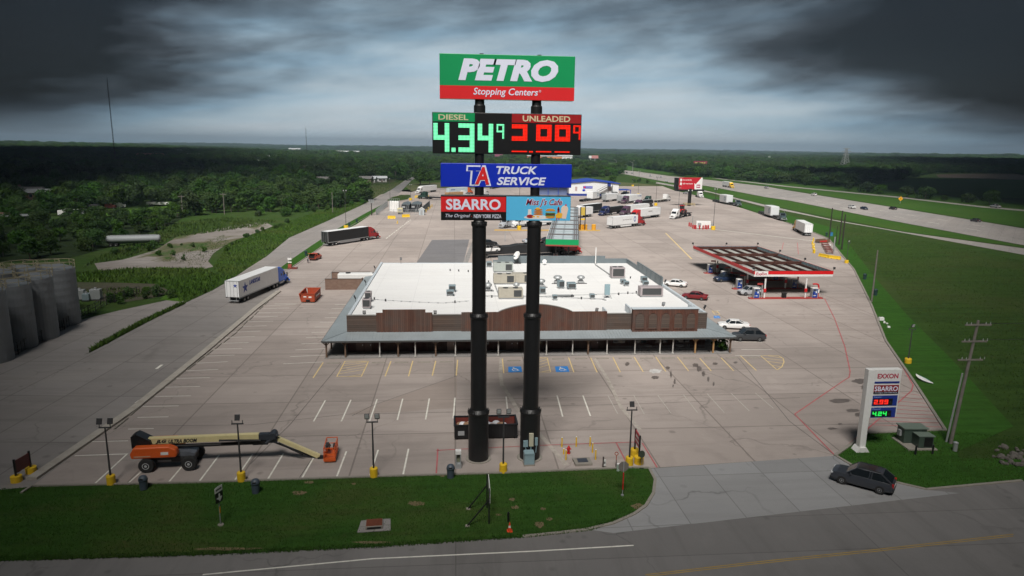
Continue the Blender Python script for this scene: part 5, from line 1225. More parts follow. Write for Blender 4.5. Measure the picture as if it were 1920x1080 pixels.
# tanker trailer parked in the old yard
t = thing('tanker_trailer', 'old grey cylindrical tanker trailer parked in the weedy yard', 'trailer', (P(252, 461).x, P(252, 461).y, .02), ANG(P(212, 461.5), P(292, 459.5)))
x_ = 6.6; secs = [[(x, 1.15 * k * math.cos(R(a)), 1.9 + 1.0 * k * math.sin(R(a))) for a in range(0, 360, 18)] for x, k in ((x_ + .0, .5), (x_ - .15, .85), (x_ - .5, 1), (-x_ + .5, 1), (-x_ + .15, .85), (-x_, .5))]
MB().loft(secs).obj('tank', M('dull grey tank skin', (.27, .29, .30), .6, var=.1), t, smooth=True); MB().b2((-x_ + .3, -.45, .8), (x_ - .4, .45, 1.1)).obj('chassis', k_dark, t); MB().b2((-x_ + 1, -.4, 2.9), (x_ - 1, .4, 2.95)).obj('walkway', k_grey, t)
for s in (-1, 1):
    for x in (-x_ + 1.2, -x_ + 2.45): wheel(t, x, s * .96, .48, .5, s)
    MB().bar((x_ - 2.5, s * .8, 0), (x_ - 2.5, s * .8, 1.2), .12).obj('landing_leg', k_dark, t)

# --- boom lift
pf_, pr_ = P(356, 881.5), P(276, 885.5)
rz = ANG(pr_, pf_); n = Vector((-math.sin(rz), math.cos(rz), 0)); o = (pf_ + pr_) / 2 + n * 1.15
bl = thing('boom_lift', 'orange and cream telescopic boom lift with its basket resting low', 'boom lift', (o.x, o.y, .02), rz)
k_bo = M('lift orange paint', (.62, .10, .015), .45, var=.04, dirt=.1); k_bc = M('lift cream paint', (.64, .56, .30), .45, var=.04, dirt=.1)
WB = (pf_ - pr_).length
ch = MB().b2((-WB / 2 - .3, -.62, .55), (WB / 2 + .3, .62, 1.05)).obj('chassis', k_dark, bl, bevel=.05)
MB().prof([(.55, 1.055), (.5, 1.5), (1.6, 1.42), (WB / 2 + .35, 1.25), (WB / 2 + .35, 1.055)], -.6, .6).obj('deck_cover', M('slate grey deck', (.11, .12, .14), .5), ch)
MB().b2((-1.0, -.64, .62), (.1, -.622, .78)).obj('placard', k_grey, ch)
for s in (-1, 1):
    for x in (-WB / 2, WB / 2): wheel(bl, x, s * 1.12, .62, .52, s, rimm=M('lift wheel rim', (.42, .44, .45), .5))
    MB().bar((-WB / 2, s * .55, .62), (-WB / 2, s * 1.0, .62), .2).bar((WB / 2, s * .55, .62), (WB / 2, s * 1.0, .62), .2).obj('axle', k_dark, bl)
MB().lathe([(.7, 1.055), (.7, 1.25)], 20, (-.9, 0, 0)).obj('turntable', k_dark, bl)
for s in (-1, 1):
    h_ = MB().prof([(-WB / 2 - 1.15, 1.26), (-WB / 2 - 1.22, 1.7), (-WB / 2 - .9, 2.25), (.2, 2.25), (.75, 1.95), (.85, 1.5), (.7, 1.26)], s * .55, s * 1.28).obj('engine_hood', k_bo, bl, bevel=.12, seg=3)
    MB().b2((-.45, s * 1.283, 1.55), (.15, s * 1.295, 1.8)).obj('placard', k_white, h_); MB().b2((-WB / 2 - .9, s * 1.283, 1.42), (-1.3, s * 1.293, 1.52)).obj('placard', M('pale decal', (.5, .3, .2)), h_)
MB().b2((-WB / 2 - 1.2, -.54, 1.27), (.3, .54, 1.9)).prof([(-WB / 2 - 1.3, 1.9), (-WB / 2 - 1.3, 2.95), (-WB / 2 - .9, 3.15), (-WB / 2 - .6, 3.0), (-WB / 2 + .2, 2.5), (-WB / 2 + .35, 1.9)], -.5, .5).obj('turret', k_black, bl)
def lx(u, v, z=None): # local point on the boom plane y=0 (world plane through o along rz)
    d = P(u, v, 0) - Vector((0, 0, CAM_H)); nn = Vector((-math.sin(rz), math.cos(rz), 0))
    q = Vector((0, 0, CAM_H)) + d * (nn.dot(o - Vector((0, 0, CAM_H))) / nn.dot(d)) - o
    return Vector((q.x * math.cos(rz) + q.y * math.sin(rz), 0, q.z))
a, b = lx(262, 827), lx(487, 830.5)
b.z = a.z - .05
bm1 = MB().box(((a.x + b.x) / 2, 0, (a.z + b.z) / 2), ((b - a).length, .46, .56), ry=math.atan2(a.z - b.z, b.x - a.x)).obj('main_boom', k_bc, bl, bevel=.03)
text('lettering', 'JLG', a.x + 1.35, a.x + 2.25, a.z - .24, a.z + .12, -.235, M('black lettering', (.015, .015, .02)), bm1, shear=.3, bold=.04)
text('lettering', 'ULTRA BOOM', a.x + 2.4, a.x + 4.75, a.z - .24, a.z + .10, -.235, M('black lettering', (.015, .015, .02)), bm1, shear=.3, bold=.03)
MB().cyl((a.x + 6.6, -.40, a.z - .12), (b.x + .2, -.40, b.z - .22), .09).cyl((a.x + .8, 0, a.z - .62), (b.x + .35, 0, b.z - .60), .16).box((b.x + .1, 0, b.z - .55), (1.3, .5, .35)).obj('extension_cylinder', k_black, bl)
MB().box((b.x + .45, 0, b.z), (.9, .5, .5)).box((b.x + 1.1, 0, b.z - .18), (.9, .6, .75)).cyl((b.x + 1.2, -.5, b.z + .1), (b.x + 1.2, .5, b.z + .1), .3).cyl((b.x + .6, -.45, b.z - .5), (b.x + 1.7, -.3, b.z + .2), .1).obj('boom_knuckle', M('charcoal fittings', (.03, .035, .045), .5), bl)
ja, jb = lx(519, 821.5), lx(599, 856)
MB().bar(ja, jb, .34, .36).obj('jib', k_bc, bl, bevel=.03); MB().cyl(ja + Vector((.2, -.3, -.35)), ja.lerp(jb, .62) + Vector((0, -.3, -.35)), .08).bar(ja + Vector((-.5, 0, -.25)), ja.lerp(jb, .95) + Vector((0, 0, -.3)), .12).obj('jib_cylinder', k_black, bl)
MB().box(jb + Vector((.25, 0, -.25)), (.8, .5, .5)).obj('basket_rotator', k_black, bl)
bk0 = jb.x + .55
cage = MB()
z0_, z1_ = .25, 1.40
for z in (z0_ + .03, .85, z1_):
    for p_, q_ in (((bk0, -1.15), (bk0 + .95, -1.15)), ((bk0 + .95, -1.15), (bk0 + .95, 1.15)), ((bk0 + .95, 1.15), (bk0, 1.15)), ((bk0, 1.15), (bk0, -1.15))): cage.bar((p_[0], p_[1], z), (q_[0], q_[1], z), .06)
for x in (bk0, bk0 + .95):
    for y in (-1.15, -.4, .4, 1.15): cage.bar((x, y, z0_), (x, y, z1_), .055)
cage.obj('basket_rail', k_bo, bl)
MB().b2((bk0 - .03, -1.18, z0_ - .1), (bk0 + .98, 1.18, z0_)).b2((bk0 - .05, -1.2, z0_), (bk0 - .01, 1.2, z0_ + .22)).b2((bk0 + .96, -1.2, z0_), (bk0 + 1.0, 1.2, z0_ + .22)).b2((bk0 - .01, -1.2, z0_), (bk0 + .96, -1.16, z0_ + .22)).obj('basket_floor', k_bo, bl)
MB().b2((bk0 + .05, -.35, 1.0), (bk0 + .3, .35, 1.3)).tube([(bk0 + .15, .5, 1.2), (bk0 + .35, .6, .9), (bk0 + .2, .6, .4)], .06).b2((bk0 + .6, .5, .5), (bk0 + .85, .9, .95)).obj('control_box', k_dark, bl)
# ------------------------------------------------------------------ lamp posts
k_pole = M('dark bronze pole', (.055, .055, .058), .5, .2, var=.1)
k_wood = M('creosoted pole', (.030, .024, .020), .9, var=.25, scale=2)
k_gwood = M('grey weathered pole', (.16, .145, .13), .9, var=.2, scale=2)
def lamp(pb, vt, lab, heads=2, base=True, br=.34, bh=.75, back=False, group=None, mat=None):
    b = P(*pb); h = HZ(b, vt)
    t = thing('lamp_post', lab, 'lamp post', (b.x, b.y, .02), 0, group)
    z0 = 0
    if base: MB().lathe([(br, 0), (br, bh), (br * .9, bh + .06)], 18).obj('base', k_yellow, t); z0 = bh
    MB().cyl((0, 0, z0), (0, 0, h - .55), .085, .06, 10).obj('pole', mat or k_pole, t)
    MB().bar((-.48, 0, h - .6), (.48, 0, h - .6), .09).bar((-.42, 0, h - .6), (-.42, 0, h - .3), .05).bar((.42, 0, h - .6), (.42, 0, h - .3), .05).obj('crossarm', mat or k_pole, t)
    for s in ((-1, 1) if heads == 2 else (0,)):
        d = 1 if back else -1
        hd = MB().box((s * .42, d * .05, h - .08), (.40, .16, .50), rx=R(d * -20)).obj('lamp_head', k_dark, t, bevel=.02)
        MB().box((s * .42, d * .14, h - .05), (.32, .02, .40), rx=R(d * -20)).obj('lens', k_lamp, hd)
    return t
G1 = 'lamp posts along the front lawn'
lamp((209, 908), 789, 'leftmost front lawn lamp post with two heads and dim yellow base', 2, group=G1, back=True)
lamp((453, 902), 782, 'lamp post with single head in front of the boom lift', 1, group=G1, back=True)
lamp((701, 894), 779, 'two headed lamp post right of the lift basket', 2, group=G1)
lamp((943.5, 885.5), 770, 'two headed lamp post between the sign columns', 2, group=G1)
lamp((1179.5, 873), 757, 'single headed lamp post beside the red entrance sign', 1, group=G1, back=True)
G2 = 'tall lamp posts round the truck lot'
lamp((649, 429.5), 357, 'tall lamp post with yellow base behind the black trailer truck', 2, br=.75, bh=1.1, group=G2)
lamp((770, 375.5), 346, 'tall lamp post with yellow base by the planted island', 2, br=.75, bh=1.0, group=G2)
lamp((731.5, 378), 335, 'tall lamp post without yellow base left of the planted island', 1, base=False, group=G2)
lamp((973.5, 431.5), 349, 'three armed lamp post with yellow bell base seen through the sign gap', 2, br=.7, bh=1.4, group=G2)
lamp((1229.5, 385.5), 331, 'tall lamp post with yellow base beside the silver tractor with tub trailer', 2, br=.8, bh=1.2, group=G2)
lamp((1196.5, 365.5), 321, 'tall lamp post right of the blue roofed building', 2, br=.8, bh=.9, group=G2)
lamp((1186.3, 349.3), 301, 'tall lamp post with yellow base at the far lot edge', 1, br=.8, bh=1.0, group=G2)
lamp((1271.8, 396), 352, 'tall lamp post left of the red billboard post', 2, base=False, group=G2)
lamp((1337, 431), 354, 'tall lamp post with big yellow base beside the white generator', 2, br=.75, bh=1.25, group=G2)
lamp((1587, 493.5), 452, 'short lamp pole with yellow block base on the right verge', 1, br=.5, bh=.7, group=G2)
lamp((1702, 681), 610, 'lamp pole with stepped yellow base on the right verge near the blowing flag', 1, br=.42, bh=.6, group=G2)
# ------------------------------------------------------------------ utility poles
def pole(pb, vt, lab, r=.16, arms=(), mat=None, lean=0.0, name='utility_pole', extra=None):
    b = P(*pb); h = HZ(b, vt)
    t = thing(name, lab, 'pole', (b.x, b.y, 0)); 
    MB().cyl((0, 0, 0), (lean, 0, h), r, r * .7, 10).obj('pole', mat or k_wood, t)
    for z, L_ in arms:
        a = MB().box((lean * (h - z) / h, -.1, h - z), (L_, .12, .14)).obj('crossarm', k_gwood, t)
        for k in (-.45, -.28, .28, .45): MB().cyl((k * L_ + lean, -.1, h - z + .07), (k * L_ + lean, -.1, h - z + .27), .05, .03, 6).obj('insulator', k_galv, a)
    return t, h
pole((697, 404), 372, 'dark utility pole with three transformers on the service verge', .2)
b = P(697, 404)
t = thing('pole_transformers', 'three grey transformer cans at the top of the verge utility pole', 'transformer', (b.x, b.y, 0)); h = HZ(b, 374)
for k in range(3): MB().cyl((-.75 + .75 * k, -.5, h - 1.4), (-.75 + .75 * k, -.5, h), .30, n=12).obj('can', k_galv, t)
MB().bar((-1.1, -.25, h - .9), (1.1, -.25, h - .9), .12).obj('bracket', k_dark, t)
pole((624, 400), 360, 'thin pale utility pole among the bushes left of the road', .16, mat=k_gwood)
pole((1554.5, 449.5), 390, 'left one of three dark poles on the right verge', .22); pole((1573, 459), 395, 'middle one of three dark poles on the right verge', .22); pole((1578, 468), 402, 'right one of three dark poles on the right verge', .24)
pole((1562.5, 475.5), 444, 'short grey concrete pole beside the yellow barriers', .22, mat=k_galv); pole((1567, 456), 424, 'thin brown pole behind the short grey pole', .12)
pole((1634, 566), 469, 'weathered pole standing alone on the right verge', .17, mat=k_gwood)
t, h = pole((1782, 832), 601, 'tall power pole with three crossarms at the right edge', .17, ((.4, 2.6), (2.0, 2.5), (3.8, 2.5)), lean=.9, mat=k_gwood)
pole((1774, 829), 700, 'grey steel pole leaning beside the tall power pole', .10, mat=k_galv, lean=.6)
for pb, vt, lab in (((343, 406), 366, 'utility pole with crossarm between trees above the old yard'), ((421, 402), 362, 'utility pole in the bushes above the old yard'), ((742, 338), 321, 'utility pole by the country road'), ((573, 342), 310, 'utility pole among houses in the woods'), ((718, 335), 318, 'utility pole by the board fence')):
    pole(pb, vt, lab, .18, ((.5, 2.4),), mat=k_gwood)
for k, (u, v, vt) in enumerate(((1107, 313, 296), (1126, 316, 297), (1155, 320, 299), (1186, 322, 303))):
    b = P(u, v); h = HZ(b, vt); t = thing('highway_lamp', 'tall curved highway lamp number%s along the distant highway' % (' one' if k == 0 else ' two' if k == 1 else ' three' if k == 2 else ' four'), 'lamp post', (b.x, b.y, 0), 0, 'lamps along the distant highway')
    t['label'] = ('leftmost curved lamp by the distant highway', 'curved lamp next to the far pink billboard', 'curved lamp by the highway above the blue roof', 'rightmost curved lamp by the distant highway')[k]
    MB().cyl((0, 0, 0), (0, 0, h * .85), .25, .18, 8).obj('pole', k_galv, t); MB().tube([(0, 0, h * .85), (-1, 0, h * .94), (-3.5, 0, h)], .14, 6).obj('arm', k_galv, t)
# masts
b = P(217, 330); hh = 140 
def mast(u, v0, vt, lab, w_=.6):
    b = P(u, v0); h = HZ(b, vt); t = thing('radio_mast', lab, 'mast', (b.x, b.y, 0))
    mb = MB()
    for k in range(3):
        a = R(120 * k); mb.bar((w_ * math.cos(a), w_ * math.sin(a), 0), (w_ * math.cos(a) * .6, w_ * math.sin(a) * .6, h), .13)
    n_ = 30
    for j in range(n_):
        z0, z1 = h * j / n_, h * (j + 1) / n_; f = 1 - .4 * j / n_
        for k in range(3): mb.bar((w_ * f * math.cos(R(120 * k)), w_ * f * math.sin(R(120 * k)), z0), (w_ * f * math.cos(R(120 * k + 120)), w_ * f * math.sin(R(120 * k + 120)), z1), .12)
    mb.obj('lattice', k_dark, t); MB().bar((0, 0, h), (0, 0, h + 3), .15).obj('antenna', k_dark, t)
mast(218, 318, 148, 'very tall thin radio mast rising from the woods at left'); mast(576, 300, 240, 'faint radio mast on the horizon left of the sign', .7)
b = P(1583, 321); h = HZ(b, 278)
t = thing('transmission_tower', 'steel lattice transmission tower in the woods at right', 'tower', (b.x, b.y, 0)); mb = MB()
def tw(z): f = min(1.0, z / h); return 5.5 * (1 - f) ** 1.3 + .9
n_ = 9
for j in range(n_):
    z0, z1 = h * j / n_, h * (j + 1) / n_; a, c2 = tw(z0), tw(z1)
    cs = ((-1, -1), (1, -1), (1, 1), (-1, 1))
    for k in range(4):
        p, q = cs[k], cs[(k + 1) % 4]
        mb.bar((p[0] * a, p[1] * a, z0), (p[0] * c2, p[1] * c2, z1), .38).bar((p[0] * a, p[1] * a, z0), (q[0] * c2, q[1] * c2, z1), .24).bar((q[0] * a, q[1] * a, z0), (p[0] * c2, p[1] * c2, z1), .24)
mb.obj('lattice', k_galv, t)
for z, L_ in ((h * .98, 5), (h * .86, 7), (h * .74, 5)): MB().bar((-L_, 0, z), (L_, 0, z), .45).bar((-L_, 0, z), (0, 0, z + 1.6), .25).bar((L_, 0, z), (0, 0, z + 1.6), .25).obj('crossarm', k_galv, t)

# ------------------------------------------------------------------ front lawn furniture
k_bin = M('slate blue bin plastic', (.055, .075, .10), .5, var=.1, dirt=.2); k_gbin = M('dark green bin', (.015, .045, .045), .6, var=.1)
def domebin(pb, lab, sc=1.0, mat=None):
    b = P(*pb); t = thing('litter_bin', lab, 'litter bin', (b.x, b.y, .04), 0, 'round litter bins'); t.scale = (sc,) * 3
    MB().lathe([(.29, 0), (.33, .78)], 20).obj('body', mat or k_bin, t); l = MB().lathe([(.36, .785), (.36, .88), (.33, 1.0), (.25, 1.14), (.08, 1.22)], 20).obj('lid', mat or k_bin, t, smooth=True)
    MB().box((0, -.31, .98), (.26, .06, .13)).obj('opening', k_black, l)
domebin((270, 918), 'domed slate bin on the lawn beside the boom lift'); domebin((480, 924.5), 'domed slate bin on the lawn right of the single headed lamp'); domebin((845, 896), 'domed slate bin at the kerb left of the sign columns')
for pb, lab in (((1621, 524), 'dark bin on the right verge beside the lone pole, upper one'), ((1641, 554), 'dark bin on the right verge beside the lone pole, lower one'), ((1549.5, 443), 'dark green bin on the verge behind the amber cab truck'), ((574, 479.5), 'dark bin on the grass strip behind the orange red hatchback'), ((655, 424), 'dark bin beside the yellow lamp base near the service road'), ((669, 417.5), 'dark bin farther along the service road grass strip')): domebin(pb, lab, 1.1, k_gbin)
b = P(1558, 442.5); t = thing('blue_kiosk', 'small blue bin on the verge beside the left dark pole', 'litter bin', (b.x, b.y, .02)); MB().b2((-.45, -.35, 0), (.45, .35, 1.3)).obj('body', M('bright blue bin', (.03, .16, .34)), t, bevel=.05); MB().b2((-.5, -.4, 1.303), (.5, .4, 1.4)).obj('lid', k_dark, t)
# toll sign
b = P(414, 985); h = HZ(b, 913)
t = thing('route_sign', 'narrow black and white route sign on a post in the front lawn', 'sign', (b.x, b.y, .04), R(68))
MB().bar((0, 0, 0), (0, 0, h), .06).obj('post', k_galv, t); MB().lathe([(.22, 0), (.2, .06)], 14).obj('footing', m_kerb, t)
p_ = MB().b2((-.38, -.06, h - .42), (.38, -.035, h)).obj('upper_plate', k_white, t); text('lettering', '~', -.30, .30, h - .32, h - .1, -.06, k_black, p_, depth=.004, bold=.02)
p_ = MB().b2((-.38, -.06, h - 1.25), (.38, -.035, h - .46)).obj('lower_plate', k_black, t); MB().front([(-.05, h - .55), (.1, h - .55), (.1, h - .8), (.3, h - .85), (.22, h - 1.0), (.05, h - 1.18), (-.08, h - 1.0), (-.3, h - .85), (-.05, h - .82)], -.066, -.061).obj('state_emblem', k_white, p_)
MB().b2((-.06, -.05, h - 2.1), (.06, -.033, h - 1.6)).obj('reflector', M('orange reflector', (.6, .28, .02)), t)
# edge-on sign frame with braces
a, b = P(913, 953), P(916.8, 983); h = HZ(a, 889.5)
t = thing('braced_sign_frame', 'black braced sign board seen edge on in the front lawn', 'sign', (a.x, a.y, .04)); bb = b - a
MB().bar((0, 0, 0), (0, 0, h), .10).obj('post', k_black, t); MB().bar((bb.x, bb.y, 0), (bb.x, bb.y, h), .10).obj('post', k_black, t)
bd = Vector((bb.x, bb.y, 0)).normalized(); nn = Vector((-bd.y, bd.x, 0))
for q0, bx in ((Vector((0, 0, 0)), P(878, 955)), (bb, P(876.5, 987))):
    e = bx - a; MB().bar((e.x, e.y, .03), (q0.x, q0.y, h * .68), .08).obj('brace', k_black, t); MB().box((e.x, e.y, .02), (.3, .3, .05)).obj('footing', m_kerb, t)
MB().box((bb.x / 2 + .08, bb.y / 2, h - .62), (.05, bb.length, 1.15)).obj('board', k_white, t)
# cone and stake
b = P(955.5, 997); t = thing('traffic_cone', 'orange traffic cone with white band on the lawn edge', 'cone', (b.x, b.y, .04))
MB().b2((-.2, -.2, 0), (.2, .2, .05)).lathe([(.15, .05), (.10, .32)], 16).obj('lower_cone', M('cone orange', (.68, .06, .015)), t); MB().lathe([(.098, .323), (.075, .48)], 16).obj('white_band', k_white, t); MB().lathe([(.073, .483), (.03, .72)], 16).obj('upper_cone', M('cone orange', (.68, .06, .015)), t)
b = P(953, 979); tag(MB().cyl((b.x, b.y, 0), (b.x, b.y, .78), .085, .09, 12).cyl((b.x, b.y, .781), (b.x, b.y, .84), .06, .05, 12).obj('marker_stake', k_black), 'short black marker post behind the traffic cone', 'post')
# drain inlet
b = P(702, 988); t = thing('drain_inlet', 'rusty grated drain inlet in a pale concrete apron on the lawn', 'drain', (b.x, b.y, .02), R(4)); ap = MB().prism([(-1.2, -.75), (1.2, -.75), (1.15, .85), (-1.0, .85)], .04, .08).obj('apron', m_walk, t); bx = MB().b2((-.62, -.5, .083), (.62, .5, .34)).obj('inlet_box', m_kerb, t, bevel=.03); gr = MB()
for k in range(12): gr.b2((-.56 + .095 * k, -.44, .345), (-.50 + .095 * k, .44, .40))
gr.b2((-.58, -.46, .342), (.58, .46, .346)); gr.obj('grate', M('rusty iron', (.16, .045, .022), .9, var=.25, scale=4), t); MB().b2((-.5, -.515, .12), (.5, -.503, .27)).obj('throat', k_black, t)
# vent stand, transformer cabinet
b = P(859.4, 877); t = thing('vending_stand', 'pale metal service pedestal left of the sign columns', 'pedestal', (b.x, b.y, .02)); MB().b2((-.26, -.22, 0), (.26, .22, .35)).b2((-.24, -.2, .35), (-.16, .2, 1.3)).b2((.16, -.2, .35), (.24, .2, 1.3)).b2((-.155, .1, .35), (.155, .2, 1.3)).obj('body', k_galv, t); MB().b2((-.25, -.24, 1.303), (.25, .22, 1.65)).obj('head', k_white, t, bevel=.02); MB().b2((-.15, .06, .5), (.15, .097, 1.2)).obj('panel', M('olive panel', (.18, .19, .13)), t)
b = P(991.5, 870.5); t = thing('transformer_cabinet', 'pale blue transformer cabinet at the foot of the right sign column', 'cabinet', (b.x, b.y, .02), R(2)); MB().b2((-.45, -.38, .12), (.45, .38, 1.05)).obj('body', M('pale blue cabinet', (.22, .32, .36)), t, bevel=.03); MB().prof([(-.48, 1.053), (.48, 1.053), (.42, 1.2), (-.42, 1.2)], -.42, .4).obj('lid', M('pale blue cabinet', (.22, .32, .36)), t, bevel=.02); MB().b2((-.5, -.42, 0), (.5, .42, .117)).obj('plinth', m_kerb, t)
b = P(1066, 850.5); t = thing('fire_hydrant', 'red fire hydrant ringed by yellow bollards', 'hydrant', (b.x, b.y, .02)); MB().lathe([(.17, 0), (.17, .06), (.12, .08), (.12, .52), (.15, .54), (.15, .58), (.12, .62), (.07, .72), (.03, .78)], 16).obj('barrel', k_red, t); MB().cyl((-.24, 0, .44), (.24, 0, .44), .065, n=12).cyl((0, -.24, .40), (0, 0, .40), .085, n=12).obj('nozzle', k_red, t); MB().lathe([(.12, -.02), (.12, .10)], 12).obj('foot', k_black, t)
for (u, v), lab in zip(((1053.4, 838.5), (1080.2, 837.5), (1106.2, 837), (1110.8, 849), (1116.5, 862), (1061, 862.5), (1056.8, 852)), ('yellow bollard at the back left of the hydrant', 'yellow bollard at the back middle behind the hydrant', 'yellow bollard at the back right of the hydrant', 'yellow bollard on the right side of the hydrant, middle one', 'yellow bollard on the right side, nearest the lawn', 'yellow bollard in front of the hydrant, left of the concrete box', 'short yellow bollard left of the hydrant')):
    b = P(u, v); h_ = .55 if 'short' in lab else .95
    t = thing('bollard', lab, 'bollard', (b.x, b.y, .02), 0, 'yellow bollards round the hydrant'); MB().cyl((0, 0, 0), (0, 0, h_), .065, n=12).obj('post', k_yellow, t); MB().lathe([(.065, h_ + .001), (.05, h_ + .04), (.015, h_ + .055)], 12).obj('cap', k_white, t)
b = P(1092, 868); t = thing('valve_vault', 'square concrete valve box with dark steel lid by the lawn kerb', 'vault', (b.x, b.y, .02), R(3)); MB().b2((-.78, -.62, 0), (.78, .62, .22)).obj('box', m_kerb, t, bevel=.02); MB().b2((-.45, -.36, .223), (.45, .36, .27)).obj('lid', M('dark steel lid', (.05, .055, .07), .5), t)
b = P(1130.7, 878); t = thing('marker_post', 'dark post with a white lettered plate at the lawn kerb', 'post', (b.x, b.y, .03)); MB().cyl((0, 0, 0), (0, 0, 1.05), .07, n=10).obj('post', M('dark brown post', (.05, .035, .03)), t); p_ = MB().b2((.03, -.12, .25), (.20, -.09, .85)).obj('plate', k_white, t); text('lettering', '~', .05, .18, .35, .75, -.12, k_dark, p_, depth=.003)
b = P(1154.8, 876.5); t = thing('valve_post', 'thin black and red valve stand with a wheel at the lawn kerb', 'valve', (b.x, b.y, .03)); MB().cyl((0, 0, 0), (0, 0, .7), .035, n=8).obj('stem', k_black, t); MB().cyl((0, 0, .7), (0, 0, 1.15), .035, n=8).obj('upper_stem', M('faded red steel', (.36, .08, .05)), t); wv = MB()
for k in range(10): wv.bar((.15 * math.cos(R(36 * k)), 0, 1.28 + .15 * math.sin(R(36 * k))), (.15 * math.cos(R(36 * k + 36)), 0, 1.28 + .15 * math.sin(R(36 * k + 36))), .05)
wv.obj('handwheel', M('faded red steel', (.36, .08, .05)), t)
b = P(1158.8, 883.5); t = thing('stub_pipe', 'pale green stub pipe beside the backward stop sign', 'pipe', (b.x, b.y, .03)); MB().cyl((0, 0, 0), (0, 0, .62), .14, n=14).obj('pipe', M('pale green pipe', (.33, .42, .36)), t); MB().lathe([(.15, .621), (.15, .68)], 14).obj('cap', k_white, t); MB().sph((.24, 0, .08), .09).sph((.22, 0, .3), .07).obj('fitting', k_white, t)
# stop sign seen from behind
b = P(1166.8, 930); h = HZ(b, 866)
t = thing('stop_sign', 'stop sign seen from behind on a red sleeved post in the lawn', 'sign', (b.x, b.y, .04), R(3)); MB().bar((0, 0, 0), (0, 0, h - .05), .06).obj('post', k_galv, t); MB().bar((0, -.02, .55), (0, -.02, h - .95), .08).obj('sleeve', k_red, t)
MB().front([(.46 * math.cos(R(22.5 + 45 * k)), h - .46 + .46 * math.sin(R(22.5 + 45 * k))) for k in range(8)], .035, .05).obj('plate', M('bare sign back', (.17, .155, .14), .6), t); MB().front([(.455 * math.cos(R(22.5 + 45 * k)), h - .46 + .455 * math.sin(R(22.5 + 45 * k))) for k in range(8)], .052, .056).obj('red_face', k_red, t)
MB().cyl((0, 0, 0), (0, 0, .09), .12, n=10).obj('footing', k_galv, t)
# red entrance sign on two yellow bases
a, b = P(1189.5, 854.5), P(1197.5, 869); h = HZ(a, 804)
t = thing('entrance_sign', 'narrow red sign on black posts in two yellow drum bases', 'sign', (a.x, a.y, .02)); bb = b - a
for q in (Vector(), bb):
    MB().lathe([(.42, 0), (.42, .62), (.38, .66)], 20, (q.x, q.y, 0)).obj('base', k_yellow, t); MB().bar((q.x, q.y, .66), (q.x, q.y, h), .13).obj('post', k_black, t)
sd = MB().box((bb.x / 2, bb.y / 2, h - .65), (bb.length, .07, 1.15), rz=math.atan2(bb.y, bb.x)).obj('board', M('entrance sign red', (.42, .025, .04), .5), t)
tr_m = Matrix.Translation((bb.x / 2, bb.y / 2, 0)) @ Matrix.Rotation(math.atan2(bb.y, bb.x) , 4, 'Z')
text('lettering', '~', -.45, .45, h - .62, h - .25, -.04, k_white, sd, depth=.004, local=tr_m); text('lettering', '~', -.6, .6, h - 1.0, h - .72, -.04, k_white, sd, depth=.004, local=tr_m)
b = P(1203, 878); t = thing('round_sign', 'small round dark sign on a thin stand beside the yellow bases', 'sign', (b.x, b.y, .04), R(20)); MB().lathe([(.22, 0), (.2, .05)], 14).obj('base', k_black, t); MB().bar((0, 0, .05), (0, 0, 1.1), .03).obj('stem', k_galv, t); d = MB().lathe([(.32, -.015), (.32, .015)], 20).obj('disc', M('dark green disc', (.03, .04, .025)), t); d.location = (-.05, 0, 1.3); d.rotation_euler = (R(75), 0, 0)
# dark sign at the left
a, b = P(31.5, 903), P(59, 886); h = HZ(b, 846)
t = thing('entrance_sign', 'unlit entrance sign on two yellow bases in the dark left corner', 'sign', (a.x, a.y, .02)); bb = b - a
for q in (Vector(), bb):
    MB().lathe([(.42, 0), (.42, .5)], 20, (q.x, q.y, 0)).obj('base', k_yellow, t); MB().bar((q.x, q.y, .5), (q.x, q.y, h), .13).obj('post', k_black, t)
MB().box((bb.x / 2, bb.y / 2, h - .7), (bb.length, .07, 1.1), rz=math.atan2(bb.y, bb.x)).obj('board', M('dark red board', (.12, .02, .02), .5), t)

# ------------------------------------------------------------------ skips and bin store
def rubbish(o, n, x0, x1, y0, y1, z, names):
    rr = random.Random(3)
    for k in range(n):
        x, y = rr.uniform(x0, x1), rr.uniform(y0, y1); s = rr.uniform(.35, .55); w_ = k % 3 != 2
        bag = MB().sph((0, 0, .22), s, 10, 6, (1, .8, .7)); bag.cyl((0, 0, s * .6), (.05, .03, s * .95), .10, .04, 6)
        q = bag.obj('rubbish_bag', M('white bag', (.62, .62, .66), .5) if w_ else M('brown scrap', (.25, .15, .09), .9, var=.4, scale=6), None, smooth=True)
        q.location = o @ Vector((x, y, z)); tag(q, names[0] if w_ else names[1], 'rubbish', 'bags in the black skip')
p0, p1 = P(852, 826), P(970, 823); rz = ANG(p0, p1)
t = thing('roll_off_skip', 'black roll off skip full of rubbish behind the sign columns', 'skip', (p0.x, p0.y, .02), rz); L_ = (p1 - p0).length
sk = MB()
sk.b2((0, 0, .25), (L_, .09, 1.42)).b2((0, 2.2, .25), (L_, 2.29, 1.42)).b2((0, .09, .25), (.09, 2.2, 1.42)).b2((L_ - .09, .09, .25), (L_, 2.2, 1.42)).b2((.09, .09, .25), (L_ - .09, 2.2, .35))
sk.obj('body', k_black, t); MB().b2((-.05, -.06, 1.423), (L_ + .05, .10, 1.54)).b2((-.05, 2.19, 1.423), (L_ + .05, 2.35, 1.54)).b2((-.06, .1, 1.423), (.1, 2.19, 1.54)).b2((L_ - .1, .1, 1.423), (L_ + .06, 2.19, 1.54)).obj('rim', k_black, t)
MB().b2((.1, 2.18, .36), (L_ - .1, 2.198, 1.4)).obj('inner_lining', k_rust, t)
rbs = MB()
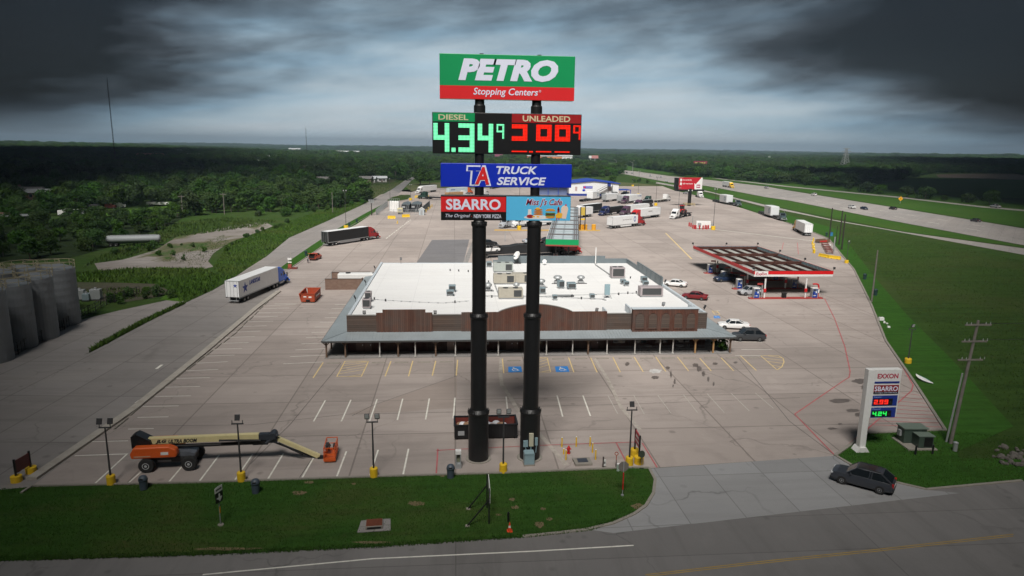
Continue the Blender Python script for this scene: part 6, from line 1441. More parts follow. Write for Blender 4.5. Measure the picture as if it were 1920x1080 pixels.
for k in range(9): rbs.b2((.3 + (L_ - .6) * k / 8 - .05, -.05, .25), (.3 + (L_ - .6) * k / 8 + .05, -.003, 1.42))
rbs.obj('rib', k_black, t); MB().b2((.2, .2, 0), (L_ - .2, .4, .25)).b2((.2, 1.9, 0), (L_ - .2, 2.1, .25)).obj('skid', k_dark, t); MB().b2((.35, -.07, .5), (.95, -.053, .95)).obj('placard', k_grey, t)
o = Matrix.Translation((p0.x, p0.y, .02)) @ Matrix.Rotation(rz, 4, 'Z')
rubbish(o, 15, .5, L_ - .5, .5, 1.8, .70, ('crumpled white bag lying in the black skip', 'brown scrap lying in the black skip'))
p0, p1 = P(590, 569.5), P(619, 556.5)
t = thing('orange_skip', 'rust orange open skip standing left of the restaurant', 'skip', (P(590, 568).x, P(590, 568).y, .02), ANG(P(613, 569), P(622, 558)) ); k_or = M('orange skip paint', (.36, .055, .018), .6, var=.12, dirt=.35)
L_, W_ = 5.4, 2.3
def tp(x, y, z): return (x, y * (1 if z < 1 else 1.14), z)
sk = MB()
for s in (0, 1):
    y = s * W_; sk.pts([tp(0, y + e, z) for z in (.2, 1.55) for e in ((-.05, .05))] + [tp(L_, y + e, z) for z in (.2, 1.55) for e in ((-.05, .05))], [(0, 1, 3, 2), (4, 6, 7, 5), (0, 4, 5, 1), (2, 3, 7, 6), (0, 2, 6, 4), (1, 5, 7, 3)])
sk.box((.04, W_ / 2, .88), (.08, W_, 1.36)).box((L_ - .04, W_ / 2, .88), (.08, W_, 1.36)).b2((.05, .05, .2), (L_ - .05, W_ - .05, .3)); sk.obj('body', k_or, t)
MB().b2((-.06, -.12, 1.553), (L_ + .06, .06, 1.66)).b2((-.06, W_ + .2, 1.553), (L_ + .06, W_ + .38, 1.66)).b2((-.08, .06, 1.553), (.08, W_ + .2, 1.66)).b2((L_ - .08, .06, 1.553), (L_ + .08, W_ + .2, 1.66)).obj('rim', k_or, t)
MB().b2((-.03, .5, .9), (-.003, 1.0, 1.15)).b2((-.03, 1.4, 1.0), (-.003, 1.9, 1.2)).b2((1.0, -.14, .9), (2.2, -.06, 1.15)).b2((2.6, -.14, .8), (4.2, -.06, 1.05)).obj('decal', k_white, t); MB().b2((-.04, .8, .25), (-.003, 1.5, .6)).obj('pocket', k_black, t)
for y in (.5, 1.8): MB().cyl((4.6, y - .1, .18), (4.6, y + .1, .18), .18, n=12).obj('roller', k_dark, t)
def brickm(t, co):
    s = t.sep(co); v = t.comb(t.math('ADD', s[0], s[1]), s[2], 0)
    br = t.add('ShaderNodeTexBrick', i={'Scale': 1.0, 'Brick Width': .40, 'Row Height': .2, 'Mortar Size': .015, 'Color1': (.17, .085, .06, 1), 'Color2': (.24, .145, .105, 1), 'Mortar': (.22, .19, .17, 1)}); t.l.new(v, br.inputs['Vector'])
    return t.mix(t.math('MULTIPLY', t.noise(co, .6, 5), .6), br.outputs['Color'], (.12, .09, .07))
k_brick = surf('red brown block wall', brickm, .9)
a, b = P(610, 543.5), P(680, 543.0)
t = thing('bin_store', 'roofless brick bin store at the left of the restaurant', 'wall', (a.x, a.y, .0)); L_ = b.x - a.x; Db = 7.2; Hh = 2.1
ww_ = MB().b2((0, 0, 0), (L_, .25, Hh)).obj('wall', k_brick, t); MB().b2((0, Db, 0), (L_ + .6, Db + .25, Hh)).obj('wall', k_brick, t); MB().b2((L_ - .25, .253, 0), (L_, 1.6, Hh)).obj('wall', k_brick, t)
MB().b2((-.03, -.03, Hh + .003), (L_ + .03, .28, Hh + .08)).obj('coping', M('dark coping', (.06, .04, .035)), t); MB().b2((-.03, Db - .03, Hh + .003), (L_ + .6, Db + .28, Hh + .08)).obj('coping', M('dark coping', (.06, .04, .035)), t)
gt = MB().bar((0, .3, .2), (0, .3, 2.2), .1).bar((0, Db - .1, .2), (0, Db - .1, 2.2), .1)
for k in range(5): gt.bar((-.9, .4 + .1 * k, .3 + .4 * k), (0, .4, .3 + .4 * k), .04)
gt.obj('gate_frame', k_galv, t)
q = thing('trash_compactor', 'long white trash compactor inside the brick bin store', 'compactor', (a.x + 1.9, a.y + 3.0, .0)); MB().b2((0, 0, .3), (7.0, 2.2, 2.5)).obj('container', k_white, q, bevel=.08); MB().b2((7.03, -.1, .3), (8.6, 2.3, 2.3)).obj('ram_housing', k_grey, q, bevel=.05); MB().cyl((1.9, 1.2, 2.5), (1.9, 1.2, 2.62), .5, n=16).cyl((6.9, 1.2, 2.5), (6.9, 1.2, 2.6), .3, n=14).obj('hatch', k_dark, q); MB().b2((.3, .3, 0), (8.3, .5, .297)).b2((.3, 1.7, 0), (8.3, 1.9, .297)).obj('skid', k_dark, q)

# ------------------------------------------------------------------ wheel stops
def stop(u0, v0, u1, v1, lab='pale concrete wheel stop at the head of a parking bay', g='concrete wheel stops'):
    a, b = P(u0, v0), P(u1, v1); d = (b - a).length; o = MB().prof([(-.09, 0), (.09, 0), (.06, .13), (-.06, .13)], -d / 2, d / 2).obj('wheel_stop', m_kerb); m_ = (a + b) / 2
    o.location = (m_.x, m_.y, .02); o.rotation_euler = (0, 0, ANG(a, b) - math.pi / 2); tag(o, lab, 'wheel stop', g)
for u0, u1, v in ((612, 637, 682), (697, 723, 681), (740, 765, 680.5), (782, 807, 680), (824, 849, 679.5), (951, 976, 677), (1035, 1058, 674), (1078, 1101, 673.5), (1118, 1141, 673), (1160, 1184, 673), (1200, 1224, 672.8), (1241, 1265, 672.5), (1281, 1304, 672.3), (1321, 1345, 672), (1361, 1384, 671.8), (1401, 1423, 671.5)): stop(u0, v, u1, v - .3, 'pale concrete wheel stop in the row along the restaurant porch', 'wheel stops along the porch')
for u0, v0, u1, v1 in ((505, 564, 513, 559), (496, 572, 503, 566.5), (486, 581, 493, 575), (477, 591, 484, 584.5), (467, 601, 475, 593.5), (456, 610, 464, 602), (445, 621, 455, 613), (433, 632, 444, 624), (419, 643, 430, 634.5), (403, 655, 415, 645), (386, 668, 399, 657.5), (370, 680, 383, 669.5), (352, 694, 367, 683), (332, 708, 347, 696), (312, 724, 329, 711), (290, 741, 308, 728), (268, 759, 288, 744), (244, 780, 263, 764), (214, 806, 240, 785)): stop(u0, v0, u1, v1, 'weathered concrete wheel stop in the row along the long left kerb', 'wheel stops along the left kerb')

# ------------------------------------------------------------------ fuel canopy
F0, F1 = P(1403.5, 560), P(1543.5, 560)
FZ = HZ(P(1434, 558), 521)
c0, c1 = P(1417, 519.8, FZ), P(1557, 517, FZ); cl = P(1318, 469, FZ)
FX0, FX1, FY0 = c0.x, c1.x, (c0.y + c1.y) / 2; FY1 = cl.y
t = thing('fuel_canopy', 'red and white fuel canopy with bare rusty roof beams over the car pumps', 'canopy', (FX0, FY0, 0)); CW, CD = FX1 - FX0, FY1 - FY0
k_beam = M('dark rusty beam', (.080, .028, .020), .8, var=.2, scale=1.5)
k_deckm = M('pale deck panels', (.36, .37, .35), .6, var=.15, scale=.6, dirt=.5)
MB().b2((.1, .1, FZ), (CW - .1, CD - .1, FZ + .12)).obj('deck', k_deckm, t)
fs = MB().b2((-.08, -.08, FZ), (CW + .08, 0, FZ + .42)).b2((-.08, CD, FZ), (CW + .08, CD + .08, FZ + .42)).b2((-.08, .003, FZ), (0, CD - .003, FZ + .42)).b2((CW, .003, FZ), (CW + .08, CD - .003, FZ + .42)).obj('white_fascia', k_white, t)
MB().b2((-.10, -.10, FZ + .423), (CW + .1, .003, FZ + 1.05)).b2((-.1, CD - .003, FZ + .423), (CW + .1, CD + .1, FZ + 1.05)).b2((-.1, .006, FZ + .423), (.003, CD - .006, FZ + 1.05)).b2((CW - .003, .006, FZ + .423), (CW + .1, CD - .006, FZ + 1.05)).obj('red_fascia', M('canopy red', (.62, .012, .015), .4, var=.02), t)
pn = MB().b2((.05, -.14, FZ + .02), (2.65, -.103, FZ + 1.07)).obj('name_panel', k_white, t); text('lettering', 'Exxon', .30, 2.40, FZ + .28, FZ + .84, -.14, M('deep red lettering', (.40, .01, .05)), pn, bold=.02, depth=.008)
MB().pts([(1.0, -.152, FZ + .22), (1.16, -.152, FZ + .22), (1.75, -.152, FZ + .92), (1.6, -.152, FZ + .92), (1.0, -.145, FZ + .22), (1.16, -.145, FZ + .22), (1.75, -.145, FZ + .92), (1.6, -.145, FZ + .92)], [(0, 1, 2, 3), (7, 6, 5, 4), (0, 4, 5, 1), (1, 5, 6, 2), (2, 6, 7, 3), (3, 7, 4, 0)]).obj('logo_stroke', M('deep red lettering', (.40, .01, .05)), pn)
for k in range(4):
    y = .9 + (CD - 1.8) * k / 3; MB().b2((.3, y - .16, FZ + .75), (CW - .3, y + .16, FZ + .98)).b2((.3, y - .03, FZ + .35), (CW - .3, y + .03, FZ + .747)).obj('main_beam', k_beam, t)
for k in range(6):
    x = .8 + (CW - 1.6) * k / 5; MB().b2((x - .10, .2, FZ + .46), (x + .10, CD - .2, FZ + .62)).b2((x - .03, .2, FZ + .15), (x + .03, CD - .2, FZ + .457)).obj('purlin', k_beam, t)
MB().b2((.006, .006, FZ + .2), (.016, CD - .006, FZ + 1.04)).b2((CW - .016, .006, FZ + .2), (CW - .006, CD - .006, FZ + 1.04)).b2((.02, CD - .016, FZ + .2), (CW - .02, CD - .006, FZ + 1.04)).b2((.02, .006, FZ + .2), (CW - .02, .016, FZ + 1.04)).obj('fascia_back', M('bare fascia back', (.20, .26, .29), .6), t)
fr = MB()
for k in range(26): fr.b2((.02, .3 + (CD - .6) * k / 25 - .03, FZ + .15), (.14, .3 + (CD - .6) * k / 25 + .03, FZ + 1.0)).b2((CW - .14, .3 + (CD - .6) * k / 25 - .03, FZ + .15), (CW - .02, .3 + (CD - .6) * k / 25 + .03, FZ + 1.0))
for k in range(16): fr.b2((.3 + (CW - .6) * k / 15 - .03, CD - .14, FZ + .15), (.3 + (CW - .6) * k / 15 + .03, CD - .02, FZ + 1.0))
fr.obj('fascia_frame', M('teal grey framing', (.10, .15, .16)), t)
for x, y in ((0, 0), (CW, 0), (0, CD), (CW, CD), (CW / 2, CD), (CW, CD * .33), (CW, CD * .66)):
    MB().bar((x, y, FZ + 1.05), (x + (.2 if x > 1 else -.2), y, FZ + 1.5), .05).box((x + (.25 if x > 1 else -.25), y, FZ + 1.62), (.3, .35, .4)).obj('floodlight', k_dark, t)
rows = [(P(1403.5, 560), P(1543.5, 560)), (P(1373, 542), P(1505.6, 541)), (P(1345, 526), P(1472, 525)), (P(1320, 512.5), P(1440, 511))]
k_isl = M('island red paint', (.33, .035, .03), .7, var=.1, dirt=.3); k_pblue = M('pump blue', (.012, .05, .30), .35)
def pump(x, y, lab):
    q = thing('fuel_pump', lab, 'fuel pump', (x, y, .2), 0, 'fuel pumps under the red canopy')
    MB().b2((-.50, -.36, 0), (.50, .36, 1.15)).obj('body', k_pblue, q, bevel=.03); MB().b2((-.48, -.34, 1.153), (.48, .34, 1.75)).obj('display_head', M('pump grey blue', (.10, .14, .26)), q); MB().b2((-.58, -.42, 1.753), (.58, .42, 1.92)).obj('top', k_white, q, bevel=.02)
    for s in (-1, 1): MB().b2((s * .53 - .05, -.40, 0), (s * .53 + .05, .40, 1.75)).obj('side_panel', k_galv, q)
    MB().b2((-.25, -.375, 1.3), (.1, -.345, 1.6)).obj('screen', k_glass, q); MB().tube([(-.45, -.42, 1.5), (-.40, -.5, .8), (-.2, -.45, .4)], .03, 6).obj('hose', k_black, q); MB().b2((.12, -.378, .9), (.36, -.363, 1.25)).b2((-.35, -.378, .35), (.2, -.363, .5)).obj('decal', k_white, q)
names = ('front', 'second', 'third', 'rear')
for r_, (a, b) in enumerate(rows):
    q = thing('pump_island', 'raised red %s pump island under the fuel canopy' % names[r_], 'kerb', (a.x, a.y, .0), 0, 'pump islands under the canopy'); Lx = F1.x - F0.x
    MB().prism([(0, -.35), (.15, -.6), (Lx - .15, -.6), (Lx, -.35), (Lx, .35), (Lx - .15, .6), (.15, .6), (0, .35)], 0, .18).obj('slab', k_isl, q)
    for s in (0, 1):
        x = s * Lx + (-.1 if s else .1); MB().tube([(x, -.35, .18), (x, -.35, .75), (x, 0, .9), (x, .35, .75), (x, .35, .18)], .05, 8).obj('guard_hoop', k_galv, q)
    pump(a.x + 1.35, a.y, 'left fuel pump on the %s island' % names[r_]); pump(a.x + Lx - 1.75, a.y, 'right fuel pump on the %s island' % names[r_])
    for x in (3.0, Lx - 3.5):
        cc = MB().bar((a.x + x - FX0, a.y - FY0, .18), (a.x + x - FX0, a.y - FY0, FZ), .24).obj('column', k_white, t)
        MB().box((a.x + x - FX0 - .02, a.y - FY0 - .13, 1.6), (.5, .3, .7)).obj('squeegee_box', k_red, cc, bevel=.06)
    g_ = thing('hose_post', 'curved red hose post at the right end of the %s island' % names[r_], 'post', (a.x + Lx - .95, a.y, .18), 0, 'curved red arms on the pump islands'); MB().tube([(0, 0, 0), (0, 0, 2.2), (-.15, 0, 2.5), (-.45, 0, 2.6), (-1.2, 0, 2.6)], .15, 10).obj('arm', k_red, g_); MB().b2((-.13, -.18, .9), (.13, -.152, 1.6)).obj('plate', k_white, g_)
    g_ = thing('hose_post', 'red crossarm post at the left end of the %s island' % names[r_], 'post', (a.x + 2.45, a.y, .18), 0, 'straight red arms on the pump islands'); MB().bar((0, 0, 0), (0, 0, 2.6), .14).obj('post', k_galv, g_); MB().b2((-.95, -.1, 2.5), (.1, .1, 2.8)).obj('crossarm', k_isl, g_)
    if r_ in (0, 2, 3):
        k = thing('litter_bin', 'black square litter bin on the %s pump island' % names[r_], 'litter bin', (a.x + (6.9 if r_ == 0 else 3.9), a.y, .18), 0, 'square bins on the pump islands'); MB().b2((-.38, -.3, 0), (.38, .3, .85)).obj('body', k_black, k, bevel=.03); MB().b2((-.42, -.34, .853), (.42, .34, .98)).obj('lid', k_dark, k, bevel=.03)
# ------------------------------------------------------------------ price pylon by the right corner
b = P(1612.5, 845); 
SYp = b.y
def ppx(u, v): q = PY(u, v, SYp); return q.x - b.x, q.z
t = thing('price_pylon', 'white single post fuel price pylon beside the driveway', 'sign', (b.x, b.y, .04))
xl, zt = ppx(1636, 694); xr, _ = ppx(1683, 696); _, zb = ppx(1665, 781)
zt += .1
Pw = xr - xl; xo = 0.0
MB().b2((-.30, -.32, 0), (.30, .32, zt)).obj('post', k_white, t, bevel=.05); MB().prof([(-.62, 0), (.62, 0), (.30, .45), (-.30, .45)], -.5, .5).obj('foot', k_white, t)
x0 = .303; x1 = x0 + max(2.6, Pw - .3)
hd = MB().b2((x0, -.30, zb), (x1, .30, zt)).obj('cabinet', k_white, t, bevel=.03); H_ = zt - zb
def rowz(f): return zt - H_ * f
def pan(f0, f1, mat, nm): return MB().b2((x0 + .08, -.325, rowz(f1)), (x1 - .12, -.303, rowz(f0))).obj(nm, mat, hd)
pan(.245, .285, M('pylon blue bar', (.012, .03, .22)), 'blue_bar')
text('lettering', 'EXXON', x0 + .30, x1 - .30, rowz(.185), rowz(.085), -.303, M('deep red lettering', (.40, .01, .05)), hd, bold=.03, depth=.008)
q = pan(.32, .50, M('pylon dull red', (.25, .012, .02)), 'red_panel'); MB().b2((x0 + .08, -.335, rowz(.50)), (x1 - .12, -.3255, rowz(.455))).obj('black_strip', k_panelblk, q)
text('lettering', 'SBARRO', x0 + .16, x1 - .20, rowz(.445), rowz(.345), -.325, k_swhite, q, bold=.02, depth=.006); text('lettering', 'The Original  NEW YORK PIZZA', x0 + .18, x1 - .22, rowz(.492), rowz(.465), -.335, k_swhite, q, depth=.004)
for f0, f1, wd_, dg, mt in ((.535, .755, 'Regular', '2.99', 'r'), (.785, 1.0, 'Diesel', '4.24', 'g')):
    q = pan(f0, f1 - .003, M('pylon price blue', (.012, .035, .26)), 'blue_price_panel'); text('lettering', wd_, x0 + .2, x0 + .95, rowz(f0 + .05), rowz(f0 + .018), -.325, M('pale blue lettering', (.3, .45, .75)), q, depth=.004)
    s_ = MB().b2((x0 + .14, -.335, rowz(f1 - .02)), (x1 - .55, -.3255, rowz(f0 + .065))).obj('display', k_panelblk, q); zz0, zz1 = rowz(f1 - .04), rowz(f0 + .085); x = x0 + .24
    e_ = EM('pylon red digits', (1, .03, .02), .30) if mt == 'r' else EM('pylon green digits', (.03, .9, .12), .26)
    segs = {'2': 'abged', '9': 'abfgcd', '4': 'fgbc'}
    for ch_ in dg:
        if ch_ == '.': MB().b2((x - .06, -.342, zz0), (x, -.3355, zz0 + .06)).obj('decimal_point', e_, s_); x += .06; continue
        g = MB()
        w_ = .36; hh_ = zz1 - zz0; 
        for sg_ in segs[ch_]:
            seg7(g, x, zz0, w_, hh_, sg_, .09, y=-.3355)
        g.obj('price_digit', e_, s_); x += .47
    g = MB(); seg7(g, x, zz0, .2, hh_ * .6, 'abfgc', .05, y=-.3355); g.obj('price_digit', M('dim digit', (.05, .05, .04)), s_)
# green cabinets and bits by the right corner
b = P(1718, 838); t = thing('switchgear_cabinet', 'dark green switchgear cabinets on a slab at the right corner', 'cabinet', (b.x, b.y, .04), R(-3)); k_dg = M('dark green cabinet', (.05, .075, .06), .5)
MB().b2((-1.0, .5, .12), (1.2, 1.7, 1.55)).obj('body', k_dg, t, bevel=.04); MB().b2((-.2, -.6, .12), (1.2, .497, 1.25)).obj('body', k_dg, t, bevel=.04); MB().b2((-1.1, .4, 1.553), (1.3, 1.8, 1.65)).b2((-.28, -.68, 1.253), (1.28, .4, 1.33)).obj('lid', M('pale green lid', (.14, .18, .15), .5), t); MB().b2((-1.3, -.9, 0), (1.5, 1.9, .117)).obj('slab', m_kerb, t); MB().b2((-1.2, .9, .7), (-1.003, 1.3, 1.25)).obj('meter_box', k_grey, t); MB().b2((.3, -.615, .25), (1.1, -.603, 1.15)).obj('door', k_black, t)
for (u, v), lab in (((1716, 853), 'left dark guard post before the green cabinets'), ((1748, 852), 'right dark guard post before the green cabinets')):
    b = P(u, v); tag(MB().cyl((b.x, b.y, 0), (b.x, b.y, .95), .09, n=10).lathe([(.09, .951), (.05, 1.0)], 10, (b.x, b.y, 0)).obj('guard_post', k_black), lab, 'bollard')
b = P(1790, 846); t = thing('pedestal', 'pale telecom pedestal on the dark right lawn', 'pedestal', (b.x, b.y, .04)); MB().lathe([(.2, 0), (.2, .75)], 14).obj('body', k_galv, t); MB().lathe([(.23, .753), (.23, .85), (.1, .93)], 14).obj('cap', k_galv, t)
b = P(1749, 722); t = thing('feather_flag', 'torn white and teal flag lying on the right verge', 'flag', (b.x, b.y, .04), R(100))
fl = MB(); N = 12
ra = [(.0 + 2.6 * k / N, .35 * math.sin(math.pi * k / N) ** .8 * (1 + .4 * k / N), .15 + .5 * (k / N) ** 2 * .6) for k in range(N + 1)]
fl.loft([[(x, -w_, z), (x, 0, z + .12), (x, w_ + .02, z + .02), (x, 0, z - .01)] for x, w_, z in ra]); fl.obj('cloth', k_white, t); MB().tube([(x, -w_ - .03, z) for x, w_, z in ra], .03, 6).obj('pole', M('teal pole', (.05, .25, .22)), t)
rr = random.Random(5)
for k, (u, v, s_) in enumerate(((1652, 601, .9), (1658, 606, .5), (1663, 608, .35), (1666, 615, .5))):
    b = P(u, v); q = MB().box((0, 0, .3 * s_), (.9 * s_, .7 * s_, .6 * s_), taper=(.9, .8)).obj('litter_box', k_white, None, bevel=.05); q.location = (b.x, b.y, .04); q.rotation_euler = (0, 0, k); tag(q, ('white tank shaped box dumped on the right verge', 'small white carton by the dumped box', 'tiny white carton by the dumped box', 'white sheet of litter below the dumped box')[k], 'litter')
rk = random.Random(9)
for k in range(36):
    b = P(rk.uniform(1862, 1935), rk.uniform(838, 874)); s = rk.uniform(.2, .45)
    q = MB().sph((0, 0, 0), s, 7, 4, (1, rk.uniform(.6, .9), .55)); q.v = [(x * rk.uniform(.8, 1.15), y * rk.uniform(.8, 1.15), z) for x, y, z in q.v]
    o_ = q.obj('rock', M('rubble rock', (.11, .10, .09), .9, var=.2, scale=3)); o_.location = (b.x, b.y, .04 + s * .2); o_.rotation_euler = (rk.random(), rk.random(), rk.random() * 6); tag(o_, 'rough rock in the rubble heap on the dark right lawn', 'rock', 'rocks in the rubble heap')
# yellow barriers, bollards, sign stack at the right lot edge
def jersey(p0, p1, lab, mat=None, h=.85):
    a, b = P(*p0), P(*p1); L_ = (b - a).length; t = thing('road_barrier', lab, 'barrier', (a.x, a.y, .02), ANG(a, b)); s_ = MB()
    o = s_.pts([], []); pr = [(-.32, 0), (.32, 0), (.28, .2), (.14, .35), (.10, h), (-.10, h), (-.14, .35), (-.28, .2)]
    MB().loft([[(x, y, z) for y, z in pr] for x in (0, L_)]).obj('body', mat or k_yellow, t); MB().b2((L_ * .2, -.335, 0), (L_ * .3, .335, .08)).b2((L_ * .7, -.335, 0), (L_ * .8, .335, .08)).obj('fork_slot', k_dark, t)
jersey((1535.5, 480.5), (1553.5, 484), 'left yellow road barrier at the right lot edge'); jersey((1554.5, 484.2), (1576, 487), 'right yellow road barrier at the right lot edge'); jersey((727, 410), (741.5, 410), 'yellow road barrier left of the tank yard gate', h=1.1); jersey((754, 407.5), (768, 407), 'yellow road barrier right of the tank yard gate', h=1.1)
for k, (u, v) in enumerate(((1525, 453), (1523, 459), (1525.5, 463.5), (1524, 466), (1526, 470), (1525, 474.5), (1527, 475))):
    b = P(u, v); t = thing('bollard', ('farthest', 'second farthest', 'third', 'middle', 'fifth', 'sixth', 'nearest')[k] + ' yellow bollard in the row beside the red rack', 'bollard', (b.x, b.y, .02), 0, 'yellow bollards beside the red rack'); MB().cyl((0, 0, 0), (0, 0, 1.1), .22, n=12).obj('post', k_yellow, t); MB().lathe([(.24, 1.101), (.16, 1.2)], 12).obj('cap', M('pale yellow cap', (.75, .62, .2)), t)
a, b = P(1537, 456), P(1556, 454.5); t = thing('timber_crate', 'open red and brown rack at the right lot edge', 'rack', (a.x, a.y, .02), ANG(a, b)); L_ = (b - a).length; MB().b2((0, 0, 0), (L_, .12, 1.0)).b2((0, 1.6, 0), (L_, 1.72, 1.0)).obj('side_board', M('brown boards', (.16, .10, .06), .8), t); MB().b2((0, -.02, .3), (L_ * .7, -.003, .7)).obj('red_board', k_red, t); MB().b2((0, .13, .1), (L_, 1.59, .2)).obj('floor', k_dark, t)
for k in range(5):
    b = P(1546 + 2.2 * k, 462 + 3.4 * k); t = thing('trolley_rack', 'dark red equipment rack %s in the row behind the yellow barriers' % ('farthest', 'second', 'middle', 'fourth', 'nearest')[k], 'rack', (b.x, b.y, .02), R(-10), 'red racks behind the yellow barriers'); fr = MB()
    for x in (-.8, .8):
        for y in (-.4, .4): fr.bar((x, y, 0), (x, y, 1.1), .1)
    for z in (.5, 1.1): fr.bar((-.8, -.4, z), (.8, -.4, z), .1).bar((-.8, .4, z), (.8, .4, z), .1).bar((-.8, -.4, z), (-.8, .4, z), .1).bar((.8, -.4, z), (.8, .4, z), .1)
    fr.obj('frame', k_rust, t); MB().b2((-.7, -.3, .52), (.5, .3, .75)).obj('load', M('pinkish load', (.32, .22, .20)), t)
tag(MB().loft([[(p.x, p.y, z) for p, z in ((P(1541, 459), .02), (P(1556, 459), .02), (P(1558, 460.5), .02), (P(1541, 460.5), .02))], [(p.x, p.y, z) for p, z in ((P(1541, 459), .3), (P(1556, 459), .3), (P(1558, 460.5), .3), (P(1541, 460.5), .3))]]).obj('white_kerb_block', k_white), 'white block lying beside the red rack', 'block')
# generator ringed by red bollards
a, b = P(1305, 428), P(1318, 429.5); t = thing('generator', 'white box generator ringed by red bollards', 'generator', (a.x, a.y, .02), R(-18)); MB().b2((0, 0, .15), (5.0, 2.4, 2.5)).obj('casing', k_white, t, bevel=.06); MB().b2((5.003, .3, .3), (6.0, 2.1, 1.7)).obj('side_unit', k_galv, t); MB().b2((.5, -.02, .5), (1.7, -.003, 1.9)).obj('louvre', k_grey, t)
for k, (u, v) in enumerate(((1292, 424.5), (1295.5, 425.5), (1299, 428.5), (1302, 429.5), (1304.5, 429.8), (1311.5, 430), (1318, 430.2), (1322, 429.5), (1325, 430), (1328, 429.5), (1324, 426.5))):
    b = P(u, v); t = thing('bollard', 'thick red bollard beside the white generator', 'bollard', (b.x, b.y, .02), 0, 'red bollards round the white generator'); MB().cyl((0, 0, 0), (0, 0, 1.35), .24, n=12).obj('post', M('bollard red', (.40, .015, .02), .5), t); MB().lathe([(.24, 1.351), (.15, 1.43)], 12).obj('cap', M('bollard red', (.40, .015, .02), .5), t)
b = P(1298, 424); tag(MB().cyl((b.x, b.y, 0), (b.x, b.y, 3.6), .12, n=8).cyl((b.x, b.y, 3.601), (b.x, b.y, 3.75), .2, n=8).obj('vent_mast', k_galv), 'thin grey vent mast beside the white generator', 'mast')
# ------------------------------------------------------------------ red billboard
b = P(1292, 386); h0, h1 = HZ(b, 355), HZ(b, 334)
t = thing('billboard', 'red membership billboard on a single black post in the truck lot', 'billboard', (b.x, b.y, 0), R(9))
MB().cyl((0, 0, 0), (0, 0, h0 + .3), .85, n=16).obj('post', k_black, t); bw = 12.6
fr = MB().b2((-bw / 2 - .7, -.3, h0 - .9), (bw / 2 + 1.2, 2.8, h0 - .1)).b2((-bw / 2 - 1.2, .15, h0 - .09), (-bw / 2 - .03, 2.6, h1 + .1)).obj('catwalk', k_black, t)
pn = MB().b2((-bw / 2, -.2, h0), (bw / 2, .1, h1 + .3)).obj('red_face', M('billboard red', (.45, .012, .025), .5, var=.02), t); Hb = h1 + .3 - h0
MB().front([(bw / 2 - .02, h0 + Hb), (bw / 2 - .02, h0), (bw / 2 - 4.1, h0), (bw / 2 - 4.3, h0 + Hb * .55), (bw / 2 - 3.6, h0 + Hb * .42), (bw / 2 - .6, h0 + Hb)], -.225, -.203).obj('white_area', k_white, pn)
kw = k_white
text('lettering', 'One membership.', -bw / 2 + 1.9, -bw / 2 + 6.8, h0 + Hb * .72, h0 + Hb * .86, -.2, kw, pn, bold=.02, depth=.01); text('lettering', '1,000 ways to save', -bw / 2 + 1.9, -bw / 2 + 7.4, h0 + Hb * .40, h0 + Hb * .54, -.2, kw, pn, bold=.02, depth=.01); MB().b2((-bw / 2 + .5, -.215, h0 + Hb * .36), (-bw / 2 + 1.5, -.203, h0 + Hb * .58)).b2((-bw / 2 + .5, -.215, h0 + Hb * .68), (-bw / 2 + 1.5, -.203, h0 + Hb * .90)).obj('icon_tile', kw, pn)
MB().b2((bw / 2 - 3.1, -.24, h0 + Hb * .12), (bw / 2 - 1.1, -.226, h0 + Hb * .40)).obj('logo_tile', M('plum logo', (.35, .02, .10)), pn); text('lettering', '~', bw / 2 - 2.9, bw / 2 - 1.3, h0 + Hb * .16, h0 + Hb * .36, -.24, kw, pn, depth=.01)
MB().b2((-1.2, -.36, h0 - .85), (1.2, -.303, h0 - .2)).obj('owner_plate', k_white, t)
gd = MB()
for z in (.7, 1.3):
    for p_, q_ in (((-2.2, -2), (2.2, -2)), ((2.2, -2), (2.2, 2)), ((2.2, 2), (-2.2, 2)), ((-2.2, 2), (-2.2, -2))): gd.bar((p_[0], p_[1], z), (q_[0], q_[1], z), .16)
for p_ in ((-2.2, -2), (2.2, -2), (2.2, 2), (-2.2, 2)): gd.bar((p_[0], p_[1], 0), (p_[0], p_[1], 1.3), .2)
o_ = gd.obj('guard_rail', M('tan guard rail', (.45, .36, .2))); o_.location = (b.x, b.y, .02); tag(o_, 'tan square guard rail round the billboard post', 'railing')
def farboard(u, v0, vt, vb, wpx, lab, mat, txt=None):
    b = P(u, v0); z0, z1 = HZ(b, vb), HZ(b, vt); w_ = wpx * (b.y / FPX); t = thing('billboard', lab, 'billboard', (b.x, b.y, 0), R(8)); MB().cyl((0, 0, 0), (0, 0, z0), .6, n=10).obj('post', k_galv, t); f_ = MB().b2((-w_ / 2, -.4, z0), (w_ / 2, .4, z1)).obj('face', mat, t)
    if txt:
        text('lettering', txt, -w_ * .4, w_ * .4, z0 + (z1 - z0) * .45, z0 + (z1 - z0) * .85, -.4, M('olive lettering', (.35, .33, .1)), f_, bold=.03, depth=.02); MB().b2((-w_ * .48, -.46, z0), (w_ * .48, -.403, z0 + (z1 - z0) * .3)).obj('blue_strip', M('billboard blue', (.08, .12, .30)), f_)
farboard(1312, 322, 302, 311, 28, 'dark red billboard with olive lettering before the right woods', M('far billboard red', (.20, .02, .05)), '~')
farboard(1115, 310, 291.5, 297, 13, 'small pink billboard by the distant highway', M('far billboard pink', (.50, .22, .22))); farboard(1107, 309, 292, 296.5, 7, 'small white billboard back beside the pink one', k_white)
farboard(935, 302, 289, 293.5, 15, 'plum billboard seen between the sign columns', M('far billboard plum', (.26, .08, .13)))
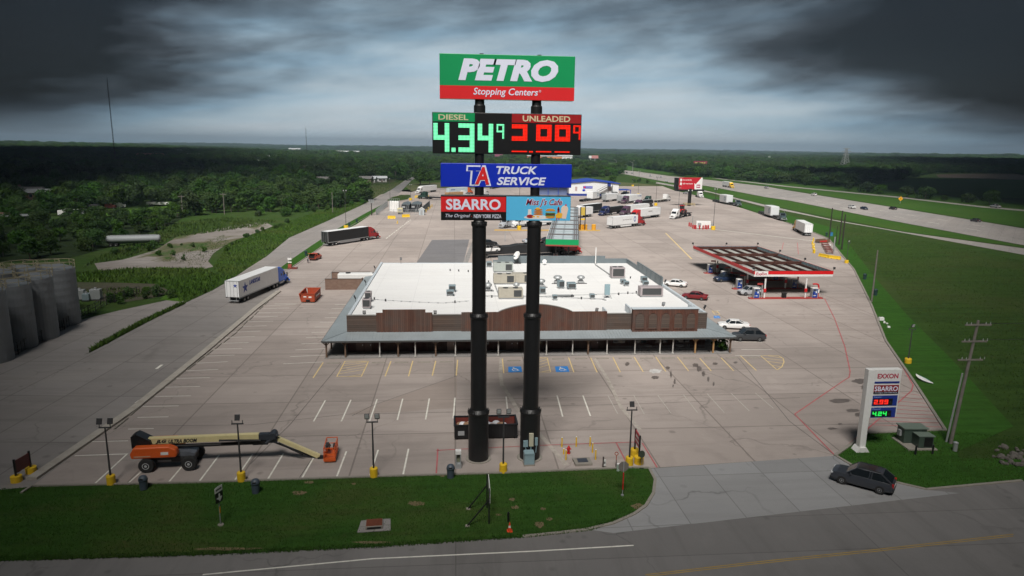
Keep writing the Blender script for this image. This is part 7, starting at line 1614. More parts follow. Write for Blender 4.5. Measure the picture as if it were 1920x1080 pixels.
b = P(1687.5, 382); h = HZ(b, 372.5); t = thing('warning_sign', 'orange yellow diamond warning sign by the far highway lanes', 'sign', (b.x, b.y, 0), R(-20)); MB().bar((0, 0, 0), (0, 0, h), .12).obj('post', k_galv, t); MB().front([(0, h - 1.3), (1.15, h), (0, h + 1.3), (-1.15, h)], -.12, -.07).obj('plate', M('warning orange', (.78, .38, .01), .5), t); MB().b2((-.12, -.135, h - .5), (.12, -.122, h + .5)).obj('symbol', k_black, t)
# ------------------------------------------------------------------ service building
a, b = P(1004, 364), P(1155, 366.5); k_bm = M('service building white cladding', (.68, .69, .70), .6, var=.03, scale=.5); k_blu = M('bright blue roof', (.008, .045, .34), .5, var=.05, scale=.3); k_navy2 = M('blue plinth', (.01, .03, .22), .6)
bx0, by0 = P(1071, 369).x, P(1071, 369).y; bx1 = P(1155, 366.5).x; Dp = 22.0; he, hr = HZ(P(1071, 369), 345.5), HZ(P(1113, 368), 342)
by0 = P(1113, 367.5).y
t = thing('service_building', 'white truck service building with bright blue roof and outside stair', 'building', (bx0, by0, 0), R(0)); bw = bx1 - bx0
MB().prof([(0, 1.3), (bw, 1.3), (bw, he), (bw / 2, hr + .6), (0, he)], 0, Dp).obj('wall', k_bm, t); MB().b2((-.1, -.1, 0), (bw + .1, Dp + .1, 1.297)).obj('plinth', k_navy2, t)
MB().prof([(-.8, he + .003), (bw / 2, hr + .62), (bw + .8, he + .003), (bw + .8, he + .4), (bw / 2, hr + 1.5), (-.8, he + .4)], -.7, Dp + .7).obj('roof', k_blu, t)
MB().b2((-18, 3, he - 1.0), (-.83, Dp, he - .6)).b2((-18, 3, 0), (-17.7, 3.3, he - 1)).b2((-12, 3, 0), (-11.7, 3.3, he - 1)).b2((-6, 3, 0), (-5.7, 3.3, he - 1)).obj('side_canopy', k_blu, t); MB().b2((bw + .11, 2, 3.3), (bw + 8, 12, 3.6)).b2((bw + 7.6, 2.2, 0), (bw + 7.9, 2.5, 3.3)).b2((bw + 7.6, 11.5, 0), (bw + 7.9, 11.8, 3.3)).obj('porch', k_blu, t)
MB().b2((-17.5, 6, 0), (-.2, Dp - .2, he - 1.2)).obj('open_bay', M('blue bay wall', (.12, .16, .30)), t)
s_ = MB().b2((bw * .28, -.15, he * .62), (bw * .47, -.103, he * .80)).obj('sign_board', k_sblue, t); text('lettering', 'TRUCK SERVICE', bw * .335, bw * .462, he * .67, he * .76, -.15, k_white, s_, depth=.02); MB().b2((bw * .29, -.17, he * .65), (bw * .325, -.152, he * .77)).obj('logo_tile', k_sred, s_)
MB().front(ell(bw * .295, he * .47, .9, .6), -.15, -.103).obj('round_emblem', k_sblue, t)
for f in (.14, .82): MB().b2((bw * f - .6, -.14, he * .42), (bw * f + .6, -.103, he * .75)).obj('vent_panel', M('faded pink poster', (.42, .30, .30)), t)
sr = MB(); 
for k in range(14): sr.b2((bw * .42 + k * .72, -2.2, .3 + k * .38), (bw * .42 + k * .72 + .8, -.9, .38 + k * .38))
sr.bar((bw * .42, -2.2, .3), (bw * .42 + 10, -2.2, 5.6), .35).bar((bw * .42, -2.2, 1.4), (bw * .42 + 10, -2.2, 6.7), .16).b2((bw * .42 + 10, -2.3, 5.4), (bw * .42 + 13, -.3, 5.6)); sr.obj('stair', k_dark, t); MB().b2((bw * .42 + 10.2, -.2, 5.7), (bw * .42 + 12.2, -.103, 8.2)).obj('door', k_navy2, t)
for x in (bw * .42 + 10.3, bw * .42 + 12.7): MB().bar((x, -2.2, 0), (x, -2.2, 6.7), .25).obj('stair_post', k_dark, t)
MB().b2((bw * .86, -2.5, 0), (bw * .96, -.15, 2.6)).obj('lean_to', k_dark, t)
# ------------------------------------------------------------------ diesel canopy
gz = 5.2
q0, q1, q2, q3 = P(1023, 455, gz), P(1085, 455, gz), P(1086, 395, gz), P(1041, 395, gz)
m01, m23 = (q0 + q1) / 2, (q2 + q3) / 2; grz = ANG(m01, m23) - math.pi / 2; gw = (q1 - q0).length * math.cos(grz); gd = (m23 - m01).length + 12
gM = Matrix.Translation((m01.x, m01.y, 0)) @ Matrix.Rotation(grz, 4, 'Z') @ Matrix.Translation((-gw / 2, 0, 0)); g0 = gM @ Vector((0, 0, 0))
t = thing('diesel_canopy', 'long green edged diesel canopy with panelled grey roof behind the restaurant', 'canopy', (g0.x, g0.y, 0), grz)
MB().b2((.1, .1, gz), (gw - .1, gd - .1, gz + .25)).obj('deck', M('grey canopy deck', (.30, .34, .36), .5, .2, var=.1, scale=.4), t)
MB().b2((0, 0, gz - .55), (gw, .097, gz + .75)).obj('green_fascia', k_sgreen, t); MB().b2((0, -.02, gz - .9), (gw, .08, gz - .553)).obj('red_fascia', M('dull canopy red', (.28, .05, .04)), t)
MB().b2((0, .1, gz - .6), (.098, gd, gz + .7)).obj('white_side_fascia', k_white, t); MB().b2((gw - .098, .1, gz - .6), (gw, gd, gz + .7)).obj('dark_side_fascia', k_dark, t)
pb_ = MB()
for k in range(24):
    y = 1.2 + k * (gd - 2) / 24; w_ = (gd - 2) / 24
    for x0_, x1_ in ((.22, .48), (.53, .80)): pb_.b2((gw * x0_, y, gz + .253), (gw * x1_, y + w_ * .62, gz + .30))
pb_.obj('roof_panel', M('pale roof panel', (.45, .51, .54), .45, var=.08), t)
bm_ = MB()
for k in range(9): y = 1 + k * (gd - 2) / 8; bm_.b2((.2, y - .15, gz + .3), (gw - .2, y + .15, gz + .5))
for x in (gw * .08, gw * .15, gw * .86, gw * .93): bm_.b2((x - .1, .2, gz + .253), (x + .1, gd - .2, gz + .42))
bm_.obj('roof_beam', M('brownish beam', (.12, .10, .10)), t)
for k in range(6):
    y = 3 + k * (gd - 6) / 5
    for x in (gw * .3, gw * .7): MB().bar((x, y, 0), (x, y, gz), .4).obj('column', k_dark, t)
    q = thing('diesel_pump', ('nearest', 'second', 'third', 'fourth', 'fifth', 'farthest')[k] + ' diesel pump under the green edged canopy', 'fuel pump', gM @ Vector((gw * .3, y + 1.2, .02)), grz, 'diesel pumps under the green edged canopy'); MB().b2((-.6, -.4, 0), (.6, .4, 1.9)).obj('body', k_grey, q, bevel=.04); MB().b2((-.5, -.42, .9), (.5, -.403, 1.6)).obj('panel', k_red, q)
b = P(1093, 463 - 30); 
tag(MB().b2((P(927, 432.5).x, P(927, 432.5).y, .02), (P(1125, 433).x, P(927, 432.5).y + .5, .35)).obj('yellow_kerb', M('dull yellow kerb', (.52, .33, .08), .8, dirt=.3)), 'long yellow kerb line before the truck pumps', 'kerb')
for u, lab in ((1089, 'left yellow drum beside the pump frame'), (1097, 'right yellow drum beside the pump frame'), (1113, 'single yellow drum at the right end of the yellow kerb')):
    b = P(u, 431.5); t = thing('drum', lab, 'drum', (b.x, b.y, .02), 0, 'yellow drums by the truck pumps'); MB().lathe([(.75, 0), (.75, .9), (.78, .95), (.75, 1.0), (.75, 1.9)], 16).obj('shell', M('amber drum', (.68, .32, .015), .6), t); MB().lathe([(.72, 1.901), (.72, 1.95)], 16).obj('lid', M('amber drum lid', (.75, .42, .05)), t)
b = P(1092, 432.5); t = thing('signal_frame', 'tall black and yellow signal frame beside the green edged canopy', 'frame', (b.x, b.y, .02)); MB().bar((-.8, 0, 0), (-.8, 0, 8.0), .28).obj('post', k_black, t); MB().bar((.8, 0, 0), (.8, 0, 8.4), .28).obj('post', k_black, t); MB().b2((-.65, -.15, 5.2), (.65, .15, 7.9)).obj('board', M('mustard board', (.50, .36, .06)), t); MB().b2((-.65, -.1, 3.6), (.65, .1, 4.1)).obj('strip', k_yellow, t)
b = P(947, 453); tag(MB().bar((b.x, b.y, 0), (b.x, b.y, HZ(b, 434)), .16).bar((b.x, b.y, HZ(b, 434)), (b.x + 1.2, b.y, HZ(b, 434)), .12).obj('steel_post', k_grey), 'thin grey post behind the car carrier', 'post')
# ------------------------------------------------------------------ tank yard behind
a, b = P(704, 403), P(790, 402); yd = a.y
def fence(pts, lab, h=2.4, mat=None, slat=.35, name='mesh_fence', rails=3):
    t = thing(name, lab, 'fence', (pts[0].x, pts[0].y, 0)); o = pts[0]
    for p, q in zip(pts, pts[1:]):
        d = (q - p).length; n = max(2, int(d / slat)); mb = MB()
        for k in range(n + 1):
            r_ = p.lerp(q, k / n) - o; mb.bar((r_.x, r_.y, .1), (r_.x, r_.y, h - .05), .05)
        for j in range(rails):
            z = .2 + (h - .35) * j / (rails - 1); u_, v_ = p - o, q - o; mb.bar((u_.x, u_.y, z), (v_.x, v_.y, z), .06)
        mb.obj('panel', mat or k_galv, t)
        for k in range(int(d / 3) + 1):
            r_ = p.lerp(q, min(1, k * 3 / d)) - o; MB().bar((r_.x, r_.y, 0), (r_.x, r_.y, h), .10).obj('post', mat or k_galv, t)
fence([P(727, 386), P(705, 403.5), P(724, 404), P(790, 402.5)], 'grey mesh fence along the front and left of the tank yard')
fence([P(792, 401), P(806, 388)], 'corrugated grey fence along the right of the tank yard', 3.0, k_pmetal, .12)
for k, (u, v) in enumerate(((733, 396), (737.5, 396.3), (742, 396.6), (746, 397))):
    b = P(u, v); t = thing('storage_tank', ('leftmost', 'second', 'third', 'rightmost')[k] + ' upright white tank in the tank yard', 'tank', (b.x, b.y, .05), 0, 'white tanks in the tank yard'); MB().lathe([(.72, 0), (.72, 4.0), (.62, 4.2), (.1, 4.35)], 18).obj('shell', k_white, t, smooth=False); MB().lathe([(.2, 4.351), (.2, 4.7)], 10).obj('neck', k_galv, t)
rl_ = MB(); o = P(731, 396)
for z in (4.6, 5.4): rl_.bar((o.x, o.y - .8, z), (P(749, 397).x, o.y - .8, z), .08)
for k in range(6): x = o.x + (P(749, 397).x - o.x) * k / 5; rl_.bar((x, o.y - .8, 0), (x, o.y - .8, 5.4), .08)
tag(rl_.obj('tank_gantry', k_galv), 'grey pipe gantry along the white upright tanks', 'gantry')
for (u0, u1, v, lab) in ((753, 768, 398.5, 'left black steel tank box in the tank yard'), (771, 789, 398, 'right black steel tank box in the tank yard')):
    a, b = P(u0, v), P(u1, v); L_ = (b - a).length; t = thing('frac_tank', lab, 'tank', (a.x, a.y, .05), 0, 'black tank boxes in the tank yard'); D_ = 13.0
    MB().b2((0, 0, .3), (L_, D_, 3.2)).obj('shell', M('black tank steel', (.018, .02, .024), .5, dirt=.1), t, bevel=.08); MB().prof([(-.05, 3.203), (L_ + .05, 3.203), (L_ / 2, 3.7)], -.05, D_).obj('top', M('slate tank top', (.10, .12, .13), .5), t); MB().bar((L_ * .5, -.5, 0), (L_ * .5 + .8, -.1, 3.3), .12).bar((L_ * .7, -.5, 0), (L_ * .7 + .8, -.1, 3.3), .12).obj('ladder', k_galv, t); MB().b2((.2, -.03, 1.9), (1.5, -.003, 2.6)).obj('placard', k_grey, t)
b = P(750.5, 401.5); t = thing('compressor', 'small cream compressor unit before the tank boxes', 'machine', (b.x, b.y, .05)); MB().b2((-1.1, -.7, .6), (1.1, .7, 2.5)).obj('casing', M('cream casing', (.50, .46, .28)), t, bevel=.2); MB().b2((-.9, -.6, 0), (.9, .6, .597)).obj('base', k_dark, t); MB().b2((-.7, -.72, 1.2), (.7, -.703, 1.9)).obj('panel', k_grey, t)
b = P(790.5, 403.5); t = thing('shed', 'tiny white gabled shed at the right of the tank yard', 'shed', (b.x, b.y, .02)); MB().prof([(-1.0, 0), (1.0, 0), (1.0, 2.2), (0, 2.9), (-1.0, 2.2)], 0, 2.2).obj('wall', M('pale blue shed wall', (.42, .47, .50)), t); MB().prof([(-1.2, 2.1), (0, 2.93), (1.2, 2.1), (1.2, 2.25), (0, 3.1), (-1.2, 2.25)], -.15, 2.35).obj('roof', k_white, t); MB().b2((-.45, -.03, .1), (.45, -.003, 2.0)).obj('door', k_grey, t)
for k, (u, v) in enumerate(((799, 398), (803, 394), (807, 391), (810, 388.5))):
    b = P(u, v); tag(MB().cyl((b.x, b.y, 0), (b.x, b.y, 1.3), .2, n=10).lathe([(.2, 1.301), (.12, 1.38)], 10, (b.x, b.y, 0)).obj('bollard', M('dull ochre bollard', (.50, .34, .08))), ('nearest', 'second', 'third', 'farthest')[k] + ' ochre bollard outside the corrugated fence', 'bollard', 'ochre bollards outside the tank yard')
b = P(791, 371.5); t = thing('propane_tank', 'small white propane tank ringed by yellow rails', 'tank', (b.x, b.y, .02)); MB().loft([[(x, .55 * k * math.cos(R(a)), 1.1 + .55 * k * math.sin(R(a))) for a in range(0, 360, 30)] for x, k in ((-1.6, .4), (-1.35, 1), (1.35, 1), (1.6, .4))]).obj('shell', k_white, t); MB().b2((-1.1, -.4, 0), (-.8, .4, .6)).b2((.8, -.4, 0), (1.1, .4, .6)).obj('saddle', k_grey, t)
rl_ = MB()
for s in (-1, 1):
    for z in (.6, 1.2): rl_.bar((-3.5, s * 2.2, z), (3.5, s * 2.2, z), .2)
    for x in (-3.5, 0, 3.5): rl_.bar((x, s * 2.2, 0), (x, s * 2.2, 1.25), .25)
o_ = rl_.obj('guard_rail', k_yellow); o_.location = (b.x, b.y, .02); tag(o_, 'yellow guard rails round the small propane tank', 'railing')
b = P(745, 419); tag(MB().lathe([(.35, 0), (.35, .08), (.15, .1), (.12, 1.0)], 12, (b.x, b.y, .02)).obj('marker_drum', k_yellow), 'small yellow marker left of the dashed lot line', 'marker')
# ------------------------------------------------------------------ silos and yard at the left
k_silo = M('grey silo cladding', (.20, .215, .23), .55, .3, var=.08, scale=.3, dirt=.2)
for (u, v, vt, rad, lab) in ((118, 607, 503, 2.1, 'right front silo, nearest the small drive'), (77, 633, 520, 2.1, 'second silo from the right in the front row'), (37, 650, 533, 2.1, 'third silo from the right in the front row'), (-8, 676, 545, 2.1, 'leftmost silo cut by the picture edge'), (90, 590, 503, 2.0, 'rear silo behind the right front one'), (50, 600, 505, 2.0, 'rear silo behind the second one'), (8, 612, 512, 2.0, 'rear silo behind the third one')):
    b = P(u, v); h = HZ(b, vt); t = thing('silo', 'tall grey ' + lab, 'silo', (b.x, b.y, 0), 0, 'grey silos in the left yard'); rad *= b.y / 92.0 * 1.0
    MB().lathe([(rad, 0)] + [(rad + (.03 if k % 2 else 0), h * k / 16) for k in range(1, 17)] + [(rad * .5, h + .5), (.3, h + .7)], 32).obj('shell', k_silo, t); hr_ = MB(); N = 20
    for z in (.55, 1.1):
        for k in range(N): hr_.bar((rad * math.cos(2 * math.pi * k / N), rad * math.sin(2 * math.pi * k / N), h + z), (rad * math.cos(2 * math.pi * (k + 1) / N), rad * math.sin(2 * math.pi * (k + 1) / N), h + z), .07)
    for k in range(10): hr_.bar((rad * math.cos(2 * math.pi * k / 10), rad * math.sin(2 * math.pi * k / 10), h - .1), (rad * math.cos(2 * math.pi * k / 10), rad * math.sin(2 * math.pi * k / 10), h + 1.1), .07)
    hr_.obj('handrail', M('tan handrail', (.30, .27, .18)), t)
fence([P(-20, 690), P(35, 665), P(60, 650), P(105, 628), P(150, 600), P(180, 585), P(195, 573)], 'dark wire fence along the silo yard', 1.7, k_dark, .8); fence([P(200, 572), P(215, 568), P(235, 560), P(262, 552)], 'dark broken fence at the weedy corner beyond the silos', 1.6, k_dark, .7)
for (u, v, w_, h_, lab, mt) in ((181, 562, 1.7, 1.9, 'pale steel tank box on the pad right of the silos', k_galv), (163, 564, 1.1, 1.3, 'bluish skid unit between the tank box and the silos', k_bluegrey), (151, 562, 1.6, 1.8, 'horizontal tank skid right beside the silos', k_galv)):
    b = P(u, v); t = thing('skid_unit', lab, 'machine', (b.x, b.y, .03), R(8)); MB().b2((-w_ / 2, -.6, .15), (w_ / 2, .6, h_)).obj('casing', mt, t, bevel=.05); MB().b2((-w_ / 2 - .05, -.7, 0), (w_ / 2 + .05, .7, .147)).obj('skid', k_dark, t); MB().cyl((0, 0, h_), (0, 0, h_ + .3), .2, n=12).obj('hatch', k_grey, t)
for (u, v, lab, mt) in ((131, 605, 'blue drum at the foot of the right front silo', M('blue drum', (.02, .06, .22))), (147, 592, 'white drum at the foot of the right front silo', k_white), (113, 608, 'brown crate at the foot of the right front silo', M('brown crate', (.2, .12, .05)))):
    b = P(u, v); t = thing('yard_drum', lab, 'drum', (b.x, b.y, .03)); MB().lathe([(.42, 0), (.42, .4), (.45, .43), (.42, .46), (.42, .95)], 16).obj('shell', mt, t); MB().lathe([(.40, .951), (.40, .98)], 16).obj('lid', k_dark, t)
a, b = P(102, 586), P(128, 577); tag(MB().bar((a.x, a.y, 2.6), (b.x, b.y, 2.9), .16).bar((a.x, a.y, 0), (a.x, a.y, 2.6), .12).bar((b.x, b.y, 0), (b.x, b.y, 2.9), .12).obj('pipe_bracket', k_galv), 'pale pipe bracket standing before the right front silo', 'pipe')
# ------------------------------------------------------------------ houses among the trees
def house(u, v, w_, d_, h_, lab, wm, rm, rz=0.0, gable=1.6, chim=False):
    b = P(u, v); t = thing('house', lab, 'house', (b.x, b.y, 0), rz); MB().b2((-w_ / 2, -d_ / 2, 0), (w_ / 2, d_ / 2, h_)).obj('wall', wm, t)
    secs = [(-d_ / 2 - .6, h_ + .003), (0, h_ + gable), (d_ / 2 + .6, h_ + .003), (d_ / 2 + .6, h_ + .25), (0, h_ + gable + .3), (-d_ / 2 - .6, h_ + .25)]
    r_ = MB().loft([[(x, y, z) for y, z in secs] for x in (-w_ / 2 - .6, w_ / 2 + .6)]).obj('roof', rm, t)
    MB().prof([(-w_ / 2, h_), (-w_ / 2 + .01, h_), (-w_ / 2 + .01, h_ + .01)], -1, 1)
    for x in (-w_ * .3, 0, w_ * .3): MB().b2((x - .6, -d_ / 2 - .05, h_ * .35), (x + .6, -d_ / 2 - .003, h_ * .8)).obj('window', k_glass, t)
    MB().b2((w_ * .14 - .5, -d_ / 2 - .06, .1), (w_ * .14 + .5, -d_ / 2 - .003, 2.2)).obj('door', dr, t)
    if chim: MB().b2((-.5, .3, h_ + gable * .4), (.5, 1.2, h_ + gable + 1.2)).obj('chimney', k_brick, r_)
k_hw = M('white house siding', (.55, .56, .56), .7); k_ht = M('tan house siding', (.28, .22, .17), .8); k_rg = M('grey shingle roof', (.17, .165, .16), .85, var=.15, scale=1); k_rp = M('pale metal house roof', (.50, .52, .54), .5); k_hb = M('brown house brick', (.13, .075, .055), .9)
for a in ((38, 372, 20, 9, 3.5, 'long dark brick house with grey roof among the left trees', k_hb, k_rg, R(8), 1.8, True), (82, 373, 12, 9, 3.2, 'low house with pale roof in front of the dark brick one', k_hb, k_rp, R(8), 1.4), (155, 360, 9, 7, 3, 'small house right of the dark brick house', k_ht, k_rg, R(15), 1.5),
          (680, 342.5, 14, 8, 3.0, 'grey roofed house behind the board fence', k_ht, k_rg, R(-6), 1.6), (695, 342, 8, 6, 2.8, 'white shed right of the grey roofed house', k_hw, k_rp, R(-6), 1.2), (712, 341, 10, 7, 2.8, 'white house near the country road bend', k_hw, k_rp, R(10), 1.4), (614, 344, 14, 8, 2.9, 'dark roofed house behind the left end of the board fence', k_ht, k_rg, R(10), 1.7),
          (585, 326.5, 24, 10, 3.8, 'long white building in the woods left of centre', k_hw, k_rp, R(4), 1.6), (604, 321, 20, 10, 3.6, 'grey roofed house behind the long white building', k_ht, k_rg, R(0), 2), (715, 318, 26, 14, 4.5, 'pale roofed barn in the woods left of the sign', k_hw, k_rp, R(5), 2.4), (652, 291, 60, 20, 8, 'large white hall on the far ridge left of the sign', k_hw, k_rp, R(0), 3), (283, 301.5, 36, 14, 7, 'white far house with red brown roof in the left woods', k_hw, M('red brown roof', (.25, .12, .09), .8), R(0), 4), (238, 299.5, 40, 12, 5, 'white far building at the left in the woods', k_hw, k_rp, R(0), 2),
          (366, 297, 40, 14, 6, 'far white building right of the red brown roof', k_hw, k_rp, R(0), 2), (398, 303, 34, 12, 5, 'far low white building in the left woods', k_hw, k_rp, R(0), 2), (478, 309, 30, 10, 4, 'far pale building at the edge of the middle woods', k_hw, k_rp, R(0), 2), (518, 300, 60, 16, 5, 'far tan hall in the middle woods', k_ht, k_rp, R(0), 2), (323, 288, 60, 16, 7, 'distant white hall near the left horizon', k_hw, k_rp, R(0), 2), (553, 283, 44, 16, 7, 'distant tan hall near the horizon left of centre', k_ht, k_rp, R(0), 3), (1020, 306, 60, 18, 12, 'orange fronted store behind the right sign column', M('orange store front', (.62, .24, .10)), k_rp, R(0), 1), (1058, 306.5, 26, 12, 13, 'white silos building right of the orange store', k_hw, k_rp, R(0), 2), (940, 303, 30, 14, 5, 'far white shed between the sign columns', k_hw, k_rp, R(0), 2), (1434, 300, 30, 14, 7, 'lone white building in the right woods', k_hw, k_rp, R(0), 2), (830, 281, 160, 40, 12, 'distant pale warehouses on the horizon by the sign', k_hw, k_rp, R(0), 2)):
    house(*a)
q0, q1 = P(570, 351.5), P(668, 347.5)
k_board = M('brown fence boards', (.085, .065, .055), .9, var=.2, scale=.5)
fence([P(567, 352), P(637, 349.5), P(690, 347), P(740, 343)], 'long brown board fence before the houses left of the country road', 2.6, k_board, .28)
b = P(298, 386); t = thing('white_trailer', 'long white trailer parked before the woods in the left paddock', 'trailer', (b.x, b.y, 0), R(-2)); MB().b2((-5, -1.0, .6), (5, 1.0, 1.7)).obj('body', k_white, t, bevel=.1); 
for x in (-3.5, -2.5): wheel(t, x, -1.0, .4, .3, -1); wheel(t, x, 1.0, .4, .3, 1)
for k, (u, v, w_, lab, mt) in enumerate(((120, 405, 3.5, 'white van among scrap in the left paddock', k_white), (135, 402, 5, 'grey scrap trailer among junk in the left paddock', k_grey), (146, 403, 4, 'pale scrap trailer lying in the left paddock', k_galv), (156, 398, 3, 'small grey wreck in the left paddock', k_grey), (182, 393.5, 5, 'dark wreck under the trees in the left paddock', k_dark), (208, 391, 4, 'rusty wreck under the trees in the left paddock', k_rust), (226, 389.5, 4, 'white boat shaped wreck in the left paddock', k_white), (24, 421, 12, 'long pale flat roofed shelter at the far left', k_galv), (8, 418, 8, 'small brown shelter at the far left', k_brick))):
    b = P(u, v); t = thing('scrap_vehicle' if w_ < 8 else 'shelter', lab, 'wreck' if w_ < 8 else 'shed', (b.x, b.y, 0), R(10 * (k % 4))); MB().prof([(-w_ / 2, .4), (w_ / 2, .4), (w_ / 2, 1.3), (w_ * .2, 1.5), (w_ * .1, 2.2), (-w_ / 2, 2.2)] if w_ < 8 else [(-w_ / 2, 2.6), (w_ / 2, 2.6), (w_ / 2, 2.9), (-w_ / 2, 3.1)], -.9, .9 if w_ < 8 else 5).obj('body' if w_ < 8 else 'roof', mt, t, bevel=.08)
    for x in (-w_ * .3, w_ * .3):
        if w_ < 8: wheel(t, x, -.9, .35, .25, -1); wheel(t, x, .9, .35, .25, 1)
        else: MB().bar((x, -.7, 0), (x, -.7, 2.6), .15).obj('post', k_dark, t); MB().bar((x, 4.7, 0), (x, 4.7, 2.6), .15).obj('post', k_dark, t)
# ------------------------------------------------------------------ things by the hatchback
b = P(544, 504); t = thing('gate_sign', 'short post sign with white plate and red base at the tip of the grass strip', 'sign', (b.x, b.y, .02)); MB().bar((0, 0, .35), (0, 0, 2.6), .16).obj('post', k_dark, t); MB().b2((-.42, -.10, 2.0), (.42, -.083, 2.5)).b2((-.42, -.1, 1.35), (.42, -.083, 1.65)).obj('plate', k_white, t); MB().b2((-.36, -.3, .3), (.36, .3, 1.05)).obj('red_box', M('faded red steel', (.36, .08, .05)), t); MB().b2((-.5, -.6, 0), (1.6, .5, .28)).obj('base', k_rust, t)
tag(MB().cyl((P(545.5, 485).x, P(545.5, 485).y, 0), (P(545.5, 485).x, P(545.5, 485).y, 1.4), .05, n=8).cyl((P(545.5, 485).x, P(545.5, 485).y, 1.401), (P(545.5, 485).x, P(545.5, 485).y, 1.6), .09, n=8).obj('marker_post', M('pale post', (.4, .36, .33))), 'thin pale marker post on the service road edge', 'post')
# person by the open hatchback
def person(u, v, lab, rz, shirt, trousers):
    b = P(u, v); t = thing('person', lab, 'person', (b.x, b.y, .02), rz)
    J = [((0, 0, .93), .15), ((0, 0, 1.15), .14), ((0, 0, 1.38), .165), ((0, 0, 1.52), .06), ((0, .01, 1.60), .085), ((0, .0, 1.71), .10), ((0, 0, 1.79), .06)]
    E = [(i, i + 1) for i in range(6)]
    for s in (-1, 1):
        n0 = len(J); J += [((s * .19, 0, 1.42), .07), ((s * .30, .04, 1.17), .05), ((s * .16, -.20, 1.10), .04), ((s * .09, -.26, 1.12), .028)]; E += [(2, n0), (n0, n0 + 1), (n0 + 1, n0 + 2), (n0 + 2, n0 + 3)]
        for f in range(4): J.append(((s * (.06 - .0 * f) - s * .02, -.33 + .004 * f, 1.15 - .022 * f), .009)); E.append((n0 + 3, len(J) - 1))
        J.append(((s * .07, -.29, 1.17), .010)); E.append((n0 + 3, len(J) - 1))
        n0 = len(J); J += [((s * .10, 0, .84), .105), ((s * .15, -.01, .48), .07), ((s * .18, .02, .09), .045), ((s * .19, -.15, .05), .04)]; E += [(0, n0), (n0, n0 + 1), (n0 + 1, n0 + 2), (n0 + 2, n0 + 3)]
    me = bpy.data.meshes.new('body'); me.from_pydata([j[0] for j in J], E, []); pass
    o = bpy.data.objects.new('body', me); COL.objects.link(o); o.parent = t
    md = o.modifiers.new('skin', 'SKIN'); sv = me.skin_vertices[0].data
    for k, j in enumerate(J): sv[k].radius = (j[1], j[1] * .85)
    sv[0].use_root = True; o.modifiers.new('sub', 'SUBSURF').levels = 1; o.modifiers['sub'].render_levels = 1
    m = bpy.data.materials.new('person colours'); m.use_nodes = True; n_ = NT(m.node_tree); z = n_.sep(n_.add('ShaderNodeTexCoord').outputs['Object'])[2]; y_ = n_.sep(n_.add('ShaderNodeTexCoord').outputs['Object'])[1]
    c = n_.ramp(n_.math('DIVIDE', z, 1.8), [(0, (.02, .02, .02)), (.055, trousers), (.52, shirt), (.855, (.42, .24, .16))], 'CONSTANT'); c = n_.mix(n_.math('LESS_THAN', y_, -.17), c, (.42, .24, .16)) ; c = n_.mix(n_.math('LESS_THAN', z, .1), c, (.25, .05, .05))
    bs = n_.add('ShaderNodeBsdfPrincipled', i={'Roughness': .8}); n_.l.new(c, bs.inputs['Base Color']); n_.l.new(bs.outputs[0], n_.add('ShaderNodeOutputMaterial').inputs[0]); me.materials.append(m)
    h = MB().sph((0, .012, 1.735), .112, 12, 8, (1, 1.05, .95), z0=-.15).obj('hair', M('dark hair', (.02, .015, .012), .7), t, smooth=True)
    MB().sph((-.035, -.095, 1.715), .012, 8, 6).sph((.035, -.095, 1.715), .012, 8, 6).obj('eyes', M('dark eyes', (.02, .02, .02), .3), t); MB().box((0, -.108, 1.685), (.025, .03, .045), taper=(.5, .5)).obj('nose', M('skin', (.42, .24, .16), .6), t); MB().box((0, -.088, 1.64), (.05, .01, .012)).obj('mouth', M('lips', (.3, .1, .09), .6), t)
    MB().sph((-.105, 0, 1.70), .022, 8, 6, (.5, 1, 1.3)).sph((.105, 0, 1.70), .022, 8, 6, (.5, 1, 1.3)).obj('ears', M('skin', (.42, .24, .16), .6), t)
person(577.5, 493.5, 'person in grey top and dark trousers standing behind the orange red hatchback', R(-30), (.22, .22, .24), (.02, .025, .05))

b = P(1782, 832); h = HZ(b, 601)
for k, (dx_, z_) in enumerate(((-1.0, .25), (.2, .25), (1.1, .25), (-1.0, 1.85), (1.1, 1.85))):
    q = MB(); a = Vector((b.x + .9 + dx_, b.y - .1, h - z_)); e = a + Vector((46, 9, 1.5)); pts = [a.lerp(e, t_ / 10) - Vector((0, 0, 1.4 * math.sin(math.pi * t_ / 10))) for t_ in range(11)]
    tag(q.tube(pts, .018, 5).obj('power_line', k_dark), 'thin sagging power line from the tall power pole to the right', 'cable', 'power lines at the right edge')
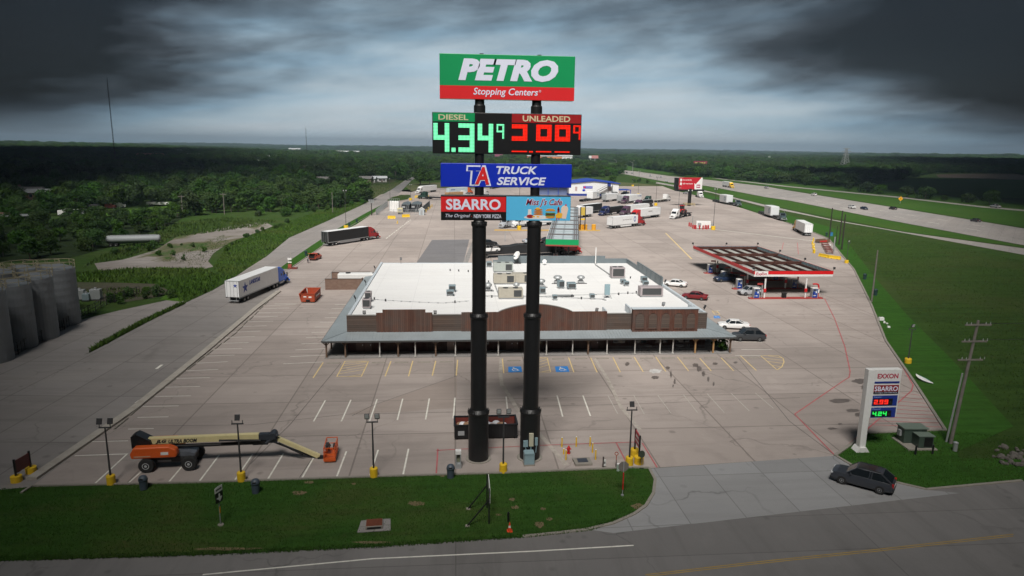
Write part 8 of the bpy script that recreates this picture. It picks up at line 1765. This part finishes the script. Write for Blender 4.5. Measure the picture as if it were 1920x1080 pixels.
# ------------------------------------------------------------------ vegetation
import numpy as np
def foliage(name, dark, light, sub=.0):
    m = bpy.data.materials.new(name); m.use_nodes = True; t = NT(m.node_tree)
    oi = t.add('ShaderNodeObjectInfo'); co = t.add('ShaderNodeTexCoord').outputs['Object']
    n = t.noise(co, .55, 3, .6); f = t.noise(co, 3.0, 2, .6)
    c = t.mix(t.math('ADD', t.math('MULTIPLY', n, .6), t.math('MULTIPLY', f, .4)), dark, light)
    hv = t.add('ShaderNodeHueSaturation', i={'Hue': t.math('ADD', .485, t.math('MULTIPLY', oi.outputs['Random'], .035)), 'Saturation': t.math('ADD', .85, t.math('MULTIPLY', t.math('FRACT', t.math('MULTIPLY', oi.outputs['Random'], 7.31)), .3)), 'Value': t.math('ADD', .62, t.math('MULTIPLY', t.math('FRACT', t.math('MULTIPLY', oi.outputs['Random'], 3.7)), .75)), 'Color': c})
    b = t.add('ShaderNodeBsdfPrincipled', i={'Roughness': .75, 'Specular IOR Level': .25}); t.l.new(hv.outputs[0], b.inputs['Base Color'])
    tl = t.add('ShaderNodeBsdfTranslucent'); t.l.new(hv.outputs[0], tl.inputs[0]); mx_ = t.add('ShaderNodeMixShader', i={0: .22}); t.l.new(b.outputs[0], mx_.inputs[1]); t.l.new(tl.outputs[0], mx_.inputs[2])
    t.l.new(mx_.outputs[0], t.add('ShaderNodeOutputMaterial').inputs[0]); return m
k_leaf = foliage('broadleaf foliage', (.018, .044, .009), (.058, .118, .022)); k_bush = foliage('scrub foliage', (.020, .052, .010), (.064, .125, .024))
k_bark = M('grey brown bark', (.09, .07, .055), .95, var=.25, scale=3)
def quads_mesh(name, cen, nor, size, mat, rng, asp=.8):
    n = len(cen); a = rng.normal(size=(n, 3)); u = np.cross(nor, a); u /= np.linalg.norm(u, axis=1)[:, None] + 1e-9; v = np.cross(nor, u)
    s = size[:, None]; k = asp
    vs = np.stack([cen - u * s - v * s * k * .6, cen + u * s * .7 - v * s * k, cen + u * s + v * s * k * .7, cen - u * s * .6 + v * s * k], 1).reshape(-1, 3)
    me = bpy.data.meshes.new(name); me.vertices.add(4 * n); me.vertices.foreach_set('co', vs.astype(np.float32).ravel())
    me.loops.add(4 * n); me.loops.foreach_set('vertex_index', np.arange(4 * n, dtype=np.int32)); me.polygons.add(n); me.polygons.foreach_set('loop_start', np.arange(0, 4 * n, 4, dtype=np.int32)); me.polygons.foreach_set('loop_total', np.full(n, 4, dtype=np.int32))
    me.update(calc_edges=True); me.materials.append(mat); return me
def crown_mesh(seed, h, w_, n, lobes, low=.18, size=.34):
    rng = np.random.default_rng(seed); cs = []; ns = []; ss = []
    L_ = [(np.array([0, 0, h * .62]), w_ * .40)]
    for k in range(lobes):
        a = rng.uniform(0, 6.28); z = rng.uniform(low + .12, .88); r = (1 - ((z - .5) / .55) ** 2) ** .5 * w_ * .36 * rng.uniform(.6, 1.1)
        L_.append((np.array([r * np.cos(a), r * np.sin(a), z * h]), w_ * rng.uniform(.14, .27)))
    for c, r in L_:
        m = max(8, int(n * r * r / sum(q[1] ** 2 for q in L_))); d = rng.normal(size=(m, 3)); d /= np.linalg.norm(d, axis=1)[:, None]
        p = c + d * r * rng.uniform(.62, 1.08, (m, 1)) * np.array([1, 1, .85]); keep = p[:, 2] > low * h * .7
        nn = d + rng.normal(size=(m, 3)) * .45; nn /= np.linalg.norm(nn, axis=1)[:, None]
        cs.append(p[keep]); ns.append(nn[keep]); ss.append(rng.uniform(.55, 1.25, keep.sum()) * size)
    return quads_mesh('crown', np.concatenate(cs), np.concatenate(ns), np.concatenate(ss), k_leaf, rng)
def trunk_mesh(seed, h):
    rr = random.Random(seed); mb = MB(); mb.cyl((0, 0, -.2), (.1, 0, h * .35), .24, .17, 8, False).cyl((.1, 0, h * .35), (0, .1, h * .7), .17, .07, 7, False)
    for k in range(6):
        a = rr.uniform(0, 6.28); z = h * rr.uniform(.22, .5); mb.cyl((.05, 0, z), (math.cos(a) * h * .25, math.sin(a) * h * .25, z + h * .25), .09, .025, 6, False)
    o = mb.obj('trunk', k_bark); me = o.data; bpy.data.objects.remove(o); return me
PROTO = [(crown_mesh(11, 8.0, 8.4, 900, 11), trunk_mesh(1, 8)), (crown_mesh(12, 7.2, 7.2, 760, 9, .10), trunk_mesh(2, 7)), (crown_mesh(13, 9.2, 7.6, 900, 12, .2), trunk_mesh(3, 9)), (crown_mesh(14, 6.2, 7.6, 700, 8, .05), trunk_mesh(4, 6)), (crown_mesh(15, 8.6, 9.6, 1000, 13, .15), trunk_mesh(5, 8.5))]
BUSH = [(crown_mesh(21, 2.6, 3.4, 420, 6, .02, .22), None), (crown_mesh(22, 3.4, 4.0, 480, 7, .02, .24), None)]
for q in BUSH: q[0].materials[0] = k_bush
def inpoly(x, y, poly):
    c = False; j = len(poly) - 1
    for i in range(len(poly)):
        if (poly[i][1] > y) != (poly[j][1] > y) and x < (poly[j][0] - poly[i][0]) * (y - poly[i][1]) / (poly[j][1] - poly[i][1]) + poly[i][0]: c = not c
        j = i
    return c
EDGE = [(-900, 560), (-300, 505), (0, 492), (130, 484), (190, 468), (250, 450), (300, 432), (330, 416), (345, 408), (390, 402), (470, 398), (560, 398), (620, 394), (660, 385), (690, 375), (720, 347), (757, 338), (800, 346), (850, 341), (880, 338), (1000, 332), (1085, 333), (1160, 329), (1175, 317), (1194, 320), (1270, 330), (1325, 333), (1408, 341), (1495, 346.5), (1570, 351), (1600, 350), (1650, 343), (1700, 335.5), (1750, 325), (1830, 324), (1920, 328), (2300, 340), (2800, 370)]
def edge_v(u):
    for (a, b), (c, d) in zip(EDGE, EDGE[1:]):
        if a <= u <= c: return b + (d - b) * (u - a) / (c - a)
    return 0
CLEAR = [[(545, 373), (575, 361), (560, 354), (640, 350), (720, 344), (757, 338), (760, 342), (735, 354), (700, 372), (670, 372), (620, 366), (580, 379)], [(180, 404), (200, 396), (240, 391), (330, 384), (385, 382), (390, 395), (330, 402), (240, 412)], [(35, 388), (105, 374), (155, 374), (155, 387), (60, 400)], [(758, 353), (775, 340), (830, 338), (1000, 333), (1085, 334), (1090, 352)],
         [(735, 353), (760, 338), (783, 322), (803, 321), (780, 339), (752, 362)], [(515, 287), (615, 286), (622, 289), (530, 292)], [(492, 321), (513, 320), (516, 326), (495, 328)], [(640, 289), (675, 289), (676, 293), (640, 293)], [(70, 412), (160, 398), (235, 388), (240, 392), (170, 404), (80, 420)], [(1060, 300), (1130, 300), (1200, 316), (1260, 325), (1260, 333), (1190, 323), (1119, 315), (1060, 309)]]
sheet('far_clearing', [(515, 287), (615, 286), (622, 289), (530, 292)], -2.0, m_meadow); sheet('far_clearing', [(492, 321), (513, 320), (516, 326), (495, 328)], .03, m_meadow)
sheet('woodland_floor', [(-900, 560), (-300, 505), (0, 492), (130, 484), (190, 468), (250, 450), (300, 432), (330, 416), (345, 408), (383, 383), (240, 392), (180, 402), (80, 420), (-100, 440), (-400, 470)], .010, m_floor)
HOUSES = [(o.location.x, o.location.y, max(10, max([abs(v.co.x) for c_ in o.children if c_.type == 'MESH' for v in c_.data.vertices] or [10]) + 3)) for o in COL.objects if o.get('category') in ('house', 'building', 'tower')]
rng = random.Random(42); spots = []
def scatter(d0, d1, sp):
    y = d0 * .5
    half = R(47)
    n = int(d1 / sp)
    for i in range(-n, n):
        for j in range(int(d0 * .4 / sp), n):
            x_, y_ = (i + rng.uniform(-.48, .48)) * sp, (j + rng.uniform(-.48, .48)) * sp; d = math.hypot(x_, y_)
            if d < d0 or d >= d1: continue
            a = math.atan2(x_, y_) - YAW
            if abs(a) > half: continue
            u, v = PX((x_, y_, 0))
            if v > edge_v(u): continue
            if any(inpoly(u, v, c_) for c_ in CLEAR): continue
            if any(abs(x_ - hx) < hr_ and -hr_ - (14 if d < 900 else 45) < y_ - hy < hr_ for hx, hy, hr_ in HOUSES): continue
            spots.append((d, x_, y_))
scatter(110, 520, 6.6); scatter(520, 1300, 9.5); scatter(1300, 3000, 19.0); scatter(3000, 9000, 62.0)
spots.sort()
LBL = ['bushy dark green tree', 'mid green round crowned tree', 'tall dense green tree', 'low spreading green tree', 'broad leafy green tree']
def tree(x, y, s, k, lab, grp='trees of the surrounding woods', z=0.0, protos=PROTO, zs=1.0):
    t = thing('tree', lab, 'tree', (x, y, z), rng.uniform(0, 6.28), grp); t.scale = (s, s, s * zs)
    cr, tr_ = protos[k]
    for nm, me in (('crown', cr), ('trunk', tr_)):
        if me is None: continue
        o = bpy.data.objects.new(nm, me); COL.objects.link(o); o.parent = t
    return t
NI = 282
for d, x, y in spots[:NI]:
    k = rng.randrange(5); u, v = PX((x, y, 0)); side = 'in the left belt of woods' if u < 480 else 'in the belt left of the service road' if u < 760 else 'beyond the truck lot' if u < 1180 else 'in the woods beyond the highway'
    tree(x, y, rng.uniform(.62, 1.05) * (.66 if u < 350 and v > 402 else 1), k, LBL[k] + ' ' + side)
for u, v, vt, k, lab in ((677, 375, 338, 4, 'big round bush tree alone beside the bend of the service road'), (788, 347, 318, 0, 'large dark tree right of the country road'), (806, 346, 322, 2, 'dark tree right beside the large one by the country road'), (1148, 344, 329, 1, 'round green tree standing alone behind the blue roofed building'), (1625, 361, 341, 3, 'dark bush clump beyond the far frontage road, leftmost'), (1700, 370, 348, 0, 'dark bush clump beyond the far frontage road, second'), (1735, 373, 350, 3, 'dark bush clump beyond the far frontage road, middle'), (1770, 377, 366, 1, 'small dark bush clump beyond the far frontage road, fourth'), (1815, 380, 362, 3, 'dark bush clump beyond the far frontage road, fifth'), (1855, 384, 358, 4, 'dark bush clump beyond the far frontage road, rightmost'), (1650, 363, 346, 3, 'dark bush clump between leftmost and second beyond the far frontage road'), (1590, 357, 340, 1, 'dark bush at the edge of the green field')):
    b = P(u, v); h = HZ(b, vt); hh = (8, 7.2, 9.2, 6.2, 8.6)[k]; t = tree(b.x, b.y, h / hh, k, lab, 'lone trees and bushes'); t.scale = (h / hh * 1.25, h / hh * 1.25, h / hh)
# the far woods: one mass of crowns seen as a whole
sp_ = np.array([(x, y, ground_h(x, y)) for d, x, y in spots[NI:]], dtype=np.float32)
me = bpy.data.meshes.new('far_woods'); me.vertices.add(len(sp_)); me.vertices.foreach_set('co', sp_.ravel())
g_rng = np.random.default_rng(5); dd = np.hypot(sp_[:, 0], sp_[:, 1])
wid = np.where(dd < 520, 1.0, np.where(dd < 1300, 1.45, np.where(dd < 3000, 2.7, 8.5))) * g_rng.uniform(.75, 1.2, len(sp_)); hgt = np.where(dd < 520, .95, np.where(dd < 1300, 1.1, np.where(dd < 3000, 1.25, 1.6))) * g_rng.uniform(.6, 1.25, len(sp_))
at_ = me.attributes.new('size', 'FLOAT_VECTOR', 'POINT'); at_.data.foreach_set('vector', np.stack([wid, wid, hgt], 1).astype(np.float32).ravel())
at_ = me.attributes.new('turn', 'FLOAT', 'POINT'); at_.data.foreach_set('value', g_rng.uniform(0, 6.28, len(sp_)).astype(np.float32))
at_ = me.attributes.new('pick', 'INT', 'POINT'); at_.data.foreach_set('value', g_rng.integers(0, 5, len(sp_)).astype(np.int32))
fw = bpy.data.objects.new('far_woods', me); COL.objects.link(fw); fw['kind'] = 'stuff'; me.materials.append(k_leaf)
# five crowns gathered from the standing trees serve as the shapes of the mass
src = []
for k in range(5):
    src.append(next(o for o in COL.objects if o.type == 'MESH' and o.data is PROTO[k][0]))
ng = bpy.data.node_groups.new('woods', 'GeometryNodeTree'); ng.interface.new_socket('Geometry', in_out='INPUT', socket_type='NodeSocketGeometry'); ng.interface.new_socket('Geometry', in_out='OUTPUT', socket_type='NodeSocketGeometry')
gi, go = ng.nodes.new('NodeGroupInput'), ng.nodes.new('NodeGroupOutput'); jn = ng.nodes.new('GeometryNodeGeometryToInstance')
for s_ in reversed(src):
    oi = ng.nodes.new('GeometryNodeObjectInfo'); oi.transform_space = 'ORIGINAL'; oi.inputs['Object'].default_value = s_; oi.inputs['As Instance'].default_value = False
    ng.links.new(oi.outputs['Geometry'], jn.inputs[0])
ip = ng.nodes.new('GeometryNodeInstanceOnPoints'); ip.inputs['Pick Instance'].default_value = True
def attr(nm, tp):
    n = ng.nodes.new('GeometryNodeInputNamedAttribute'); n.data_type = tp; n.inputs[0].default_value = nm; return n.outputs[0]
ng.links.new(gi.outputs[0], ip.inputs['Points']); ng.links.new(jn.outputs[0], ip.inputs['Instance']); ng.links.new(attr('pick', 'INT'), ip.inputs['Instance Index'])
cx_ = ng.nodes.new('ShaderNodeCombineXYZ'); ng.links.new(attr('turn', 'FLOAT'), cx_.inputs[2]); ng.links.new(cx_.outputs[0], ip.inputs['Rotation']); ng.links.new(attr('size', 'FLOAT_VECTOR'), ip.inputs['Scale'])
ng.links.new(ip.outputs[0], go.inputs[0])
md = fw.modifiers.new('woods', 'NODES'); md.node_group = ng
# bushes along the road, in the old yard and round the fields
def poly_pts(pix, n, seed):
    rr = random.Random(seed); us = [p[0] for p in pix]; vs = [p[1] for p in pix]; out = []; tries = 0
    W_ = [P(u, v) for u, v in pix]; x0, x1, y0, y1 = min(p.x for p in W_), max(p.x for p in W_), min(p.y for p in W_), max(p.y for p in W_); pl = [(p.x, p.y) for p in W_]
    while len(out) < n and tries < n * 40:
        tries += 1; x, y = rr.uniform(x0, x1), rr.uniform(y0, y1)
        if inpoly(x, y, pl): out.append((x, y))
    return out
nb = 0
for pix, n, s0, s1, lab in (([(400, 498), (430, 470), (520, 428), (560, 410), (470, 440), (420, 462)], 11, .25, .55, 'low green bush on the roadside bank beside the old yard'), ([(470, 402), (640, 386), (690, 376), (690, 381), (600, 398), (480, 412)], 22, .6, 1.1, 'green scrub bush along the service road'), ([(250, 470), (330, 462), (420, 440), (400, 470), (330, 500), (280, 490)], 9, .2, .5, 'small weed bush growing through the old yard slab'), ([(1080, 318), (1150, 326), (1170, 332), (1090, 334)], 18, 1.0, 1.7, 'green scrub behind the blue roofed building'), ([(1190, 338), (1230, 343), (1200, 344), (1170, 338)], 5, .5, 1.0, 'small bush on the dry meadow by the highway'), ([(205, 566), (260, 553), (320, 548), (340, 556), (250, 568), (215, 572)], 9, .3, .6, 'low bush at the corner beyond the silos'), ([(200, 470), (330, 462), (300, 470), (210, 490)], 6, .3, .7, 'low bush beside the old tanker trailer')):
    for x, y in poly_pts(pix, n, 77 + nb):
        k = rng.randrange(2); s = rng.uniform(s0, s1); t = tree(x, y, s, k, lab, 'scrub bushes', 0, BUSH); t.name = 'bush'; t['category'] = 'bush'; nb += 1
b = P(1392, 652); t = tree(ex1 - 1.5, PYY + .9, .62, 1, 'round green shrub in the right corner of the porch', None, .15, BUSH); t.name = 'shrub'; t['category'] = 'shrub'
# grass that nobody could count
def blades(name, regions, mat, seed):
    rg = np.random.default_rng(seed); C_, S_ = [], []
    for pix, n, h0, h1, z in regions:
        pts = np.array(poly_pts(pix, n, seed)); C_.append(np.column_stack([pts, np.full(len(pts), z)])); S_.append(rg.uniform(h0, h1, len(pts)))
    C = np.concatenate(C_); S = np.concatenate(S_); n = len(C); a = rg.uniform(0, 6.28, n); d = np.stack([np.cos(a), np.sin(a), np.zeros(n)], 1) * (S * .24)[:, None]; tip = np.column_stack([rg.normal(0, .35, (n, 2)) * S[:, None], S])
    vs = np.stack([C - d, C + d, C + tip], 1).reshape(-1, 3); me = bpy.data.meshes.new(name); me.vertices.add(3 * n); me.vertices.foreach_set('co', vs.astype(np.float32).ravel()); me.loops.add(3 * n); me.loops.foreach_set('vertex_index', np.arange(3 * n, dtype=np.int32)); me.polygons.add(n); me.polygons.foreach_set('loop_start', np.arange(0, 3 * n, 3, dtype=np.int32)); me.polygons.foreach_set('loop_total', np.full(n, 3, dtype=np.int32)); me.update(calc_edges=True); me.materials.append(mat)
    o = bpy.data.objects.new(name, me); COL.objects.link(o); o['kind'] = 'stuff'; return o
k_gl = surf('lawn blades', grass((.022, .064, .009), (.046, .118, .018), (.12, .105, .04), .34, 1.5), .8); k_gt = surf('tall grass blades', grass((.028, .072, .011), (.074, .145, .022), (.15, .135, .05), .45, .8), .8); k_gd = surf('rough weed blades', grass((.030, .066, .012), (.068, .115, .026), (.13, .11, .055), .5, .8), .8)
blades('lawn_grass', [([(-60, 921), (60, 914), (372, 907), (700, 896), (945, 889), (1185, 879), (1217, 880), (1227, 900), (1224, 925), (1210, 948), (1190, 962), (1150, 980), (1040, 999), (980, 1005), (700, 1024), (380, 1039), (-60, 1050)], 52000, .05, .14, .04), ([(-60, 1046), (380, 1036), (700, 1021), (980, 1003), (1100, 989), (1180, 964), (1190, 965), (1110, 996), (980, 1010), (700, 1029), (380, 1044), (-60, 1056)], 5000, .08, .2, .03), ([(1570, 856), (1625, 814), (1772, 808), (1920, 820), (1920, 900), (1737, 917), (1675, 903)], 14000, .05, .14, .04)], k_gl, 3)
blades('tall_grass', [([(342, 570), (412, 521), (400, 500), (430, 457), (520, 424), (600, 396), (680, 378), (694, 377), (613, 414), (542, 445), (495, 484), (432, 524), (400, 543)], 17000, .2, .6, .03), ([(138, 515), (240, 506), (380, 505), (412, 520), (400, 543), (340, 566), (318, 545), (290, 532), (138, 528)], 8000, .35, .9, .03), ([(168, 661), (190, 645), (270, 603), (338, 571.5), (347, 570), (272, 606), (200, 645), (172, 659.5)], 2500, .25, .7, .04), ([(522, 505), (541, 506), (600, 465), (640, 434), (699, 401), (716, 384), (633, 429)], 2500, .08, .2, .04)], k_gt, 4)
blades('rough_weeds', [([(1600, 480), (1640, 500), (1760, 640), (1900, 790), (1920, 780), (1920, 490), (1700, 445), (1590, 425), (1570, 440)], 26000, .10, .28, 0), ([(150, 505), (190, 480), (330, 420), (420, 408), (520, 415), (480, 425), (330, 445), (230, 487), (177, 494)], 6000, .3, .9, 0), ([(300, 490), (420, 440), (430, 455), (400, 475), (380, 500)], 1200, .12, .35, .02), ([(545, 372), (640, 352), (757, 340), (700, 371), (620, 366)], 5000, .3, .7, .02), ([(725, 376), (752, 366), (771, 368), (764, 374), (748, 377)], 900, .2, .5, .1), ([(140, 545), (230, 540), (300, 548), (240, 563)], 800, .2, .5, .03)], k_gd, 6)
# ------------------------------------------------------------------ haze
hm = bpy.data.materials.new('haze air'); hm.use_nodes = True; t = NT(hm.node_tree)
pvn = t.add('ShaderNodeVolumePrincipled', i={'Color': (.50, .68, .86, 1), 'Density': 0.00014, 'Anisotropy': 0.2}); t.l.new(pvn.outputs[0], t.add('ShaderNodeOutputMaterial').inputs['Volume'])
hz_o = MB().b2((-13000, -13000, -24), (13000, 13000, 131)).obj('haze', hm); hz_o['kind'] = 'stuff'
